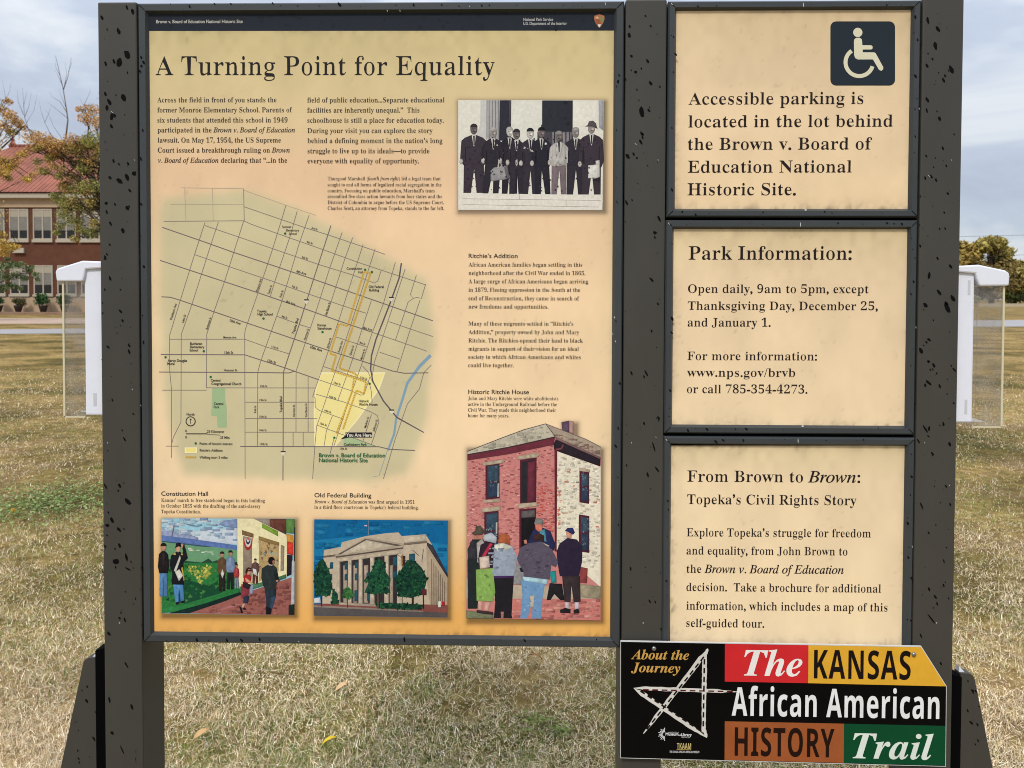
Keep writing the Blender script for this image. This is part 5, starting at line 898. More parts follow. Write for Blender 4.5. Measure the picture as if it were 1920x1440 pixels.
for s in ([(140, 1296), (1800, 1318)], [(150, 1366), (1780, 1396)], [(822, 1240), (824, 1304)], [(1384, 1312), (1386, 1390)], [(700, 1396), (700, 1430)]): p.line(G(s), .8, (150, 136, 128))
def man(cx, hy, shw, hip, foot, suit=(46, 38, 56), skin=(126, 112, 108), hair=(58, 50, 58), lean=0, hat=None, tr=None, hw=44):
    dk = tuple(int(q * .78) for q in suit); tr = tr or suit; sy = hy + 95
    p.layer = 7; gp([(cx - shw * .80, hip - 10), (cx + shw * .82, hip - 10), (cx + shw * .80 + lean, foot), (cx + shw * .22 + lean, foot), (cx + 4, hip + 70), (cx - shw * .24 + lean, foot), (cx - shw * .84 + lean, foot)], tr)
    p.layer = 8; gp([(cx - shw, sy + 45), (cx - shw * .72, sy + 8), (cx - 26, sy - 26), (cx + 26, sy - 26), (cx + shw * .72, sy + 8), (cx + shw, sy + 45), (cx + shw * 1.10, hip - 60), (cx + shw * .86, hip + 20), (cx - shw * .86, hip + 20), (cx - shw * 1.10, hip - 60)], suit)
    p.layer = 9; gp([(cx - shw * .72, sy + 120), (cx - shw * .64, sy + 120), (cx - shw * .60, hip - 20), (cx - shw * .70, hip - 20)], dk); gp([(cx + shw * .64, sy + 120), (cx + shw * .72, sy + 120), (cx + shw * .70, hip - 20), (cx + shw * .60, hip - 20)], dk)
    gp([(cx - 26, sy - 24), (cx + 28, sy - 24), (cx + 6, sy + 110), (cx - 4, sy + 110)], (222, 216, 200)); p.disc(*G([(cx - shw * 1.02, hip - 20)])[0], 3.6, 5.4, (200, 190, 176), 9)
    p.layer = 10; gp([(cx - 9, sy - 14), (cx + 11, sy - 14), (cx + 8, sy + 95), (cx - 3, sy + 95)], (40, 32, 46)); p.disc(*G([(cx, hy)])[0], hw / 6.4, hw * 1.48 / 6.4, skin, 16)
    p.layer = 11; h = G([(cx, hy)])[0]
    if hat: gp([(cx - 78, hy - 22), (cx - 46, hy - 40), (cx - 30, hy - 84), (cx + 20, hy - 92), (cx + 56, hy - 60), (cx + 64, hy - 22), (cx + 74, hy + 6), (cx + 10, hy - 20)], hat)
    else: p.disc(h[0], h[1] - hw * .5 / 6.4, hw * 1.02 / 6.4, hw * 1.02 / 6.4, hair, 12, math.pi, 2 * math.pi)
    p.disc(h[0] - 1.6, h[1] - .6, 1.6, .9, tuple(int(q * .6) for q in skin), 7); p.disc(h[0] + 2.2, h[1] - .6, 1.6, .9, tuple(int(q * .6) for q in skin), 7); p.disc(h[0] + .3, h[1] + 4.4, 2.4, .8, tuple(int(q * .55) for q in skin), 7); p.disc(h[0] + 2.6, h[1] + 1.4, 1.6, 2.4, tuple(min(255, int(q * 1.25)) for q in skin), 7)
man(708, 490, 112, 860, 1236, (40, 34, 50), (198, 190, 180), (190, 184, 176), hw=40)
man(278, 460, 150, 870, 1226, (62, 46, 62), (104, 90, 90)); man(510, 500, 118, 860, 1232, (46, 38, 54), (150, 138, 130), (186, 178, 168), lean=-30); man(790, 520, 105, 880, 1238, (50, 40, 56), (112, 100, 98)); man(955, 510, 110, 890, 1240, (54, 42, 60), (196, 186, 176), (44, 38, 48))
man(1090, 500, 112, 890, 1242, (38, 36, 52), (120, 104, 102), (30, 28, 36), lean=20); man(1500, 500, 130, 880, 1246, (48, 40, 58), (142, 130, 124), (170, 162, 156)); man(1300, 545, 110, 880, 1244, (186, 178, 168), (112, 100, 96), (150, 142, 136), tr=(124, 98, 108)); man(1690, 450, 138, 900, 1246, (62, 46, 62), (156, 142, 134), hat=(96, 76, 84))
p.layer = 12; gp([(478, 960), (520, 920), (680, 896), (704, 1050), (640, 1066), (480, 1086)], (150, 146, 148)); gp([(1652, 896), (1786, 880), (1790, 1030), (1750, 1052), (1650, 1048)], (220, 216, 200)); gp([(1740, 1050), (1792, 1046), (1786, 1080), (1700, 1078)], (52, 42, 56))
p.layer = 13; gp([(640, 912), (684, 900), (704, 1050), (668, 1056)], (104, 100, 106)); gp([(560, 930), (572, 830), (612, 830), (606, 920), (594, 920), (600, 850), (584, 850), (576, 930)], (206, 196, 184)); gp([(1124, 640), (1142, 616), (1160, 640), (1140, 650)], (226, 220, 206)); gp([(548, 655), (556, 640), (570, 660)], (226, 220, 206)); gp([(870, 690), (890, 668), (912, 690), (940, 690), (900, 702)], (208, 198, 186)); gp([(946, 722), (980, 708), (1000, 738), (980, 732)], (208, 198, 186))
gp([(780, 830), (800, 822), (806, 880), (790, 906), (776, 876)], (206, 196, 184)); gp([(1736, 842), (1786, 830), (1790, 884), (1744, 886)], (206, 198, 184))
p.scatter(G([(110, 560), (1820, 560), (1800, 1220), (150, 1220)]), 240, 2.0, [(58, 44, 62), (38, 34, 50), (66, 52, 70), (46, 42, 58)], 1, 5)
p.layer = 14; gp([(1220, 650), (1250, 640), (1270, 800), (1290, 720), (1310, 800), (1340, 640), (1380, 650), (1372, 900), (1300, 880), (1290, 850), (1240, 920), (1222, 860)], (190, 182, 172)); p.layer = 15; gp([(1288, 610), (1310, 610), (1304, 720), (1296, 720)], (30, 28, 38))
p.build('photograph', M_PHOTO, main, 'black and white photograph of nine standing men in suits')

# mural wall and two people walking
p = photo_print(); G = Z(290, 960, 6.857)
gp([(88, 82), (1800, 86), (1792, 1330), (88, 1302)], (150, 196, 210)); p.layer = 3
gp([(88, 210), (500, 250), (1062, 200), (1062, 420), (88, 320)], (196, 206, 216)); p.scatter(G([(88, 90), (1060, 90), (1060, 380), (88, 280)]), 70, 4.5, [(176, 206, 216), (206, 216, 222), (156, 182, 206), (140, 160, 190)], 3, 6)
p.layer = 4; gp([(820, 160), (900, 110), (1060, 90), (1062, 210), (900, 190)], (132, 150, 186)); gp([(350, 140), (420, 150), (590, 190), (480, 186)], (118, 140, 176)); gp([(88, 240), (200, 240), (300, 290), (420, 280), (560, 330), (560, 370), (88, 310)], (150, 160, 192))
gp([(88, 300), (300, 326), (640, 370), (760, 386), (1060, 430), (1060, 520), (640, 450), (88, 380)], (92, 116, 172)); p.layer = 5
gp([(88, 372), (600, 430), (1060, 490), (1062, 700), (700, 660), (88, 640)], (104, 150, 112)); gp([(88, 372), (500, 418), (760, 450), (600, 446), (88, 384)], (62, 92, 110)); p.scatter(G([(420, 460), (800, 530), (820, 560), (420, 490)]), 16, 2.4, [(206, 214, 206), (168, 190, 160)], 3, 7)
p.layer = 6; gp([(88, 600), (300, 620), (600, 650), (690, 600), (740, 640), (800, 620), (850, 650), (1062, 640), (1062, 690), (88, 690)], (42, 76, 58)); p.layer = 7
gp([(88, 650), (400, 655), (820, 655), (1080, 680), (1100, 990), (600, 1150), (88, 1240)], (44, 116, 60)); gp([(360, 860), (700, 950), (860, 860), (860, 1040), (400, 1180), (240, 1160)], (24, 74, 50)); p.scatter(G([(88, 680), (1060, 690), (1090, 980), (300, 1180), (88, 1200)]), 130, 4.5, [(38, 104, 56), (60, 130, 62), (26, 82, 50), (80, 136, 66)], 1, 8)
p.layer = 8; p.scatter(G([(440, 700), (730, 690), (740, 800), (660, 860), (600, 940), (540, 860), (430, 790)]), 90, 3.6, [(176, 184, 82), (150, 166, 72), (202, 194, 96), (110, 150, 70)], 1, 9)
gp([(88, 1230), (600, 1150), (1090, 985), (1100, 1030), (640, 1180), (240, 1290), (88, 1300)], (46, 122, 66)); p.layer = 9; gp([(180, 1302), (640, 1180), (1100, 1030), (1130, 1060), (900, 1150), (440, 1304)], (22, 46, 44))
gp([(440, 1304), (900, 1150), (1200, 1030), (1790, 830), (1792, 1330)], (150, 92, 84)); p.layer = 10; gp([(770, 1306), (830, 1250), (1000, 1195), (1140, 1180), (1060, 1210), (880, 1260), (840, 1312)], (186, 120, 118)); p.scatter(G([(560, 1290), (1000, 1140), (1760, 900), (1780, 1320)]), 120, 4, [(142, 84, 78), (162, 104, 94), (132, 78, 74)], 2, 10)
gp([(1062, 84), (1270, 86), (1700, 300), (1700, 830), (1380, 920), (1090, 990), (1062, 700)], (226, 216, 172)); gp([(1270, 86), (1480, 88), (1480, 190)], (150, 138, 128)); gp([(1480, 88), (1690, 90), (1690, 290), (1480, 188)], (104, 62, 52)); gp([(1690, 90), (1800, 92), (1796, 280), (1690, 270)], (90, 130, 70))
gp([(1690, 280), (1780, 300), (1784, 400), (1700, 380)], (206, 146, 66)); gp([(1700, 380), (1782, 400), (1780, 560), (1700, 540)], (206, 62, 48)); gp([(1700, 550), (1770, 560), (1770, 800), (1696, 830)], (40, 34, 40)); gp([(1090, 960), (1400, 900), (1690, 800), (1690, 850), (1250, 1000), (1100, 1040)], (78, 122, 90))
p.layer = 11; gp([(1378, 145), (1586, 250), (1584, 316), (1378, 205)], (124, 158, 60)); gp([(1120, 232), (1270, 280), (1270, 334), (1122, 296)], (134, 104, 70)); gp([(1335, 310), (1600, 392), (1600, 440), (1335, 360)], (146, 118, 70)); gp([(1136, 310), (1252, 336), (1246, 860), (1136, 850)], (140, 124, 108)); gp([(1338, 360), (1596, 440), (1592, 760), (1338, 900)], (176, 150, 104)); gp([(1620, 420), (1668, 440), (1660, 756), (1616, 760)], (150, 130, 116))
p.layer = 12; p.scatter(G([(1338, 370), (1590, 450), (1590, 740), (1338, 860)]), 46, 3, [(150, 176, 170), (196, 168, 118), (134, 108, 80)], 1.4, 12)
h = G([(1198, 336)])[0]
for r_, c in ((9.6, (190, 56, 54)), (7.2, (230, 224, 214)), (5.2, (62, 60, 88)), (3.4, (230, 224, 214)), (1.8, (190, 56, 54))):
    p.disc(h[0], h[1], r_ * .92, r_ * 2.4, c, 12, 0, math.pi); p.layer += 1
def fig(x, top, hgt, wd, coat, legs, skin=(186, 140, 118), hair=(40, 32, 34), skirt=None):
    """small standing figure: head, coat with arms, legs"""
    u = hgt / 100.0
    p.layer = 18; gp([(x - wd * .40, top + 52 * u), (x + wd * .40, top + 52 * u), (x + wd * .42, top + 98 * u), (x + wd * .06, top + 99 * u), (x, top + 64 * u), (x - wd * .08, top + 99 * u), (x - wd * .42, top + 98 * u)], legs)
    p.layer = 19; gp([(x - wd * .5, top + 21 * u), (x - wd * .16, top + 15 * u), (x + wd * .16, top + 15 * u), (x + wd * .5, top + 21 * u), (x + wd * .60, top + 44 * u), (x + wd * .45, top + 56 * u), (x - wd * .45, top + 56 * u), (x - wd * .60, top + 44 * u)], coat)
    p.layer = 20; h = G([(x, top + 8 * u)])[0]; p.disc(h[0], h[1], 4.6 * u / 6.857 * 1.1, 7.4 * u / 6.857, skin, 12); p.layer = 21; p.disc(h[0], h[1] - 2 * u / 6.857, 5.2 * u / 6.857 * 1.1, 6.2 * u / 6.857, hair, 10, math.pi, 2 * math.pi)
    gp([(x - wd * .12, top + 20 * u), (x + wd * .12, top + 20 * u), (x + wd * .05, top + 40 * u), (x - wd * .05, top + 40 * u)], tuple(min(255, q + 22) for q in coat))
fig(108, 400, 700, 120, (34, 30, 32), (86, 130, 176)); fig(862, 510, 520, 100, (96, 72, 48), (44, 38, 38)); fig(970, 495, 510, 100, (120, 140, 170), (34, 38, 40)); fig(1050, 670, 320, 60, (160, 60, 60), (150, 150, 176)); fig(1290, 600, 330, 90, (96, 70, 66), (96, 50, 48))
p.layer = 22; gp([(258, 780), (310, 740), (360, 820), (306, 894)], (214, 210, 200)); gp([(240, 760), (318, 560), (330, 600), (268, 780)], (208, 206, 196)); gp([(350, 470), (372, 400), (384, 470), (420, 600), (380, 610)], (34, 32, 38)); gp([(206, 330), (240, 180), (246, 182), (214, 334)], (120, 124, 134)); gp([(844, 800), (866, 740), (888, 800), (866, 860)], (218, 214, 206)); gp([(334, 720), (356, 714), (380, 880), (366, 890)], (206, 174, 70)); gp([(1256, 730), (1300, 740), (1318, 830), (1262, 800)], (220, 220, 222))
p.layer = 18; gp([(232, 925), (362, 925), (374, 1150), (330, 1164), (314, 1000), (302, 1060), (304, 1176), (262, 1180)], (86, 140, 192)); gp([(262, 1165), (306, 1160), (310, 1185), (270, 1195)], (26, 28, 34)); gp([(334, 1150), (376, 1140), (380, 1160), (340, 1172)], (26, 28, 34))
p.layer = 19; gp([(188, 690), (205, 565), (245, 535), (285, 508), (330, 520), (352, 556), (364, 640), (366, 760), (370, 940), (214, 936), (222, 790)], (26, 28, 34)); gp([(345, 550), (372, 478), (392, 470), (420, 590), (396, 624), (352, 640)], (30, 32, 38)); p.layer = 20; p.disc(*G([(297, 478)])[0], 4.2, 6.4, (206, 152, 126), 12); p.disc(*G([(348, 440)])[0], 3.0, 4.6, (206, 152, 126), 10); gp([(258, 468), (268, 410), (298, 394), (328, 402), (340, 452), (300, 446)], (28, 28, 34)); p.disc(*G([(252, 545)])[0], 2.6, 1.8, (190, 156, 70), 8); p.disc(*G([(346, 548)])[0], 2.2, 1.8, (190, 156, 70), 8)
p.layer = 19; gp([(1138, 1070), (1216, 1080), (1196, 1180), (1136, 1176)], (44, 52, 72)); gp([(1200, 930), (1262, 940), (1256, 1050), (1226, 1060)], (150, 162, 190)); gp([(1128, 1180), (1160, 1180), (1140, 1240), (1108, 1250)], (206, 160, 140)); gp([(1110, 930), (1230, 955), (1196, 1080), (1104, 1100)], (140, 58, 66)); p.layer = 20; gp([(1142, 830), (1165, 800), (1205, 790), (1238, 840), (1240, 905), (1180, 925), (1138, 900)], (164, 46, 46)); gp([(1160, 850), (1182, 860), (1250, 905), (1244, 930), (1170, 900)], (214, 156, 130)); p.layer = 21; p.disc(*G([(1204, 766)])[0], 5.0, 7.0, (206, 146, 122), 12); gp([(1160, 790), (1168, 740), (1196, 714), (1230, 722), (1240, 745), (1200, 742), (1184, 800)], (58, 34, 32)); gp([(1190, 752), (1238, 748), (1236, 766), (1192, 768)], (30, 24, 28)); gp([(1126, 1230), (1172, 1245), (1168, 1266), (1124, 1256)], (36, 30, 34))
p.layer = 20; gp([(1408, 990), (1560, 980), (1556, 1090), (1520, 1200), (1490, 1315), (1424, 1315), (1432, 1160)], (40, 52, 62)); gp([(1490, 1100), (1556, 1080), (1520, 1220), (1478, 1280)], (52, 74, 98)); p.layer = 21; gp([(1372, 730), (1420, 700), (1470, 676), (1520, 684), (1566, 722), (1590, 840), (1604, 890), (1566, 915), (1556, 1000), (1430, 1016), (1388, 950), (1366, 850)], (44, 52, 52)); gp([(1520, 760), (1566, 740), (1600, 890), (1560, 910)], (34, 40, 42)); p.layer = 22; gp([(1458, 672), (1520, 676), (1506, 694), (1462, 690)], (210, 204, 196)); p.disc(*G([(1498, 632)])[0], 6.4, 7.6, (30, 24, 26), 14); p.disc(*G([(1526, 648)])[0], 2.6, 4.0, (176, 124, 100), 10); gp([(1555, 880), (1590, 876), (1580, 906), (1556, 900)], (196, 146, 124)); p.layer = 23
p.layer = 23; gp([(1126, 900), (1240, 940), (1200, 1000), (1130, 970)], (44, 34, 38)); gp([(1104, 960), (1200, 1000), (1190, 1080), (1110, 1100)], (142, 62, 72)); gp([(1080, 1215), (1112, 1230), (1132, 1300), (1108, 1306)], (30, 28, 30)); gp([(1420, 1220), (1490, 1240), (1484, 1322), (1430, 1322)], (28, 26, 30))
gp([(1760, 640), (1796, 560), (1794, 1200), (1748, 1200)], (190, 194, 196)); gp([(1720, 1200), (1792, 1190), (1790, 1328), (1716, 1326)], (28, 42, 40)); gp([(1790, 200), (1800, 200), (1796, 640), (1784, 640)], (50, 50, 52))
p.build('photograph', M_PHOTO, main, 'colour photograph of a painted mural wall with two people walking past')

# stone courthouse with columns
p = photo_print(); G = Z(575, 960, 6.857)
gp([(97, 95), (1816, 110), (1808, 1356), (90, 1332)], (16, 98, 148)); p.layer = 3; gp([(97, 360), (500, 330), (900, 300), (1812, 420), (1808, 700), (97, 640)], (28, 118, 162)); p.scatter(G([(110, 110), (1800, 120), (1790, 600), (110, 600)]), 70, 6, [(14, 92, 144), (20, 106, 154), (34, 120, 164)], 3, 14)
STN = (186, 170, 148); p.layer = 4
gp([(222, 490), (440, 450), (450, 390), (760, 310), (1010, 275), (1180, 262), (1220, 310), (1530, 288), (1610, 420), (1812, 850), (1808, 1220), (1500, 1220), (200, 1200), (215, 600)], STN); p.layer = 5
gp([(1545, 390), (1620, 430), (1812, 800), (1812, 850), (1545, 430)], (60, 56, 66)); gp([(1540, 430), (1812, 860), (1808, 1215), (1590, 1215), (1545, 900)], (170, 152, 128)); gp([(216, 565), (380, 545), (380, 570), (216, 590)], (120, 104, 92)); gp([(1250, 400), (1545, 370), (1548, 400), (1252, 430)], (128, 112, 98)); gp([(1252, 330), (1530, 292), (1540, 370), (1250, 398)], (196, 182, 160))
gp([(360, 560), (760, 325), (1250, 410), (1250, 470), (380, 600)], (172, 156, 136)); p.layer = 6; gp([(420, 545), (765, 362), (1160, 436), (800, 490)], (196, 184, 162)); gp([(370, 572), (1240, 455), (1242, 472), (376, 590)], (96, 84, 76)); gp([(400, 545), (760, 345), (768, 360), (430, 548)], (102, 88, 80)); gp([(760, 345), (1230, 428), (1160, 440), (768, 360)], (112, 98, 88)); gp([(386, 600), (1235, 476), (1235, 540), (390, 640)], (194, 178, 156))
gp([(430, 640), (1170, 545), (1170, 1180), (430, 1180)], (52, 46, 48)); p.layer = 7
for (a, b, t, w_) in ((385, 432, 638, 1), (530, 582, 620, 1), (668, 724, 606, 1), (815, 872, 590, 1), (1000, 1060, 566, 1), (1165, 1235, 545, 1)):
    gp([(a, t), (b, t - 8), (b + 4, 1185), (a - 4, 1185)], (196, 182, 160)); p.layer = 8; gp([(b - 12, t), (b, t - 8), (b + 4, 1185), (b - 10, 1185)], (142, 126, 110)); p.layer = 7
p.layer = 8
for (a, b) in ((470, 520), (600, 650), (735, 790), (1070, 1110)): gp([(a, 690), (b, 680), (b, 1170), (a, 1170)], (168, 152, 136))
p.layer = 9
for (a, b, t, q) in ((296, 340, 650, 730), (290, 328, 800, 880), (1316, 1392, 540, 640), (486, 520, 800, 880), (620, 662, 795, 878), (768, 826, 780, 872), (1104, 1160, 766, 850), (1110, 1165, 580, 690), (486, 524, 660, 740), (620, 662, 650, 720), (612, 655, 1010, 1150), (775, 810, 1000, 1140)): gp([(a, t), (b, t - 5), (b, q), (a, q + 4)], (40, 84, 100))
for i in range(7): gp([(1600 + i * 28, 600 + i * 48), (1612 + i * 28, 616 + i * 48), (1616 + i * 27, 1200), (1602 + i * 27, 1200)], (134, 116, 98))
gp([(200, 1180), (1500, 1190), (1812, 1200), (1810, 1300), (90, 1250), (90, 1195)], (128, 76, 70)); p.layer = 10; gp([(90, 1215), (800, 1250), (1810, 1300), (1808, 1356), (90, 1332)], (84, 80, 80)); gp([(90, 1205), (800, 1235), (1500, 1275), (1500, 1290), (90, 1225)], (150, 136, 124)); gp([(420, 1165), (880, 1190), (900, 1220), (420, 1195)], (176, 160, 140))
TR = [(22, 62, 48), (30, 80, 56), (16, 46, 38), (44, 98, 62)]
for pts, n, sd_ in (([(150, 640), (210, 600), (290, 760), (330, 960), (300, 1080), (110, 1080), (92, 800)], 150, 20), ([(900, 600), (1000, 650), (1020, 780), (1080, 860), (1040, 960), (1080, 1040), (900, 1060), (740, 1040), (800, 900), (720, 900), (830, 760)], 170, 21), ([(1290, 620), (1400, 640), (1480, 720), (1550, 860), (1500, 1060), (1340, 1110), (1180, 1080), (1130, 860), (1230, 720)], 220, 22), ([(470, 1000), (530, 960), (590, 1020), (600, 1090), (540, 1120), (470, 1090)], 46, 23), ([(880, 1170), (1300, 1180), (1500, 1200), (1480, 1260), (920, 1240)], 80, 24), ([(330, 980), (400, 1060), (400, 1180), (320, 1190)], 26, 25)):
    p.layer = 11; gp(pts, TR[sd_ % 2] if sd_ != 23 else (52, 104, 58)); p.layer = 12; p.scatter(G(pts), n, 3.4, TR if sd_ != 23 else [(60, 116, 60), (80, 136, 70), (40, 86, 52)], 1, sd_)
p.layer = 13; gp([(905, 1040), (925, 1040), (930, 1240), (908, 1240)], (96, 84, 74)); gp([(1350, 1090), (1376, 1090), (1376, 1200), (1350, 1200)], (50, 42, 40)); gp([(520, 1110), (528, 1110), (528, 1230), (518, 1230)], (90, 70, 60)); gp([(180, 1080), (192, 1080), (196, 1215), (184, 1215)], (60, 50, 46)); gp([(790, 110), (796, 110), (796, 300), (788, 300)], (150, 170, 190)); gp([(738, 170), (776, 168), (774, 186), (736, 184)], (196, 176, 186))
gp([(92, 1110), (170, 1100), (180, 1170), (92, 1175)], (206, 212, 216)); gp([(1216, 560), (1266, 566), (1266, 690), (1220, 690)], (52, 44, 44)); gp([(1216, 560), (1236, 560), (1236, 690), (1220, 690)], (156, 110, 66)); gp([(1690, 1150), (1726, 1150), (1726, 1226), (1690, 1226)], (222, 222, 212)); gp([(1734, 1152), (1774, 1154), (1772, 1204), (1736, 1204)], (196, 40, 44)); gp([(1492, 1070), (1506, 1070), (1510, 1250), (1496, 1250)], (40, 36, 40)); gp([(1478, 990), (1540, 996), (1540, 1070), (1486, 1070)], (96, 40, 50))
for a, b in (((1160, 545), (1500, 780)), ((1500, 480), (1480, 640)), ((1360, 490), (1440, 560))): p.line(G([a, b]), .8, (60, 56, 58))
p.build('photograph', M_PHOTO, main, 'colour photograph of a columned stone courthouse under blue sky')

# brick and stone house with visitors in front
p = photo_print(); G = Z(860, 780, 6.857)
OUT = [(112, 456), (560, 280), (840, 176), (1118, 100), (1330, 180), (1322, 80), (1420, 58), (1482, 70), (1482, 230), (1640, 300), (1830, 400), (1826, 2630), (98, 2600), (106, 900)]
gp(OUT, (196, 128, 122)); p.layer = 3
BRK = [(190, 110, 108), (204, 132, 126), (172, 94, 98), (212, 150, 142), (160, 98, 102), (196, 118, 114)]
wall = [(112, 560), (1225, 380), (1240, 1720), (108, 1720)]; p.scatter(G(wall), 900, 2.0, BRK, 2.4, 30); p.layer = 4; p.scatter(G([(1010, 880), (1226, 860), (1230, 1500), (1010, 1500)]), 120, 2.0, [(204, 96, 84), (190, 84, 78), (212, 112, 98)], 2.4, 31); p.scatter(G(wall), 160, 1.5, [(120, 62, 70), (222, 174, 166), (140, 80, 84)], 3, 32)
gp([(1268, 440), (1826, 640), (1824, 2200), (1262, 1720)], (224, 216, 194)); p.layer = 5
p.scatter(G([(1270, 450), (1820, 660), (1820, 2000), (1270, 1720)]), 420, 3.0, [(232, 226, 206), (206, 198, 178), (226, 218, 196), (194, 186, 168), (238, 232, 214)], 2, 33); p.scatter(G([(1270, 600), (1820, 700), (1820, 2000), (1270, 1700)]), 26, 2.6, [(196, 140, 104), (206, 120, 96), (140, 130, 118)], 2, 34); p.scatter(G([(1264, 640), (1310, 650), (1310, 1400), (1262, 1400)]), 22, 3, [(222, 140, 122), (214, 120, 108)], 1, 35)
p.layer = 6; gp([(112, 456), (560, 280), (840, 176), (1118, 100), (1240, 262), (640, 400), (112, 496)], (188, 180, 160)); gp([(1118, 100), (1640, 300), (1830, 400), (1826, 530), (1240, 262)], (166, 150, 132)); p.layer = 7; p.scatter(G([(200, 440), (1080, 120), (1220, 250), (640, 390)]), 60, 4, [(198, 190, 170), (176, 168, 150)], 2.5, 36); p.scatter(G([(1200, 200), (1820, 430), (1820, 510), (1260, 262)]), 50, 3, [(150, 120, 108), (178, 160, 142), (136, 112, 100)], 3, 37)
p.line(G([(112, 456), (560, 280), (840, 176), (1118, 100), (1240, 262)]), 1.3, (74, 60, 62)); p.line(G([(1118, 100), (1640, 300), (1830, 400)]), 1.1, (92, 80, 78))
gp([(112, 496), (640, 400), (1240, 268), (1220, 370), (640, 490), (112, 570)], (108, 48, 60)); gp([(1240, 268), (1826, 530), (1824, 560), (1250, 300)], (132, 100, 100)); gp([(1250, 300), (1824, 556), (1820, 650), (1230, 440), (1220, 360)], (42, 34, 42)); gp([(112, 490), (640, 396), (1240, 262), (1240, 276), (640, 412), (112, 506)], (70, 54, 58))
gp([(1322, 80), (1420, 60), (1422, 210), (1330, 180)], (96, 76, 92)); gp([(1420, 60), (1482, 72), (1482, 232), (1422, 208)], (176, 140, 134)); p.layer = 8; gp([(1232, 430), (1266, 440), (1258, 1740), (1236, 1740)], (104, 40, 54)); p.line(G([(1250, 430), (1320, 420), (1345, 370)]), 3, (120, 62, 66))
WF, WG = (84, 36, 50), (58, 78, 94)
for (a, b, t, q) in ((345, 525, 620, 1075), (330, 512, 1235, 1720), (1552, 1678, 705, 1110), (1545, 1680, 1265, 1740)):
    sk = (b - a) * (.16 if a > 1500 else -.12); p.layer = 8; gp([(a, t), (b, t + sk), (b, q + sk), (a, q)], WF); p.layer = 9; gp([(a + 26, t + 28), (b - 10, t + 28 + sk), (b - 10, (t + q) / 2 - 8), (a + 26, (t + q) / 2 - 6)], WG); gp([(a + 26, (t + q) / 2 + 10), (b - 10, (t + q) / 2 + 10), (b - 10, q - 22 + sk), (a + 26, q - 20)], (48, 62, 82)); p.layer = 10; p.scatter(G([(a + 30, t + 34), (b - 14, t + 34), (b - 14, q - 40), (a + 30, q - 40)]), 18, 1.6, [(98, 120, 130), (40, 48, 64), (120, 136, 140)], 1.6, int(a))
p.layer = 9; gp([(500, 870), (520, 862), (518, 1040), (496, 1042)], (206, 206, 198)); gp([(478, 1370), (498, 1366), (496, 1540), (476, 1540)], (206, 206, 198))
for s in ([(305, 600), (560, 560), (600, 572), (555, 606), (320, 640)], [(760, 520), (1010, 470), (1040, 500), (1000, 536), (760, 560)], [(310, 1086), (535, 1060), (535, 1104), (318, 1120)], [(300, 1186), (540, 1156), (536, 1216), (300, 1240)], [(770, 1130), (1000, 1100), (1010, 1160), (766, 1190)], [(1545, 660), (1690, 690), (1684, 726), (1548, 706)]): gp(s, (186, 170, 146))
gp([(788, 566), (1002, 534), (996, 1110), (790, 1124)], WF); gp([(780, 1200), (996, 1184), (990, 1720), (780, 1720)], WF); p.layer = 10; gp([(810, 590), (984, 560), (980, 1100), (806, 1112)], (46, 42, 46)); gp([(890, 600), (984, 570), (980, 1096), (884, 1104)], (104, 46, 60)); gp([(806, 1226), (980, 1208), (978, 1300), (806, 1310)], (92, 88, 88)); gp([(806, 1312), (978, 1302), (976, 1700), (806, 1700)], (28, 26, 30))
gp([(98, 2090), (700, 2170), (1820, 2220), (1826, 2350), (98, 2350)], (180, 164, 144)); gp([(680, 1900), (860, 1920), (860, 2170), (660, 2160)], (142, 140, 142)); gp([(600, 2350), (1826, 2350), (1824, 2630), (98, 2600), (98, 2500), (600, 2480)], (196, 120, 112)); gp([(98, 2500), (440, 2540), (450, 2610), (98, 2600)], (120, 124, 96)); gp([(1560, 2160), (1826, 2190), (1824, 2360), (1560, 2330)], (150, 140, 116)); gp([(1570, 1940), (1660, 1960), (1650, 2150), (1550, 2140)], (140, 66, 66))
p.layer = 11; p.scatter(G([(640, 2370), (1820, 2370), (1820, 2610), (640, 2600)]), 110, 4, [(206, 132, 122), (180, 106, 102), (214, 150, 138)], 3, 38)
gp([(1170, 2000), (1250, 1990), (1260, 2140), (1190, 2150)], (40, 140, 140)); gp([(1170, 2150), (1330, 2160), (1360, 2370), (1310, 2370), (1230, 2290), (1180, 2370), (1130, 2370)], (36, 34, 38))
def vis(L_):
    for q, (pts, c) in enumerate(L_):
        p.layer = 12 + q % 14; gp(pts, c)
SK = (206, 140, 120)
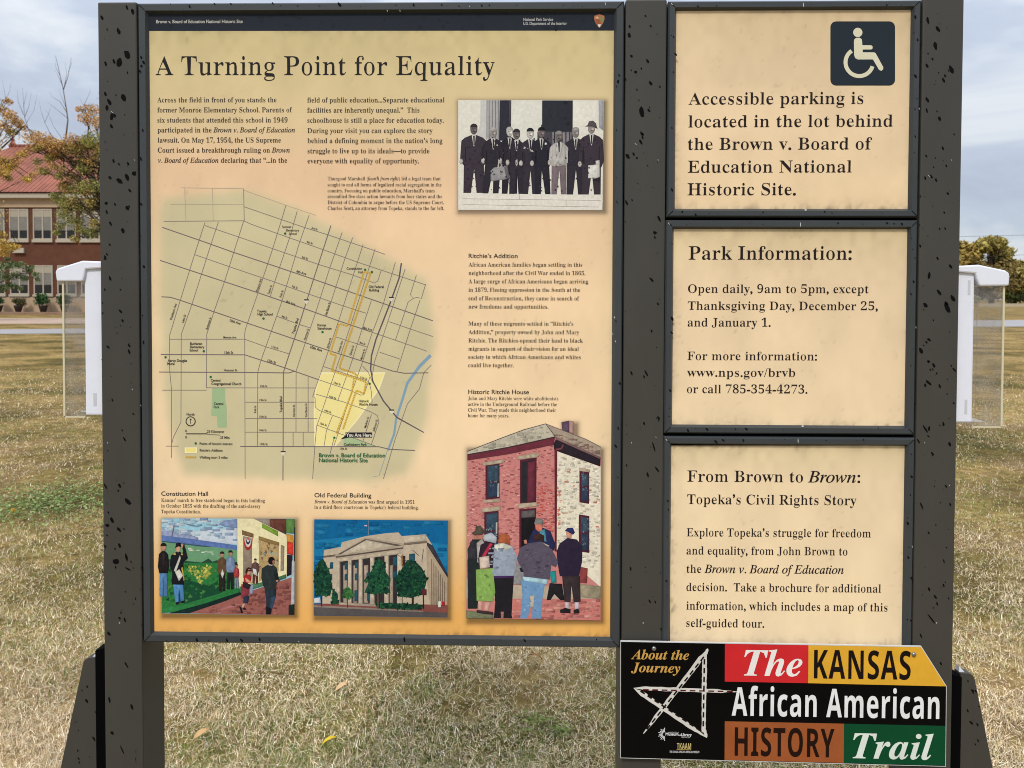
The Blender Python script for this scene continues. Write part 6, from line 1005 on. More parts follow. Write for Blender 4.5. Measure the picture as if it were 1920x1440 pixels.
vis([([(900, 1600), (960, 1460), (1090, 1440), (1180, 1480), (1240, 1640), (1230, 1730), (880, 1720)], (40, 44, 82)), ([(1040, 1470), (1110, 1460), (1130, 1620), (1050, 1600)], (84, 150, 166)), ([(980, 1380), (1080, 1380), (1072, 1470), (1030, 1490), (990, 1460)], (214, 124, 104)), ([(970, 1390), (990, 1320), (1040, 1314), (1090, 1340), (1086, 1400)], (128, 128, 124)), ([(836, 1600), (870, 1590), (884, 1640), (848, 1650)], SK),
     ([(112, 1860), (150, 1620), (240, 1560), (320, 1590), (340, 1700), (300, 1900), (240, 2480), (116, 2480)], (36, 42, 44)), ([(226, 1640), (300, 1580), (330, 1640), (262, 1900), (238, 1880)], (176, 170, 164)), ([(112, 1720), (180, 1580), (230, 1640), (240, 1840), (120, 1850)], (52, 52, 58)), ([(190, 1540), (300, 1540), (320, 1590), (200, 1590)], (190, 130, 110)), ([(160, 1510), (210, 1480), (220, 1420), (280, 1410), (310, 1460), (360, 1476), (300, 1530), (200, 1534)], (84, 78, 66)),
     ([(220, 1980), (440, 1960), (470, 2270), (440, 2390), (230, 2380)], (134, 170, 88)), ([(250, 1840), (280, 1660), (360, 1620), (460, 1640), (440, 1960), (260, 1960)], (50, 36, 48)), ([(300, 1800), (400, 1640), (440, 1650), (340, 1810)], (196, 56, 80)), ([(264, 1820), (390, 1800), (400, 1950), (272, 1970)], (206, 188, 172)), ([(310, 1600), (330, 1530), (420, 1500), (490, 1560), (480, 1640), (400, 1620)], (176, 184, 190)), ([(240, 2380), (300, 2385), (296, 2500), (250, 2500)], (206, 160, 146)), ([(330, 2390), (410, 2390), (380, 2510), (330, 2500)], (206, 160, 146)), ([(230, 2495), (440, 2520), (450, 2560), (330, 2550), (230, 2530)], (62, 48, 52)),
     ([(440, 2070), (710, 2060), (680, 2560), (690, 2606), (450, 2600), (470, 2400)], (34, 32, 38)), ([(540, 2520), (580, 2520), (574, 2608), (546, 2606)], (190, 130, 120)), ([(360, 1900), (390, 1720), (440, 1660), (560, 1630), (690, 1680), (750, 1820), (740, 1930), (700, 2070), (420, 2080), (400, 1960)], (150, 160, 176)), ([(390, 1690), (560, 1630), (690, 1690), (540, 1750)], (214, 214, 196)), ([(500, 1640), (520, 1540), (590, 1506), (650, 1540), (664, 1660), (580, 1640)], (176, 96, 62)), ([(430, 2060), (710, 2058), (708, 2084), (430, 2090)], (74, 48, 96)),
     ([(800, 2110), (1120, 2110), (1080, 2330), (1060, 2610), (940, 2608), (960, 2330), (900, 2560), (880, 2610), (790, 2606), (820, 2300)], (110, 148, 186)), ([(920, 2320), (976, 2310), (960, 2460), (920, 2460)], (206, 190, 166)), ([(820, 2070), (1150, 2100), (1130, 2170), (840, 2120)], (170, 206, 216)), ([(750, 1840), (790, 1700), (900, 1640), (1060, 1620), (1200, 1720), (1280, 1880), (1250, 1950), (1190, 1920), (1170, 2110), (840, 2070), (830, 1990), (770, 1900)], (88, 80, 96)), ([(880, 1650), (920, 1640), (1150, 2050), (1130, 2100), (900, 1760)], (126, 116, 126)), ([(780, 1960), (920, 1880), (900, 2010), (800, 2010)], (40, 38, 46)), ([(970, 1630), (1060, 1620), (1170, 1670), (1050, 1760)], (206, 190, 168)), ([(960, 1620), (970, 1530), (1030, 1506), (1100, 1540), (1100, 1630), (1040, 1600)], (62, 42, 40)),
     ([(1330, 2060), (1560, 2060), (1570, 2390), (1480, 2400), (1450, 2180), (1440, 2400), (1360, 2390)], (56, 46, 50)), ([(1260, 1740), (1300, 1640), (1400, 1570), (1520, 1590), (1590, 1680), (1590, 1860), (1550, 2060), (1300, 2060), (1270, 1880)], (44, 36, 56)), ([(1380, 1480), (1460, 1500), (1450, 1570), (1390, 1570)], (206, 146, 124)), ([(1366, 1480), (1400, 1440), (1470, 1440), (1496, 1500), (1470, 1530), (1400, 1490)], (44, 50, 96)), ([(1370, 2400), (1420, 2400), (1420, 2490), (1376, 2490)], (206, 196, 206)), ([(1490, 2400), (1545, 2400), (1545, 2490), (1496, 2490)], (206, 196, 206)), ([(1300, 2500), (1370, 2470), (1440, 2490), (1440, 2540), (1310, 2540)], (40, 36, 40)), ([(1476, 2500), (1540, 2480), (1560, 2540), (1480, 2548)], (40, 36, 40))])
p.layer = 27; p.scatter(G([(380, 1700), (740, 1720), (700, 2040), (420, 2050)]), 26, 3, [(160, 170, 186), (140, 150, 168)], 2, 40); p.scatter(G([(780, 1720), (1220, 1740), (1160, 2060), (860, 2050)]), 30, 3, [(98, 90, 106), (76, 70, 86)], 2, 41); p.scatter(G([(236, 2000), (430, 1990), (450, 2350), (240, 2350)]), 22, 3, [(146, 182, 98), (120, 156, 78)], 1, 42); p.scatter(G([(820, 2140), (1080, 2140), (1040, 2560), (820, 2560)]), 14, 3, [(130, 166, 200), (96, 130, 170)], 1, 43)
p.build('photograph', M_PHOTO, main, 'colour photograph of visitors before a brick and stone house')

# right-hand panels
def small_panel(tl, tr, br, bl, su0, sv0, su1, sv1, stops, label, seed, extra_big=()):
    x0, x1, z0, z1 = rect_of(tl, tr, br, bl)
    t = thing('information_panel', ((x0 + x1) / 2, 0, z0), label, 'information panel')
    f = frame_mb(x0, x1, z0, z1, .0125, .0042, REC)
    splashes(f, tl[0] + 4, tl[0] + 13, tl[1] + 20, bl[1] - 15, -.001, 9, seed, extra_big); splashes(f, tr[0] - 15, tr[0] - 4, tl[1] + 20, bl[1] - 15, -.001, 11, seed + 1, [])
    splashes(f, tl[0] + 20, tr[0] - 20, tl[1] + 5, tl[1] + 11, -.001, 9, seed + 2, []); splashes(f, tl[0] + 20, tr[0] - 20, bl[1] - 11, bl[1] - 5, -.001, 9, seed + 3, [])
    chips(f, [(tl[0] + 256, bl[1] - 14, 2.4, 1.6, 0), (tl[0] + 252, tl[1] + 8, 4.5, .7, 88), (tr[0] - 4, (tr[1] + br[1]) / 2, 2.2, .5, 85), (tl[0] + 5, tl[1] + 6, 3, .6, 50)])
    f.build('frame', [M_FRAME, M_SPOT, M_CHIP], t)
    sheet_obj(t, su0, sv0, su1, sv1, lambda U, V: ramp(V, stops) * grime(U, V, su0, sv0, su1, sv1, seed + 50) * (1 - .05 * np.clip((U - su0) / (su1 - su0), 0, 1) * np.clip((sv1 - V) / (sv1 - sv0), 0, 1))[..., None], 4.0)
    return t
GAP = 3
pa = small_panel((1254.5, 1), (1727.5, 0), (1721.5, 407), (1249, 407.5), 1268, 15, 1708, 393, [(10, (218, 194, 153)), (120, (227, 202, 164)), (250, (233, 207, 169)), (400, (231, 204, 163))], 'framed tan panel with wheelchair symbol, topmost of the three small panels', 60)
pb = small_panel((1249, 413), (1721.5, 412.5), (1714.5, 815.5), (1244.5, 813), 1262, 431.5, 1702, 801.5, [(430, (221, 199, 157)), (520, (233, 208, 170)), (800, (236, 211, 172))], 'framed tan panel of opening hours and park information, between two others', 70)
pc = small_panel((1244.5, 818.5), (1714.5, 821), (1711, 1229), (1240.5, 1225), 1259.5, 838.5, 1694, 1212, [(838, (226, 205, 163)), (900, (237, 213, 174)), (1210, (239, 215, 176))], 'framed tan panel on the civil rights story above the coloured trail sign', 80)
ic = P_(); ic.layer = 1
def rrect(u0, v0, u1, v1, r, k=6):
    P = []
    for (cx, cy, a0) in ((u1 - r, v0 + r, -90), (u1 - r, v1 - r, 0), (u0 + r, v1 - r, 90), (u0 + r, v0 + r, 180)):
        P += [(cx + r * math.cos(R(a0 + 90 * i / k)), cy + r * math.sin(R(a0 + 90 * i / k))) for i in range(k + 1)]
    return P
ic.poly(rrect(1557, 40, 1678.3, 160.5, 11), (38, 46, 54)); ic.layer = 2; B = Z(1500, 0, 6.0); CW = (214, 210, 182)
ic.layer = 3; h = B([(651, 364)])[0]; ic.disc(h[0], h[1], 8.7, 8.7, CW, 20)
ic.poly(B([(607, 470), (612, 440), (635, 424), (672, 424), (695, 440), (700, 470), (702, 508), (800, 508), (817, 520), (817, 545), (800, 556), (706, 556), (706, 588), (835, 588), (852, 598), (938, 755), (936, 780), (915, 797), (890, 785), (822, 668), (650, 668), (622, 652), (610, 620)]), CW)
arc = [(668 + 155 * math.cos(R(t)), 700 + 155 * math.sin(R(t))) for t in np.linspace(236, 17, 30)]
ic.line(B(arc), 7.4, CW)
ic.build('wheelchair_symbol', M_PRINT, pa)
def semi_block(par, lines, cap, style='semi', rgb=(38, 30, 30), name='lettering'):
    p = P_(); p.layer = 3
    for segs, uL, uR, vL, vR in lines:
        p.text(segs, uL, uR, vL, cap, rgb, vR=vR, style=style)
    p.build(name, M_PRINT, par)
semi_block(pa, [('Accessible parking is', 1291, 1618.8, 196.2, 194), ('located in the lot behind', 1290.6, 1674.2, 238.8, 236.4), ('the Brown v. Board of', 1289.6, 1635, 281, 279.5), ('Education National', 1289.4, 1597, 323.8, 322.6), ('Historic Site.', 1289, 1492.4, 366, 365.5)], 22.6)
semi_block(pb, [('Park Information:', 1291, 1597, 486.8, 486.6)], 25.3, name='title_lettering')
semi_block(pb, [('Open daily, 9am to 5pm, except', 1290, 1629, 549, 549.4), ('Thanksgiving Day, December 25,', 1289.6, 1646, 580.8, 581.2), ('and January 1.', 1289.4, 1445, 612, 612.2)], 15.8)
semi_block(pb, [('For more information:', 1288.6, 1532, 675, 675.4), ('www.nps.gov/brvb', 1288, 1491, 706, 706.4), ('or call 785-354-4273.', 1288, 1514, 737, 737.4)], 15.8)
semi_block(pc, [([('semi', 'From Brown to '), ('sital', 'Brown'), ('semi', ':')], 1288.6, 1613, 903.2, 904.4)], 21.2, name='title_lettering')
semi_block(pc, [('Topeka\u2019s Civil Rights Story', 1288.4, 1606, 945, 947)], 18.2, style='semi', name='title_lettering')
semi_block(pc, [('Explore Topeka\u2019s struggle for freedom', 1287.4, 1633, 1005.6, 1006.6), ('and equality, from John Brown to', 1287.2, 1589, 1039.6, 1040.6), ([('semi', 'the '), ('sital', 'Brown v. Board of Education')], 1287.2, 1582, 1074, 1075.2), ('decision.  Take a brochure for additional', 1287, 1652, 1108, 1110.6), ('information, which includes a map of this', 1286.8, 1664, 1143, 1145.8), ('self-guided tour.', 1286.6, 1433, 1175.4, 1176.6)], 15.4)

# ------------------------------------------------------------------ the trail sign bolted across the posts
YT = -.012
trail = thing('trail_sign', (pt(1465, 1320)[0], YT, pt(1465, 1436)[2]), 'black, red, yellow, brown and green trail sign with clipped corner and star', 'sign')
quad = [(1163.5, 1201.5), (1727.5, 1211.5), (1775, 1286.5), (1773.5, 1437.5), (1163.2, 1421.5)]
pl = MB(); W3 = [pt(u, v, YT) for u, v in quad]; pl.prism([(q[0], q[2]) for q in W3], YT, YT + .003)
pl.build('plate', mat('raw_aluminium_edge', (205, 205, 205), rough=.4), trail)
def PT(): return Print(YT - .0001)
p = PT(); ins = lambda P, du=0: P
p.layer = 1; p.poly([(1164.3, 1203.4), (1726.9, 1213.4), (1774, 1287), (1772.6, 1436.5), (1164, 1420.5)], (6, 6, 8)); p.layer = 2
p.poly([(1359.3, 1207.2), (1516, 1209.8), (1515.5, 1281), (1359, 1278)], (200, 42, 46)); p.poly([(1516, 1209.8), (1727, 1213.5), (1774, 1287), (1515.5, 1281)], (218, 166, 52))
p.poly([(1359, 1352.5), (1582.5, 1357), (1582, 1430.5), (1358.6, 1425)], (152, 84, 46)); p.poly([(1582.5, 1357), (1772.8, 1361.2), (1772, 1435.8), (1582, 1430.5)], (10, 70, 42))
p.build('coloured_fields', M_PAINTED, trail)
p = PT(); p.layer = 4; C = Z(1140, 1180, 5.647); rr = random.Random(8)
def rough_stroke(a, b, w0, w1, wmid, n=26):
    """torn-edged tapering brush stroke"""
    a, b = np.array(C([a])[0]), np.array(C([b])[0]); t = (b - a) / np.linalg.norm(b - a); q = np.array([-t[1], t[0]]); Lp, Rp = [], []
    for i in range(n + 1):
        k = i / n; wd = np.interp(k, [0, .12, .8, 1], [w0, wmid, wmid * .9, w1]); c = a + (b - a) * k
        Lp.append(c + q * (wd / 2 + rr.uniform(-.5, .5) * min(1, wd / 4))); Rp.append(c - q * (wd / 2 + rr.uniform(-.6, .6) * min(1, wd / 4)))
    vs = [pt(*x, p.y()) for x in Lp + Rp]; p.raw(vs, [(i, i + 1, n + 2 + i, n + 1 + i) for i in range(n)], (206, 203, 196))
def dashes(a, b, n, k0, k1, wd=2.0, c=(24, 14, 16)):
    a, b = np.array(C([a])[0]), np.array(C([b])[0])
    for i in range(n):
        s0 = k0 + (k1 - k0) * i / n; s1 = k0 + (k1 - k0) * (i + .62) / n; p.line([a + (b - a) * s0, a + (b - a) * s1], wd, c)
rough_stroke((1058, 205), (375, 1105), .4, 1.2, 8.4); rough_stroke((272, 622), (1380, 662), .5, .8, 7.6); rough_stroke((272, 622), (1045, 1148), .5, .5, 9.0); rough_stroke((1056, 203), (1016, 330), .4, 7, 5); rough_stroke((1024, 262), (1012, 1090), 6, 7, 9.0); rough_stroke((1012, 1040), (1047, 1150), 8, .4, 6)
p.layer = 5; rough_stroke((1040, 250), (400, 1075), .8, .8, 7.4)
p.layer = 6
dashes((1030, 275), (375, 1105), 11, .02, .98, 3.1); dashes((350, 640), (1380, 662), 10, .02, .98, 2.6, (84, 24, 22)); dashes((330, 645), (1030, 1110), 9, .02, .97, 3.3); dashes((1022, 300), (1008, 1080), 8, .02, .98, 3.2)
p.build('star', M_PAINTED, trail)
p = PT(); p.layer = 4; GO = (196, 152, 78); WH = (224, 226, 226)
p.text('About the', 1183, 1292, 1236, 18, GO, vR=1237.6, style='bi'); p.text('Journey', 1183.2, 1275.6, 1260, 18, GO, vR=1262.4, style='bi')
p.build('gold_lettering', M_PAINTED, trail); p = PT(); p.layer = 4
p.text('The', 1395, 1504.4, 1266.6, 48.6, (232, 228, 224), vR=1268.6, style='bi'); p.text('KANSAS', 1526, 1707.5, 1272.2, 53.6, (26, 18, 18), vR=1275, style='cond')
p.text('African American', 1372, 1761.2, 1341.8, 53, WH, vR=1349.2, style='cond'); p.text('HISTORY', 1377.4, 1564.2, 1417, 53.4, (34, 18, 14), vR=1421, style='cond'); p.text('Trail', 1599, 1750, 1421.6, 47.6, (214, 222, 214), vR=1425.4, style='bi')
p.build('lettering', M_PAINTED, trail); p = PT(); p.layer = 4
lo = C([(600, 1112)])[0]
for i in range(11):
    t = R(90 + 18 * i); l0, l1 = 4.0, 12.2 if i % 2 == 0 else 10.5
    p.line([(lo[0] + l0 * math.cos(t), lo[1] - l0 * math.sin(t)), (lo[0] + l1 * math.cos(t), lo[1] - l1 * math.sin(t))], 1.1, WH)
p.text('INSTITUTE of', *[q[0] for q in C([(640, 0), (748, 0)])], C([(0, 1102)])[0][1], 2.6, (190, 190, 190), style='sans')
p.text('Museum', *[q[0] for q in C([(610, 0), (745, 0)])], C([(0, 1124)])[0][1], 5.4, WH, style='bold'); p.text('and', *[q[0] for q in C([(747, 0), (772, 0)])], C([(0, 1128)])[0][1], 3, WH, style='sans'); p.text('Library', *[q[0] for q in C([(774, 0), (886, 0)])], C([(0, 1130)])[0][1], 5.4, WH, style='bold')
p.text('SERVICES', *[q[0] for q in C([(778, 0), (866, 0)])], C([(0, 1150)])[0][1], 2.6, (180, 180, 180), style='sans')
p.build('library_emblem', M_PAINTED, trail); p = PT(); p.layer = 4
p.text('TKAAM', *[q[0] for q in C([(730, 0), (880, 0)])], C([(0, 1266)])[0][1], 10.6, (196, 180, 120), style='cond'); p.line(C([(728, 1274), (880, 1276)]), 1.0, (196, 160, 80))
p.text('THE KANSAS AFRICAN AMERICAN MUSEUM', *[q[0] for q in C([(652, 0), (966, 0)])], C([(0, 1308)])[0][1], 3.9, (204, 204, 204), style='bold')
p.build('museum_emblem', M_PAINTED, trail)
for u, v in ((1226, 1215.5), (1713, 1226.5)):
    c = pt(u, v, YT); s = MB(); vs = []; k = 10
    prof = [(.0045, 0), (.0045, -.0016), (.0034, -.0028), (.0012, -.0033)]
    for r_, yy in prof: vs += [(c[0] + r_ * math.cos(i * 2 * math.pi / k), YT - .0008 + yy, c[2] + r_ * math.sin(i * 2 * math.pi / k)) for i in range(k)]
    s.add(vs, [(j * k + i, j * k + (i + 1) % k, (j + 1) * k + (i + 1) % k, (j + 1) * k + i) for j in range(3) for i in range(k)] + [[3 * k + i for i in range(k)]])
    s.build('screw', M_STEEL, trail, smooth=True)

# ------------------------------------------------------------------ clear brochure holders on the outer posts
def acrylic():
    m = bpy.data.materials.new('clear_acrylic'); m.use_nodes = True; t = m.node_tree; t.nodes.clear()
    o = t.nodes.new('ShaderNodeOutputMaterial'); tr = t.nodes.new('ShaderNodeBsdfTransparent'); tr.inputs[0].default_value = (.955, .95, .94, 1)
    df = t.nodes.new('ShaderNodeBsdfDiffuse'); df.inputs[0].default_value = (.5, .48, .45, 1); gl = t.nodes.new('ShaderNodeBsdfGlossy'); gl.inputs['Roughness'].default_value = .06
    tcn = t.nodes.new('ShaderNodeTexCoord'); nz_ = t.nodes.new('ShaderNodeTexNoise'); nz_.inputs['Scale'].default_value = 45; nz_.inputs['Detail'].default_value = 5
    t.links.new(tcn.outputs['Object'], nz_.inputs['Vector'])
    r_ = t.nodes.new('ShaderNodeMapRange'); r_.inputs['From Min'].default_value = .35; r_.inputs['From Max'].default_value = .75; r_.inputs['To Min'].default_value = .03; r_.inputs['To Max'].default_value = .17
    t.links.new(nz_.outputs['Fac'], r_.inputs['Value'])
    m1 = t.nodes.new('ShaderNodeMixShader'); t.links.new(r_.outputs[0], m1.inputs[0]); t.links.new(tr.outputs[0], m1.inputs[1]); t.links.new(df.outputs[0], m1.inputs[2])
    fr = t.nodes.new('ShaderNodeValue'); fr.outputs[0].default_value = .035
    m2 = t.nodes.new('ShaderNodeMixShader'); t.links.new(fr.outputs[0], m2.inputs[0]); t.links.new(m1.outputs[0], m2.inputs[1]); t.links.new(gl.outputs[0], m2.inputs[2]); t.links.new(m2.outputs[0], o.inputs[0]); return m
M_ACR = acrylic(); M_EDGE = mat('acrylic_edge', (206, 198, 168), rough=.3)
def holder(side, label):
    U = (lambda u: u)
    x_post = XL0 if side < 0 else XR1
    Y0, Y1 = .012, .105
    if side < 0:
        q = dict(plate=(158.5, 166), ztop=(487, 491), zbot=783, case=(118, 160), czb=782, czt=525, lid=[(106.5, 510), (110, 503.5), (157, 489), (200, 490.5), (200, 503), (163, 505), (161, 517), (158, 527.5), (109, 527.5)])
    else:
        q = dict(plate=(1826, 1834), ztop=(496, 498), zbot=797, case=(1834, 1882), czb=801, czt=536, lid=[(1790, 499), (1832, 496.5), (1882, 507), (1889, 512), (1890.5, 519), (1888.5, 536), (1834, 536.5), (1829, 524), (1826, 513), (1790, 510)])
    X = lambda u, v: pt(u, v, Y0)
    xa = X(q['plate'][0], 650)[0]; xc = X(q['case'][0 if side < 0 else 1], 650)[0]; zt, zb = X(170, q['ztop'][0])[2], X(170 if side < 0 else 1810, q['zbot'])[2]
    t = thing('brochure_holder', (x_post, .058, zb), label, 'brochure holder', 'clear brochure holders on the kiosk sides')
    m = MB(); m.box(min(xa, x_post), max(xa, x_post), Y0, Y1, zb + .004, zt - .006, .004); 
    o = m.build('back_plate', M_WHITE, t)
    m = MB(); m.prism([(pt(u, v, Y0)[0], pt(u, v, Y0)[2]) for u, v in q['lid'][:]], Y0 - .006, Y1 + .006); o = m.build('lid', M_WHITE, t)
    bv = o.modifiers.new('soft_edges', 'BEVEL'); bv.width = .003; bv.segments = 2; bv.limit_method = 'ANGLE'
    zc0, zc1 = X(1000, q['czb'])[2] if False else pt(q['case'][0], q['czb'], Y0)[2], pt(q['case'][0], q['czt'], Y0)[2]
    lo_, hi_ = min(xa, xc), max(xa, xc); th = .0028
    m = MB(); m.box(lo_, hi_, Y0 + .002, Y0 + .002 + th, zc0, zc1); m.box(lo_, hi_, Y1 - .004, Y1 - .004 + th, zc0, zc1)
    m.box(lo_ + (0 if side > 0 else 0), hi_, Y0 + .005, Y1 - .0045, zc0, zc0 + th)
    xo = (xc, xc + th) if side < 0 else (xc - th, xc)
    m.box(xo[0], xo[1], Y0 + .005, Y1 - .0045, zc0 + th + .0003, zc1); m.build('clear_case', M_ACR, t)
    e_ = MB(); we = .0032
    xo2 = (xc - .0005, xc + we) if side < 0 else (xc - we, xc + .0005)
    e_.box(xo2[0], xo2[1], Y0 - .0002, Y0 + .0018, zc0, zc1); e_.box(lo_, hi_, Y0 - .0002, Y0 + .0016, zc0 - .001, zc0 + .0016); e_.build('case_edge', M_EDGE, t)
    wz = pt(q['plate'][0], q['zbot'] - 14, Y0)[2]; w_ = MB(); w_.prism([(xa, zc0 + .003), (xc - .003 * side, zc0 + .003), (xa, wz)], Y0 + .05, Y0 + .053); w_.build('base_wedge', M_WHITE, t)
    M_SLOT = mat('slot_grey', (196, 197, 202), rough=.5)
    for (u, v0, v1) in (((178, 737, 761),) if side < 0 else ((1817, 525.5, 552), (1811, 749, 776))):
        a_, b_ = pt(u - 2.6, v1, Y0), pt(u + 2.6, v0, Y0); s = MB(); s.box(a_[0], b_[0], Y0 - .0006, Y0 + .001, a_[2], b_[2]); s.build('slot', M_SLOT, t)
holder(-1, 'clear brochure holder with white lid on the kiosk post nearest the school')
holder(1, 'clear brochure holder with white lid on the kiosk post by the small panels')
# ------------------------------------------------------------------ ground, road, path
def ground_mat():
    m = bpy.data.materials.new('dry_turf'); m.use_nodes = True; t = m.node_tree; b = t.nodes['Principled BSDF']; b.inputs['Roughness'].default_value = .95; b.inputs['Specular IOR Level'].default_value = .1
    g = t.nodes.new('ShaderNodeNewGeometry')
    def noise(scale, detail, rough=.6):
        n = t.nodes.new('ShaderNodeTexNoise'); n.inputs['Scale'].default_value = scale; n.inputs['Detail'].default_value = detail; n.inputs['Roughness'].default_value = rough; t.links.new(g.outputs['Position'], n.inputs['Vector']); return n.outputs['Fac']
    def rampn(fac, stops):
        r = t.nodes.new('ShaderNodeValToRGB'); el = r.color_ramp.elements
        el[0].position, el[0].color = stops[0][0], lin(stops[0][1]); el[1].position, el[1].color = stops[-1][0], lin(stops[-1][1])
        for p_, c in stops[1:-1]:
            e_ = el.new(p_); e_.color = lin(c)
        t.links.new(fac, r.inputs['Fac']); return r.outputs[0]
    big = rampn(noise(.55, 6), [(.33, (100, 100, 52)), (.43, (146, 132, 78)), (.52, (192, 170, 112)), (.62, (216, 192, 134))])
    fine = rampn(noise(9, 8, .75), [(.28, (70, 58, 44)), (.5, (178, 164, 146)), (.72, (255, 250, 240))])
    mixn = t.nodes.new('ShaderNodeMix'); mixn.data_type = 'RGBA'; mixn.blend_type = 'MULTIPLY'; mixn.inputs['Factor'].default_value = .9
    t.links.new(big, mixn.inputs['A']); t.links.new(fine, mixn.inputs['B'])
    br = t.nodes.new('ShaderNodeMix'); br.data_type = 'RGBA'; bf = t.nodes.new('ShaderNodeMapRange'); bf.inputs['From Min'].default_value = .52; bf.inputs['From Max'].default_value = .66; bf.inputs['To Max'].default_value = .55
    t.links.new(noise(1.3, 5), bf.inputs['Value']); t.links.new(bf.outputs[0], br.inputs['Factor']); t.links.new(mixn.outputs['Result'], br.inputs['A']); br.inputs['B'].default_value = lin((126, 102, 76))
    t.links.new(br.outputs['Result'], b.inputs['Base Color'])
    bp = t.nodes.new('ShaderNodeBump'); bp.inputs['Strength'].default_value = .7; bp.inputs['Distance'].default_value = .03; t.links.new(noise(22, 7, .7), bp.inputs['Height']); t.links.new(bp.outputs[0], b.inputs['Normal'])
    return m
M_TURF = ground_mat()
tag(meshobj('ground', [(-1500, -400, 0), (1500, -400, 0), (1500, 2600, 0), (-1500, 2600, 0)], [(0, 1, 2, 3)], None, [M_TURF]), kind='structure')
def strip(name, far, near, z, m):
    P = [gpt(u, v, z) for u, v in (far[0], far[1], near[1], near[0])]
    o = meshobj(name, P, [(0, 3, 2, 1)], None, [m]); return tag(o, kind='structure')
M_ROAD = mat('grey_road', (158, 154, 154), rough=.9, noise=(.8,), noise_amt=.12)
M_PATH = mat('pinkish_concrete', (178, 152, 132), rough=.9, noise=(.6,), noise_amt=.12)
strip('road', ((-500, 622), (2400, 595.5)), ((-500, 629), (2400, 608)), .008, M_ROAD)
strip('kerb', ((-500, 629), (2400, 608)), ((-500, 629.8), (2400, 608.8)), .012, mat('kerb_concrete', (150, 146, 140), rough=.9))
strip('path', ((-500, 596.5), (900, 596.5)), ((-500, 607), (900, 607)), .008, M_PATH)

# ------------------------------------------------------------------ the brick school across the field
DS = 60.0
sx_ = lambda u: pt(u, 500, DS)[0]
sz_ = lambda v: pt(60, v, DS)[2]
SX0, SX1 = sx_(-176), sx_(700); ZG = sz_(585)
school = thing('school_building', ((SX0 + SX1) / 2, DS + 6, 0), 'two storey brick school with red tiled roof across the field', 'school')
M_BRICK = mat('brown_red_brick', (94, 56, 38), rough=.9, noise=(1.2,), noise_amt=.22)
M_TANST = mat('tan_stone', (176, 152, 124), rough=.9, noise=(.9,), noise_amt=.1)
M_TRIM = mat('white_trim', (172, 162, 144), rough=.6)
def tile_mat():
    m = mat('red_clay_tile', (172, 106, 86), rough=.85, noise=(.7,), noise_amt=.3); t = m.node_tree; b = t.nodes['Principled BSDF']
    tcn = t.nodes.new('ShaderNodeTexCoord'); wv = t.nodes.new('ShaderNodeTexWave'); wv.wave_type = 'BANDS'; wv.bands_direction = 'X'; wv.inputs['Scale'].default_value = .85; wv.inputs['Distortion'].default_value = .4
    t.links.new(tcn.outputs['Object'], wv.inputs['Vector']); bp = t.nodes.new('ShaderNodeBump'); bp.inputs['Strength'].default_value = 1.0; bp.inputs['Distance'].default_value = .25; t.links.new(wv.outputs['Fac'], bp.inputs['Height']); t.links.new(bp.outputs[0], b.inputs['Normal']); return m
M_TILE = tile_mat()
b = MB(); b.box(SX0, SX1, DS, DS + 13, ZG - .5, sz_(389)); b.build('wall', M_BRICK, school)
b = MB(); b.box(SX0 - .06, SX1 + .06, DS - .06, DS + 13.06, ZG - .52, sz_(557)); b.build('foundation', M_TANST, school)
b = MB(); b.box(SX0 - .12, SX1 + .12, DS - .12, DS + 13.12, sz_(389) + .002, sz_(373.5)); b.build('cornice', M_TANST, school)
b = MB(); b.box(SX0 - .55, SX1 + .55, DS - .55, DS + 13.55, sz_(372.5), sz_(364)); b.box(SX0 - .3, SX1 + .3, DS - .3, DS + 13.3, sz_(373.5) + .002, sz_(372.5) - .002); b.build('gutter', M_TRIM, school)
YR = DS + 6.5; ze = sz_(362); zr = pt(60, 274, YR)[2]; xr0, xr1 = pt(24, 274, YR)[0], SX1 - 6
e = [(SX0 - .7, DS - .7, ze), (SX1 + .7, DS - .7, ze), (SX1 + .7, DS + 13.7, ze), (SX0 - .7, DS + 13.7, ze), (xr0, YR, zr), (xr1, YR, zr)]
rf = meshobj('roof', e, [(0, 1, 5, 4), (1, 2, 5), (2, 3, 4, 5), (3, 0, 4), (3, 2, 1, 0)], school, [M_TILE])
b = MB(); b.tube([(xr0 - .3, YR, zr + .02), (xr1 + .3, YR, zr + .02)], [.16, .16], 8); b.build('ridge_tiles', M_TILE, rf)
b = MB(); b.lathe((xr0, YR, zr), [(.22, 0), (.26, .2), (.12, .45), (.16, .6), (.03, .95)], 10); b.build('finial', M_TILE, rf)
b = MB(); b.box(sx_(28), sx_(47), DS - .16, DS - .002, sz_(473), sz_(465)); b.box(sx_(28) - .04, sx_(47) + .04, DS - .24, DS - .003, sz_(474.5), sz_(473.1)); b.build('wall_vent', M_TRIM, school)
M_BLIND = mat('cream_blind', (160, 152, 134), rough=.8); M_GREYP = mat('curtained_glass', (124, 120, 112), rough=.25, noise=(2.0,), noise_amt=.15)
M_DARKP = mat('dark_glass', (34, 32, 30), rough=.15)
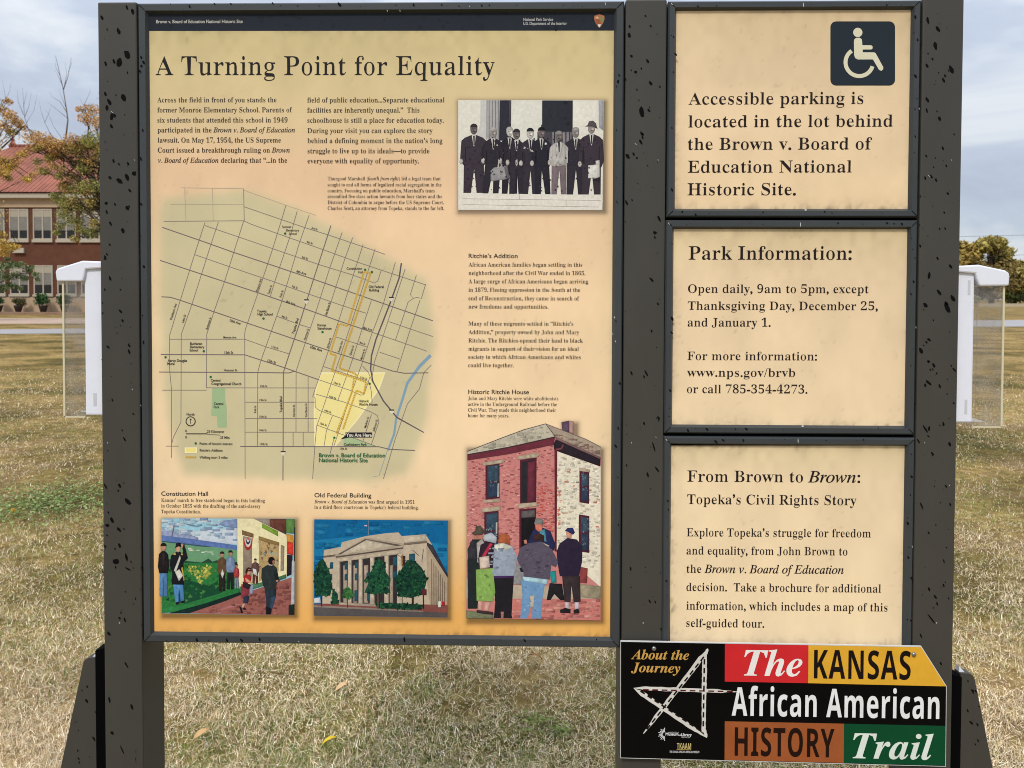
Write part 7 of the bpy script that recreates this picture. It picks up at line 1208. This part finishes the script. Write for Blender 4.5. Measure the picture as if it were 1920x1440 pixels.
def school_window(v0, v1, vb, vc, sill):
    """frame with a centre mullion, blind above, curtained then dark glass below"""
    u0, u1 = 19.2, 54.8
    X0, X1, Z1, Z0 = sx_(u0), sx_(u1), sz_(v0), sz_(v1); mid = (X0 + X1) / 2; w_ = .09
    f = MB(); f.box(X0, X0 + w_, DS - .07, DS - .002, Z0, Z1); f.box(X1 - w_, X1, DS - .07, DS - .002, Z0, Z1); f.box(X0 + w_, X1 - w_, DS - .07, DS - .002, Z1 - w_, Z1); f.box(X0 + w_, X1 - w_, DS - .07, DS - .002, Z0, Z0 + w_)
    f.box(mid - .05, mid + .05, DS - .068, DS - .002, Z0 + w_, Z1 - w_); f.box(X0 - .06, X1 + .06, DS - .16, DS - .003, sz_(sill), Z0 - .002)
    o = f.build('window', M_TRIM, school)
    g = MB(); g.box(X0 + w_, X1 - w_, DS - .045, DS - .004, sz_(vb), Z1 - w_); g.build('blind', M_BLIND, o)
    g = MB(); g.box(X0 + w_, X1 - w_, DS - .030, DS - .004, sz_(vc), sz_(vb) - .004); g.build('upper_pane', M_GREYP, o)
    g = MB(); g.box(X0 + w_, X1 - w_, DS - .026, DS - .004, Z0 + w_, sz_(vc) - .004); g.build('lower_pane', M_DARKP, o)
    return o
per = sx_(63.6) - sx_(19.2)
for proto in (school_window(391.8, 449, 407, 432, 454.5), school_window(497.5, 552, 512, 534, 556)):
    for i in list(range(-4, 0)) + list(range(1, 15)):
        c = proto.copy(); COL.objects.link(c); c.location.x += per * i
        for ch in proto.children:
            d = ch.copy(); COL.objects.link(d); d.parent = c
# terrace, retaining wall and potted shrubs in front of the school
tag(meshobj('terrace', [(SX0 - 6, DS - 1.6, ZG), (SX1 + 6, DS - 1.6, ZG), (SX1 + 6, DS - .07, ZG), (SX0 - 6, DS - .07, ZG)], [(0, 1, 2, 3)], None, [M_PATH]), kind='structure')
b = MB(); b.box(SX0 - 6, SX1 + 6, DS - 1.9, DS - 1.6, -.1, ZG + .03, .03)
tag(b.build('retaining_wall', mat('brown_stone_wall', (140, 112, 90), rough=.9, noise=(1.5,), noise_amt=.2)), 'low brown retaining wall along the terrace before the school', 'wall')

# ------------------------------------------------------------------ foliage
M_LEAF = mat('leaves', attr=True, rough=.75, spec=.2); M_BARK = mat('bark', (70, 58, 48), rough=.95, noise=(5.0, (1, 1, .3)), noise_amt=.3); M_TWIG = mat('bare_twig', (120, 112, 108), rough=.95)
M_BLADE = mat('grass_blades', attr=True, rough=.85, spec=.15)
def fast_mesh(name, co, nface, per_face, cols, m, parent=None, faces=None):
    me = bpy.data.meshes.new(name); me.vertices.add(len(co)); me.vertices.foreach_set('co', co.astype(np.float32).ravel())
    if faces is None: faces = np.arange(len(co)); starts = np.arange(nface) * per_face; tot = np.full(nface, per_face)
    else: faces, starts, tot = faces
    me.loops.add(len(faces)); me.loops.foreach_set('vertex_index', faces.astype(np.int32)); me.polygons.add(len(starts)); me.polygons.foreach_set('loop_start', starts.astype(np.int32)); me.polygons.foreach_set('loop_total', tot.astype(np.int32))
    at = me.color_attributes.new('col', 'FLOAT_COLOR', 'POINT'); at.data.foreach_set('color', np.concatenate([cols, np.ones((len(cols), 1))], 1).astype(np.float32).ravel()); me.update(calc_edges=True); me.validate()
    return link(name, me, parent, [m])
def lincol(c): return np.array(lin(c)[:3])
def leaf_crown(name, parent, clusters, size, seed, flat=.75):
    """clusters: (x, y, z, radius, count, [colours]): many small leaf faces spread through each cluster's volume"""
    g = np.random.default_rng(seed); C_, N_ = [], []
    for (x, y, z, r, n, pal) in clusters:
        d = g.normal(size=(n, 3)); d /= np.linalg.norm(d, axis=1)[:, None]; rad = r * g.random(n) ** .45; C_.append(np.array([x, y, z]) + d * rad[:, None] * np.array([1, 1, flat]))
        pc = np.array([lincol(q) for q in pal]); k = pc[g.integers(0, len(pc), n)] * g.uniform(.7, 1.25, (n, 1)); N_.append(k)
    P = np.concatenate(C_); K = np.concatenate(N_); n = len(P); a = g.normal(size=(n, 3)); a /= np.linalg.norm(a, axis=1)[:, None]; b_ = np.cross(a, g.normal(size=(n, 3))); b_ /= np.linalg.norm(b_, axis=1)[:, None]
    s = size * g.uniform(.55, 1.35, n)[:, None]
    co = np.stack([P - a * s, P + b_ * s * .45, P + a * s, P - b_ * s * .45], 1).reshape(-1, 3); return fast_mesh(name, co, n, 4, np.repeat(K, 4, 0), M_LEAF, parent)
def at(u, v, D, dj=0.0): 
    q = pt(u, v, D + dj); return q
def px(D): return (D + 1.5) / F
def make_tree(name, label, D, ubase, clusters, size, limbs, trunk_r, trunk_top, seed, bark=M_BARK, group=None, cat='tree', twigs=()):
    g = random.Random(seed); base = at(ubase, 600, D); base[2] = 0
    t = thing(name, tuple(base), label, cat, group)
    top = at(*trunk_top, D); b = MB(); pts = [base + np.array([0, 0, -.1]), base + (top - base) * .35 + np.array([g.uniform(-.1, .1), g.uniform(-.1, .1), 0]), base + (top - base) * .7 + np.array([g.uniform(-.15, .15), g.uniform(-.2, .2), 0]), top]
    b.tube(pts, [trunk_r * 1.25, trunk_r, trunk_r * .7, trunk_r * .35], 9); b.build('trunk', bark, t, True)
    cl = []
    for (u, v, r, n, pal) in clusters:
        dj = g.uniform(-1, 1) * r * px(D) * 2.2; q = at(u, v, D, dj); cl.append((q[0], q[1], q[2], r * px(D) * (1.45 if name == 'autumn_tree' or name == 'golden_tree' else 1), n, pal))
    b = MB()
    for pts_, r0 in limbs:
        P = [at(u, v, D, .02 * i) for i, (u, v) in enumerate(pts_)]; b.tube(P, [r0 * (1 - .75 * i / (len(P) - 1)) for i in range(len(P))], 6)
    for (x, y, z, r, n, pal) in cl:
        k = g.uniform(.45, .95); s0 = base + (top - base) * k; e_ = np.array([x, y, z]); m_ = (s0 + e_) / 2 + np.array([g.uniform(-.2, .2), g.uniform(-.2, .2), .12 * np.linalg.norm(e_ - s0)])
        b.tube([s0, m_, e_], [trunk_r * .13, trunk_r * .075, .006], 5)
        for _ in range(3):
            d = np.array([g.uniform(-1, 1), g.uniform(-1, 1), g.uniform(-.4, 1)]) * r * .9; b.tube([e_ - (e_ - m_) * .3, e_ + d], [.016, .004], 4)
    b.build('limbs', bark, t, True)
    if twigs:
        b = MB()
        for pts_, r0 in twigs:
            P = [at(u, v, D, .03 * i) for i, (u, v) in enumerate(pts_)]; b.tube(P, [r0 * (1 - .8 * i / (len(P) - 1)) for i in range(len(P))], 5)
        b.build('bare_twigs', M_TWIG, t, True)
    if cl: leaf_crown('crown', t, cl, size, seed)
    return t
OL = [(176, 158, 84), (150, 138, 72), (194, 170, 92), (130, 120, 62)]; GR = [(132, 136, 66), (152, 150, 78), (110, 116, 56), (170, 162, 92)]; BR = [(196, 150, 88), (210, 168, 104), (172, 128, 76), (214, 178, 118)]; YE = [(214, 176, 80), (196, 160, 76), (176, 152, 80), (222, 188, 100)]
# the autumn tree before the school, its trunk behind the kiosk post
cA = []
for u, v, r, pal in ((60, 258, 15, BR), (82, 262, 14, BR), (100, 270, 14, BR), (116, 276, 15, OL), (134, 262, 12, BR), (158, 222, 9, BR), (172, 206, 12, BR), (178, 230, 13, BR), (150, 205, 6, BR), (142, 280, 16, OL), (160, 270, 15, OL), (176, 262, 16, GR), (120, 292, 12, BR), (150, 305, 14, OL), (172, 310, 16, OL), (100, 288, 10, BR), (182, 285, 12, OL),
                     (112, 330, 8, GR), (140, 332, 10, OL), (124, 352, 12, OL), (148, 356, 14, GR), (170, 350, 14, GR), (112, 372, 12, GR), (134, 382, 15, GR), (158, 392, 12, GR), (120, 402, 12, GR), (140, 414, 12, GR), (112, 424, 8, GR), (150, 430, 9, GR), (178, 386, 12, OL), (120, 346, 7, BR), (100, 366, 6, GR), (106, 436, 6, GR), (140, 448, 7, OL), (178, 420, 9, OL), (85, 322, 7, GR), (52, 282, 7, BR), (70, 278, 7, OL), (92, 300, 7, OL),
                     (215, 230, 34, BR), (255, 210, 34, OL), (300, 240, 36, OL), (240, 290, 40, OL), (290, 320, 38, GR), (215, 350, 34, GR), (260, 390, 30, GR), (330, 290, 30, BR), (210, 180, 20, BR)):
    cA.append((u, v, r, int(60 + r * r * (2.4 if u < 190 else .4)), pal))
g = random.Random(31)
for _ in range(46):
    u = g.uniform(66, 190); v = g.uniform(246, 326) if g.random() < .55 else g.uniform(318, 442)
    if v > 320 and u < 104 + abs(v - 390) * .25: continue
    if v < 290 and u < 100 and g.random() < .4: continue
    cA.append((u, v, g.uniform(6, 11), 150, g.choice([BR, OL, OL]) if v < 300 else g.choice([OL, GR, GR, BR])))
make_tree('autumn_tree', 'olive and rust leaved tree just left of the kiosk, before the school', 30, 226, cA, .043,
          [([(226, 480), (190, 428), (160, 392), (134, 354)], .10), ([(226, 440), (196, 380), (176, 330), (163, 280), (166, 240), (160, 205)], .06), ([(200, 320), (150, 305), (121, 330), (119, 296), (123, 260)], .05), ([(215, 380), (182, 366), (172, 330)], .05), ([(182, 366), (186, 300), (176, 262)], .04), ([(121, 262), (96, 276), (56, 290), (20, 300)], .03), ([(126, 275), (80, 262), (52, 240), (40, 222)], .03)], .26, (232, 300), 3,
          twigs=[([(123, 262), (127, 225), (125, 208), (118, 165), (110, 130), (104, 104)], .035), ([(119, 168), (127, 145), (134, 108)], .02), ([(117, 160), (108, 140), (101, 128)], .012), ([(120, 165), (125, 140), (122, 118)], .012), ([(113, 142), (105, 128), (103, 112)], .010), ([(128, 135), (134, 120), (131, 106)], .008), ([(126, 212), (112, 190), (98, 182), (93, 170)], .014), ([(125, 205), (114, 178), (110, 165)], .010), ([(127, 222), (100, 200), (86, 190)], .010), ([(150, 230), (158, 195), (168, 175), (170, 165)], .012), ([(162, 205), (152, 190), (148, 180)], .008),
                 ([(100, 262), (84, 230), (76, 205), (74, 190)], .012), ([(84, 230), (92, 210), (95, 200)], .008), ([(116, 260), (100, 236), (90, 212), (84, 204)], .010), ([(60, 262), (46, 220), (44, 190), (42, 165)], .016), ([(46, 220), (54, 200), (59, 172)], .012), ([(44, 215), (34, 190), (32, 168)], .012), ([(50, 230), (64, 206), (70, 172)], .010), ([(44, 200), (48, 182), (52, 168)], .008)])
cB = []
for u, v, r, pal in ((2, 206, 11, BR), (14, 190, 7, BR), (18, 216, 10, BR), (30, 228, 9, BR), (8, 236, 10, BR), (24, 248, 8, OL), (40, 238, 7, BR), (4, 322, 12, YE), (20, 312, 9, YE), (30, 300, 9, BR), (42, 290, 7, YE), (6, 302, 9, YE), (14, 334, 6, OL), (4, 456, 9, YE), (14, 462, 9, YE), (26, 464, 7, YE), (8, 474, 8, YE), (34, 462, 4, YE), (2, 440, 7, YE), (50, 336, 7, YE), (62, 328, 6, BR), (-30, 250, 40, BR), (-70, 300, 50, YE), (-40, 400, 40, YE), (-100, 240, 40, OL), (-110, 380, 40, OL)):
    cB.append((u, v, r, int(50 + r * r * (1.9 if u > -10 else .3)), pal))
make_tree('golden_tree', 'sparse golden tree at the left picture edge, before the tiled roof', 34, -70, cB, .058, [([(-50, 380), (-10, 290), (20, 262), (46, 235)], .07), ([(-40, 360), (0, 330), (30, 310), (60, 330)], .05), ([(-40, 470), (0, 458), (30, 464)], .05)], .28, (-68, 260), 5,
          twigs=[([(20, 262), (8, 215), (10, 180), (4, 150)], .018), ([(10, 190), (18, 170), (22, 152)], .010), ([(8, 205), (-4, 175), (-2, 140)], .012), ([(18, 250), (26, 222), (34, 208)], .010)])
cC = []
for u, v, r in ((6, 500, 12), (22, 496, 10), (38, 498, 11), (54, 506, 10), (66, 514, 7), (70, 524, 5), (12, 518, 12), (30, 516, 11), (46, 522, 9), (20, 536, 10), (36, 540, 7), (4, 540, 11), (62, 500, 5), (14, 486, 6), (-20, 510, 26), (-50, 530, 26), (-30, 550, 18)):
    cC.append((u, v, r, int(16 + r * r * .9), [(88, 106, 62), (108, 124, 78), (70, 88, 52), (130, 142, 96)]))
make_tree('young_tree', 'small pale green tree at the left picture edge below the brick wall', 44, -26, cC, .085, [([(-26, 560), (0, 530), (40, 512), (66, 512)], .05)], .13, (-24, 500), 6)
# trees across the far road on the right
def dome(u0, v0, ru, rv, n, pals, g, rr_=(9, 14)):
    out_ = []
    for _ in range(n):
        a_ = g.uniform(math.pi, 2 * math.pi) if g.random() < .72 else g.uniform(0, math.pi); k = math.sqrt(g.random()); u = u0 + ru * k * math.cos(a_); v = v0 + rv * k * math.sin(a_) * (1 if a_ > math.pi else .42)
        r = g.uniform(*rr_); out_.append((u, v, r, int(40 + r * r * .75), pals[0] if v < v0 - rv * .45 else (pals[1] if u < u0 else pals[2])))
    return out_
g = random.Random(4)
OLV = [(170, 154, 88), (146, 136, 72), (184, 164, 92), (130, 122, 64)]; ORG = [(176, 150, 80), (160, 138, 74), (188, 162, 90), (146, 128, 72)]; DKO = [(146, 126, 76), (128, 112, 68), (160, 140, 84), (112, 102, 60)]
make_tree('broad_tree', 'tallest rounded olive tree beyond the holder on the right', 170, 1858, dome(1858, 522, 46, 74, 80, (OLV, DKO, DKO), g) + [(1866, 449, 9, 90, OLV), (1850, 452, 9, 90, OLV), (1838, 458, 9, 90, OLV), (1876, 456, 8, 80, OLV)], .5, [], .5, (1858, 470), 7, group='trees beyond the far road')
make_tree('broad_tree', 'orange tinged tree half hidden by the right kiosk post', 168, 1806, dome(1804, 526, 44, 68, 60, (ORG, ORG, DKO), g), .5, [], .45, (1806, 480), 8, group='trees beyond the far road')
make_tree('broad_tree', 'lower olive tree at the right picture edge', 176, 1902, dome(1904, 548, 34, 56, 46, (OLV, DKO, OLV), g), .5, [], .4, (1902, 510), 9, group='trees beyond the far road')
t = make_tree('shrub', 'dark green shrub under the trees at the right picture edge', 163, 1912, [(1900 + i * 9, 562 - (i % 3) * 4, 9, 90, [(56, 62, 30), (70, 76, 36), (46, 50, 26)]) for i in range(-1, 5)], .4, [], .12, (1912, 556), 12, cat='shrub')
b = MB(); q0, q1 = gpt(1760, 573.4), gpt(2300, 573.4); b.box(q0[0], q1[0], 150.0, 150.4, -.1, .62); tag(b.build('low_wall', mat('pale_concrete', (176, 164, 140), rough=.9, noise=(.5,), noise_amt=.12)), 'low pale concrete wall at the foot of the far trees', 'wall')
for i, (va, vb, lab) in enumerate(((443.5, 440.5, 'upper dark utility cable crossing the sky above the far trees'), (483.5, 477.5, 'lower dark utility cable passing in front of the far trees'))):
    P = [pt(u, va + (vb - va) * (u - 1800) / 120.0 + .00006 * (u - 1860) ** 2 * .5, 120) for u in range(900, 3001, 150)]
    b = MB(); b.tube(P, [.024] * len(P), 5); tag(b.build('utility_cable', mat('cable_black', (40, 42, 46), rough=.7)), lab, 'cable', 'utility cables')
tl = np.random.default_rng(90)
leaf_cl = [(x, 285 + tl.uniform(-25, 25), tl.uniform(.8, 3.2), tl.uniform(1.8, 3.4), 70, [(120, 114, 62), (104, 100, 56), (138, 124, 70), (94, 92, 52)]) for x in np.arange(-420, 421, 4.5)]
tag(leaf_crown('treeline', None, leaf_cl, .55, 91), 'distant low line of olive trees along the horizon', 'treeline', kind='stuff')
# potted shrubs along the terrace
M_POT = mat('dark_pot', (44, 34, 30), rough=.7)
for (u, hv, wv, pal, lab) in ((81, 550, 30, [(44, 76, 40), (60, 96, 50), (34, 58, 32), (78, 112, 62)], 'dark pot with bright green shrub under the last lower school windows'), (34.5, 559, 22, [(92, 88, 56), (110, 102, 66), (74, 74, 46), (84, 92, 54)], 'dark pot with short dull olive shrub on the school terrace'),
                              (-3, 548, 22, [(50, 78, 44), (64, 94, 52), (40, 60, 34)], 'dark pot with green shrub cut by the left picture edge'), (121, 552, 28, [(54, 78, 48), (70, 96, 58), (42, 62, 38)], 'dark pot with green shrub seen through the clear brochure holder')):
    c = pt(u, 585, DS - .9); c[2] = ZG; k = px(DS)
    t = thing('potted_shrub', tuple(c), lab, 'potted plant', 'potted shrubs on the school terrace')
    b = MB(); b.lathe(c, [(4.6 * k, .003), (7.6 * k, 11 * k), (8.2 * k, 13 * k), (7.2 * k, 13 * k)], 14); b.build('pot', M_POT, t, True)
    top = (585 - hv) * k; hh = top - 11 * k
    leaf_crown('foliage', t, [(c[0] + rng.uniform(-.5, .5) * wv * k * .6, c[1] + rng.uniform(-.2, .2), c[2] + 11 * k + hh * (.3 + .5 * rng.random()), wv * k * .30, 90, pal) for _ in range(9)], .09, int(u) + 50)

# ------------------------------------------------------------------ turf in front: blades, clover, weeds, leaves
GREEN = [(gpt(u, v), r, k) for u, v, r, k in ((90, 950, .55, 1.0), (20, 960, .3, 1.0), (150, 948, .35, .8), (190, 880, .25, .7), (350, 1400, .14, .9), (390, 1425, .12, .9), (560, 1430, .12, .9), (625, 1410, .08, 1.0), (790, 1300, .12, .9), (960, 1400, .22, .7), (1000, 1425, .2, .7), (1020, 1370, .12, .8), (800, 1390, .12, .6), (420, 1310, .16, .6), (1150, 1280, .12, .7), (1800, 945, .5, .9), (1840, 955, .4, .8), (1810, 900, .4, .6), (30, 710, 1.3, .8), (60, 1030, .25, .6), (130, 1030, .22, .6), (170, 1060, .2, .6), (100, 1080, .25, .4), (130, 1270, .2, .5), (1880, 1060, .25, .4), (1850, 1140, .2, .4), (480, 1290, .15, .5), (700, 1350, .15, .4), (1090, 1330, .15, .4))]
def turf(name, n_total, d0, d1, pw, seed, wid, hgt):
    g = np.random.default_rng(seed); q = g.random(n_total)
    # distance with density falling as d**-pw over a widening field of view
    ex = 2 - pw; d = (d0 ** ex + q * (d1 ** ex - d0 ** ex)) ** (1 / ex) if abs(ex) > 1e-6 else d0 * (d1 / d0) ** q
    x, y = np.where(g.random(n_total) < .80, g.uniform(-.76, .76, n_total), g.normal(size=n_total) * .75) * d, d - 1.5
    keep = ~((d > 5.0) & (np.abs(x / d) < .5) & (g.random(n_total) < .6)); x, y, d = x[keep], y[keep], d[keep]; n = len(x)
    z = np.zeros(n)
    gr = .44 * np.clip((noise2(x * 1.1 + 9, y * 1.1 + 5, 3) - .52) * 4, 0, 1) + .24 * np.clip((noise2(x * 3.3, y * 3.3, 4) - .58) * 4, 0, 1)
    for c, r, k in GREEN: gr = np.maximum(gr, k * np.exp(-((x - c[0]) ** 2 + ((y - c[1]) * .8) ** 2) / r ** 2))
    bare = np.clip((noise2(x * 1.6 + 30, y * 1.6 + 11, 8) - .60) * 5, 0, 1) + np.clip((noise2(x * 5 + 3, y * 5 + 1, 9) - .68) * 6, 0, 1); keep = g.random(n) > np.clip(bare, 0, 1) * .72 * (gr < .4); x, y, d, gr, bare, z = x[keep], y[keep], d[keep], gr[keep], bare[keep], z[keep]; n = len(x)
    isg = g.random(n) < gr * .85
    straw = np.array([lincol(c) for c in ((242, 224, 190), (234, 212, 174), (220, 196, 158), (252, 240, 216), (196, 168, 132), (148, 120, 94), (228, 202, 166), (214, 194, 156))]); green = np.array([lincol(c) for c in ((124, 142, 72), (100, 124, 60), (148, 160, 88), (164, 166, 100), (84, 108, 54))]); ol = np.array([lincol(c) for c in ((182, 168, 112), (158, 148, 94), (190, 174, 120))])
    col = straw[g.integers(0, 8, n)]; m2 = g.random(n) < .06 + .24 * noise2(x * .8, y * .8, 12); col = np.where(m2[:, None], ol[g.integers(0, 3, n)], col); col = np.where(isg[:, None], green[g.integers(0, 5, n)], col) * g.uniform(.55, 1.28, (n, 1)); 
    patch_tone = (.74 + .36 * noise2(x * .5 + 3, y * .5, 17) + .30 * noise2(x * 2.3 + 7, y * 2.3, 18)); col *= patch_tone[:, None]  # random paler and darker patches across the turf
    sc_ = np.clip(d / 4.0, 1, 4)
    L_ = hgt * g.uniform(.5, 1.4, n) * (1 + .15 * (sc_ - 1)) * np.where(isg, .9, 1.0); W_ = wid * g.uniform(.6, 1.3, n) * sc_
    az = g.uniform(0, 2 * math.pi, n); tuft = noise2(x * 7 + 2, y * 7 + 9, 21); L_ = L_ * (.7 + .75 * tuft); lean = np.where(isg, g.uniform(.1, .9, n), np.where(g.random(n) < .6, g.uniform(1.0, 1.5, n), g.uniform(.2, 1.1, n))); bend = g.uniform(-.2, .8, n)
    h0 = np.where(isg, 0, g.uniform(0, .018, n)); dx, dy = np.cos(az), np.sin(az); wx, wy = -dy, dx
    base = np.stack([x, y, z + h0], 1); t1 = np.stack([dx * np.sin(lean), dy * np.sin(lean), np.cos(lean)], 1); l2 = np.clip(lean + bend, 0, 1.65); tw = g.uniform(-.5, .5, n); d2x, d2y = np.cos(az + tw), np.sin(az + tw); t2 = np.stack([d2x * np.sin(l2), d2y * np.sin(l2), np.cos(l2)], 1)
    midp = base + t1 * (L_ * .5)[:, None]; tip = midp + t2 * (L_ * .5)[:, None]; tip[:, 2] = np.maximum(tip[:, 2], .003); wv = np.stack([wx, wy, np.zeros(n)], 1) * (W_ / 2)[:, None]
    co = np.stack([base - wv, base + wv, midp + wv * .8, midp - wv * .8, tip], 1).reshape(-1, 3); i0 = np.arange(n) * 5
    lp = np.stack([i0, i0 + 1, i0 + 2, i0 + 3, i0 + 3, i0 + 2, i0 + 4], 1).ravel(); st = np.stack([np.arange(n) * 7, np.arange(n) * 7 + 4], 1).ravel(); tt = np.tile([4, 3], n)
    o = fast_mesh(name, co, 0, 0, np.repeat(col, 5, 0), M_BLADE, None, (lp, st, tt)); tag(o, kind='stuff'); return o
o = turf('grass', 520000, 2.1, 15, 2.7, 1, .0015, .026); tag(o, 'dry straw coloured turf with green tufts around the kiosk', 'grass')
def weed(u, v, r, n, lab, seed):
    c = gpt(u, v); g = np.random.default_rng(seed); t = thing('weed', tuple(c), lab, 'weed'); cl = []
    P = c + np.stack([g.normal(size=n) * r * .5, g.normal(size=n) * r * .55, g.uniform(.006, .03, n)], 1); a_ = g.uniform(0, 6.28, n); A_ = np.stack([np.cos(a_), np.sin(a_), g.uniform(.0, .5, n)], 1); B_ = np.stack([-np.sin(a_), np.cos(a_), g.uniform(-.2, .2, n)], 1); s = g.uniform(.006, .012, n)[:, None]
    co = np.stack([P, P + A_ * s + B_ * s * .55, P + A_ * s * 2, P + A_ * s - B_ * s * .55], 1).reshape(-1, 3); pc = np.array([lincol(q) for q in ((100, 114, 54), (122, 132, 68), (84, 98, 48), (140, 146, 86))])[g.integers(0, 4, n)] * g.uniform(.8, 1.2, (n, 1))
    fast_mesh('leaves', co, n, 4, np.repeat(pc, 4, 0), M_LEAF, t); return t
weed(1003, 1362, .075, 90, 'leafy green weed in dry grass, left of two below the big panel', 61); weed(1052, 1379, .06, 60, 'leafy green weed in dry grass nearest the middle post', 62)
cl = MB(); g = np.random.default_rng(66); n = 2600; c0 = gpt(70, 950); P = c0 + np.stack([g.normal(size=n) * .46, g.normal(size=n) * .30, g.uniform(.02, .07, n)], 1); a_ = g.uniform(0, 6.28, n); A_ = np.stack([np.cos(a_), np.sin(a_), g.uniform(-.1, .5, n)], 1); B_ = np.stack([-np.sin(a_), np.cos(a_), g.uniform(-.3, .3, n)], 1); s = g.uniform(.006, .012, n)[:, None]
pc = np.array([lincol(q) for q in ((104, 128, 66), (126, 146, 82), (86, 108, 56), (144, 156, 98))])[g.integers(0, 4, n)] * g.uniform(.75, 1.2, (n, 1))
o = fast_mesh('clover_patch', np.stack([P - A_ * s, P + B_ * s, P + A_ * s, P - B_ * s], 1).reshape(-1, 3), n, 4, np.repeat(pc, 4, 0), M_LEAF); tag(o, 'patch of green clover in the dry grass on the left', 'clover', kind='stuff')
c = gpt(25, 972); t = thing('dandelion', tuple(c), 'yellow dandelion in the clover patch at the left picture edge', 'flower')
hz = pt(25, 957, c[1])[2]; b = MB(); b.tube([c, c + np.array([.004, 0, hz * .6]), c + np.array([0, 0, hz - .012])], [.0022, .0018, .0016], 6); b.build('stem', mat('stem_green', (110, 130, 70)), t)
b = MB(); g = random.Random(2)
for i in range(46):
    a_ = g.uniform(0, 6.28); e_ = g.uniform(.1, 1.5); l_ = .024 * g.uniform(.8, 1.1); d = np.array([math.cos(a_) * math.cos(e_), math.sin(a_) * math.cos(e_), math.sin(e_)]); w2 = np.array([-math.sin(a_), math.cos(a_), 0]) * .0032; o_ = c + np.array([0, 0, hz - .010]); b.add([o_, o_ + d * l_ * .7 + w2, o_ + d * l_, o_ + d * l_ * .7 - w2], [(0, 1, 2, 3)])
b.build('flower_head', mat('dandelion_yellow', (226, 182, 40), rough=.8), t)
def fallen(u, v, L_, W_, rgb, lab, seed):
    c = gpt(u, v, .03); g = random.Random(seed); a_ = g.uniform(0, 3.14); A_ = np.array([math.cos(a_), math.sin(a_), .25]); B_ = np.array([-math.sin(a_), math.cos(a_), .1]); b = MB(); n = 5; Lp, Rp, Mp = [], [], []
    for i in range(n + 1):
        k = i / n; w2 = W_ * math.sin(math.pi * min(max(k, .03), .97)) ** .8 / 2; m_ = c + A_ * L_ * (k - .5) + np.array([0, 0, .008 * math.sin(3 * k)]); Mp.append(m_); Lp.append(m_ + B_ * w2 + np.array([0, 0, .006])); Rp.append(m_ - B_ * w2 + np.array([0, 0, .004]))
    V_ = Lp + Mp + Rp; b.add(V_, [(i, i + 1, n + 2 + i, n + 1 + i) for i in range(n)] + [(n + 1 + i, n + 2 + i, 2 * n + 3 + i, 2 * n + 2 + i) for i in range(n)])
    tag(b.build('fallen_leaf', mat('leaf_dry', rgb, rough=.8)), lab, 'leaf', 'fallen leaves on the turf')
fallen(617, 1391, .045, .012, (214, 186, 50), 'narrow yellow leaf in the grass beside a green tuft', 1); fallen(1005, 1233, .05, .03, (150, 104, 62), 'brown leaf in the grass just under the big panel frame', 2); fallen(377, 1379, .05, .022, (196, 160, 110), 'tan leaf in the grass beside the left post', 3); fallen(640, 1290, .05, .02, (206, 172, 130), 'pale curled leaf in the middle of the grass under the big panel', 4)
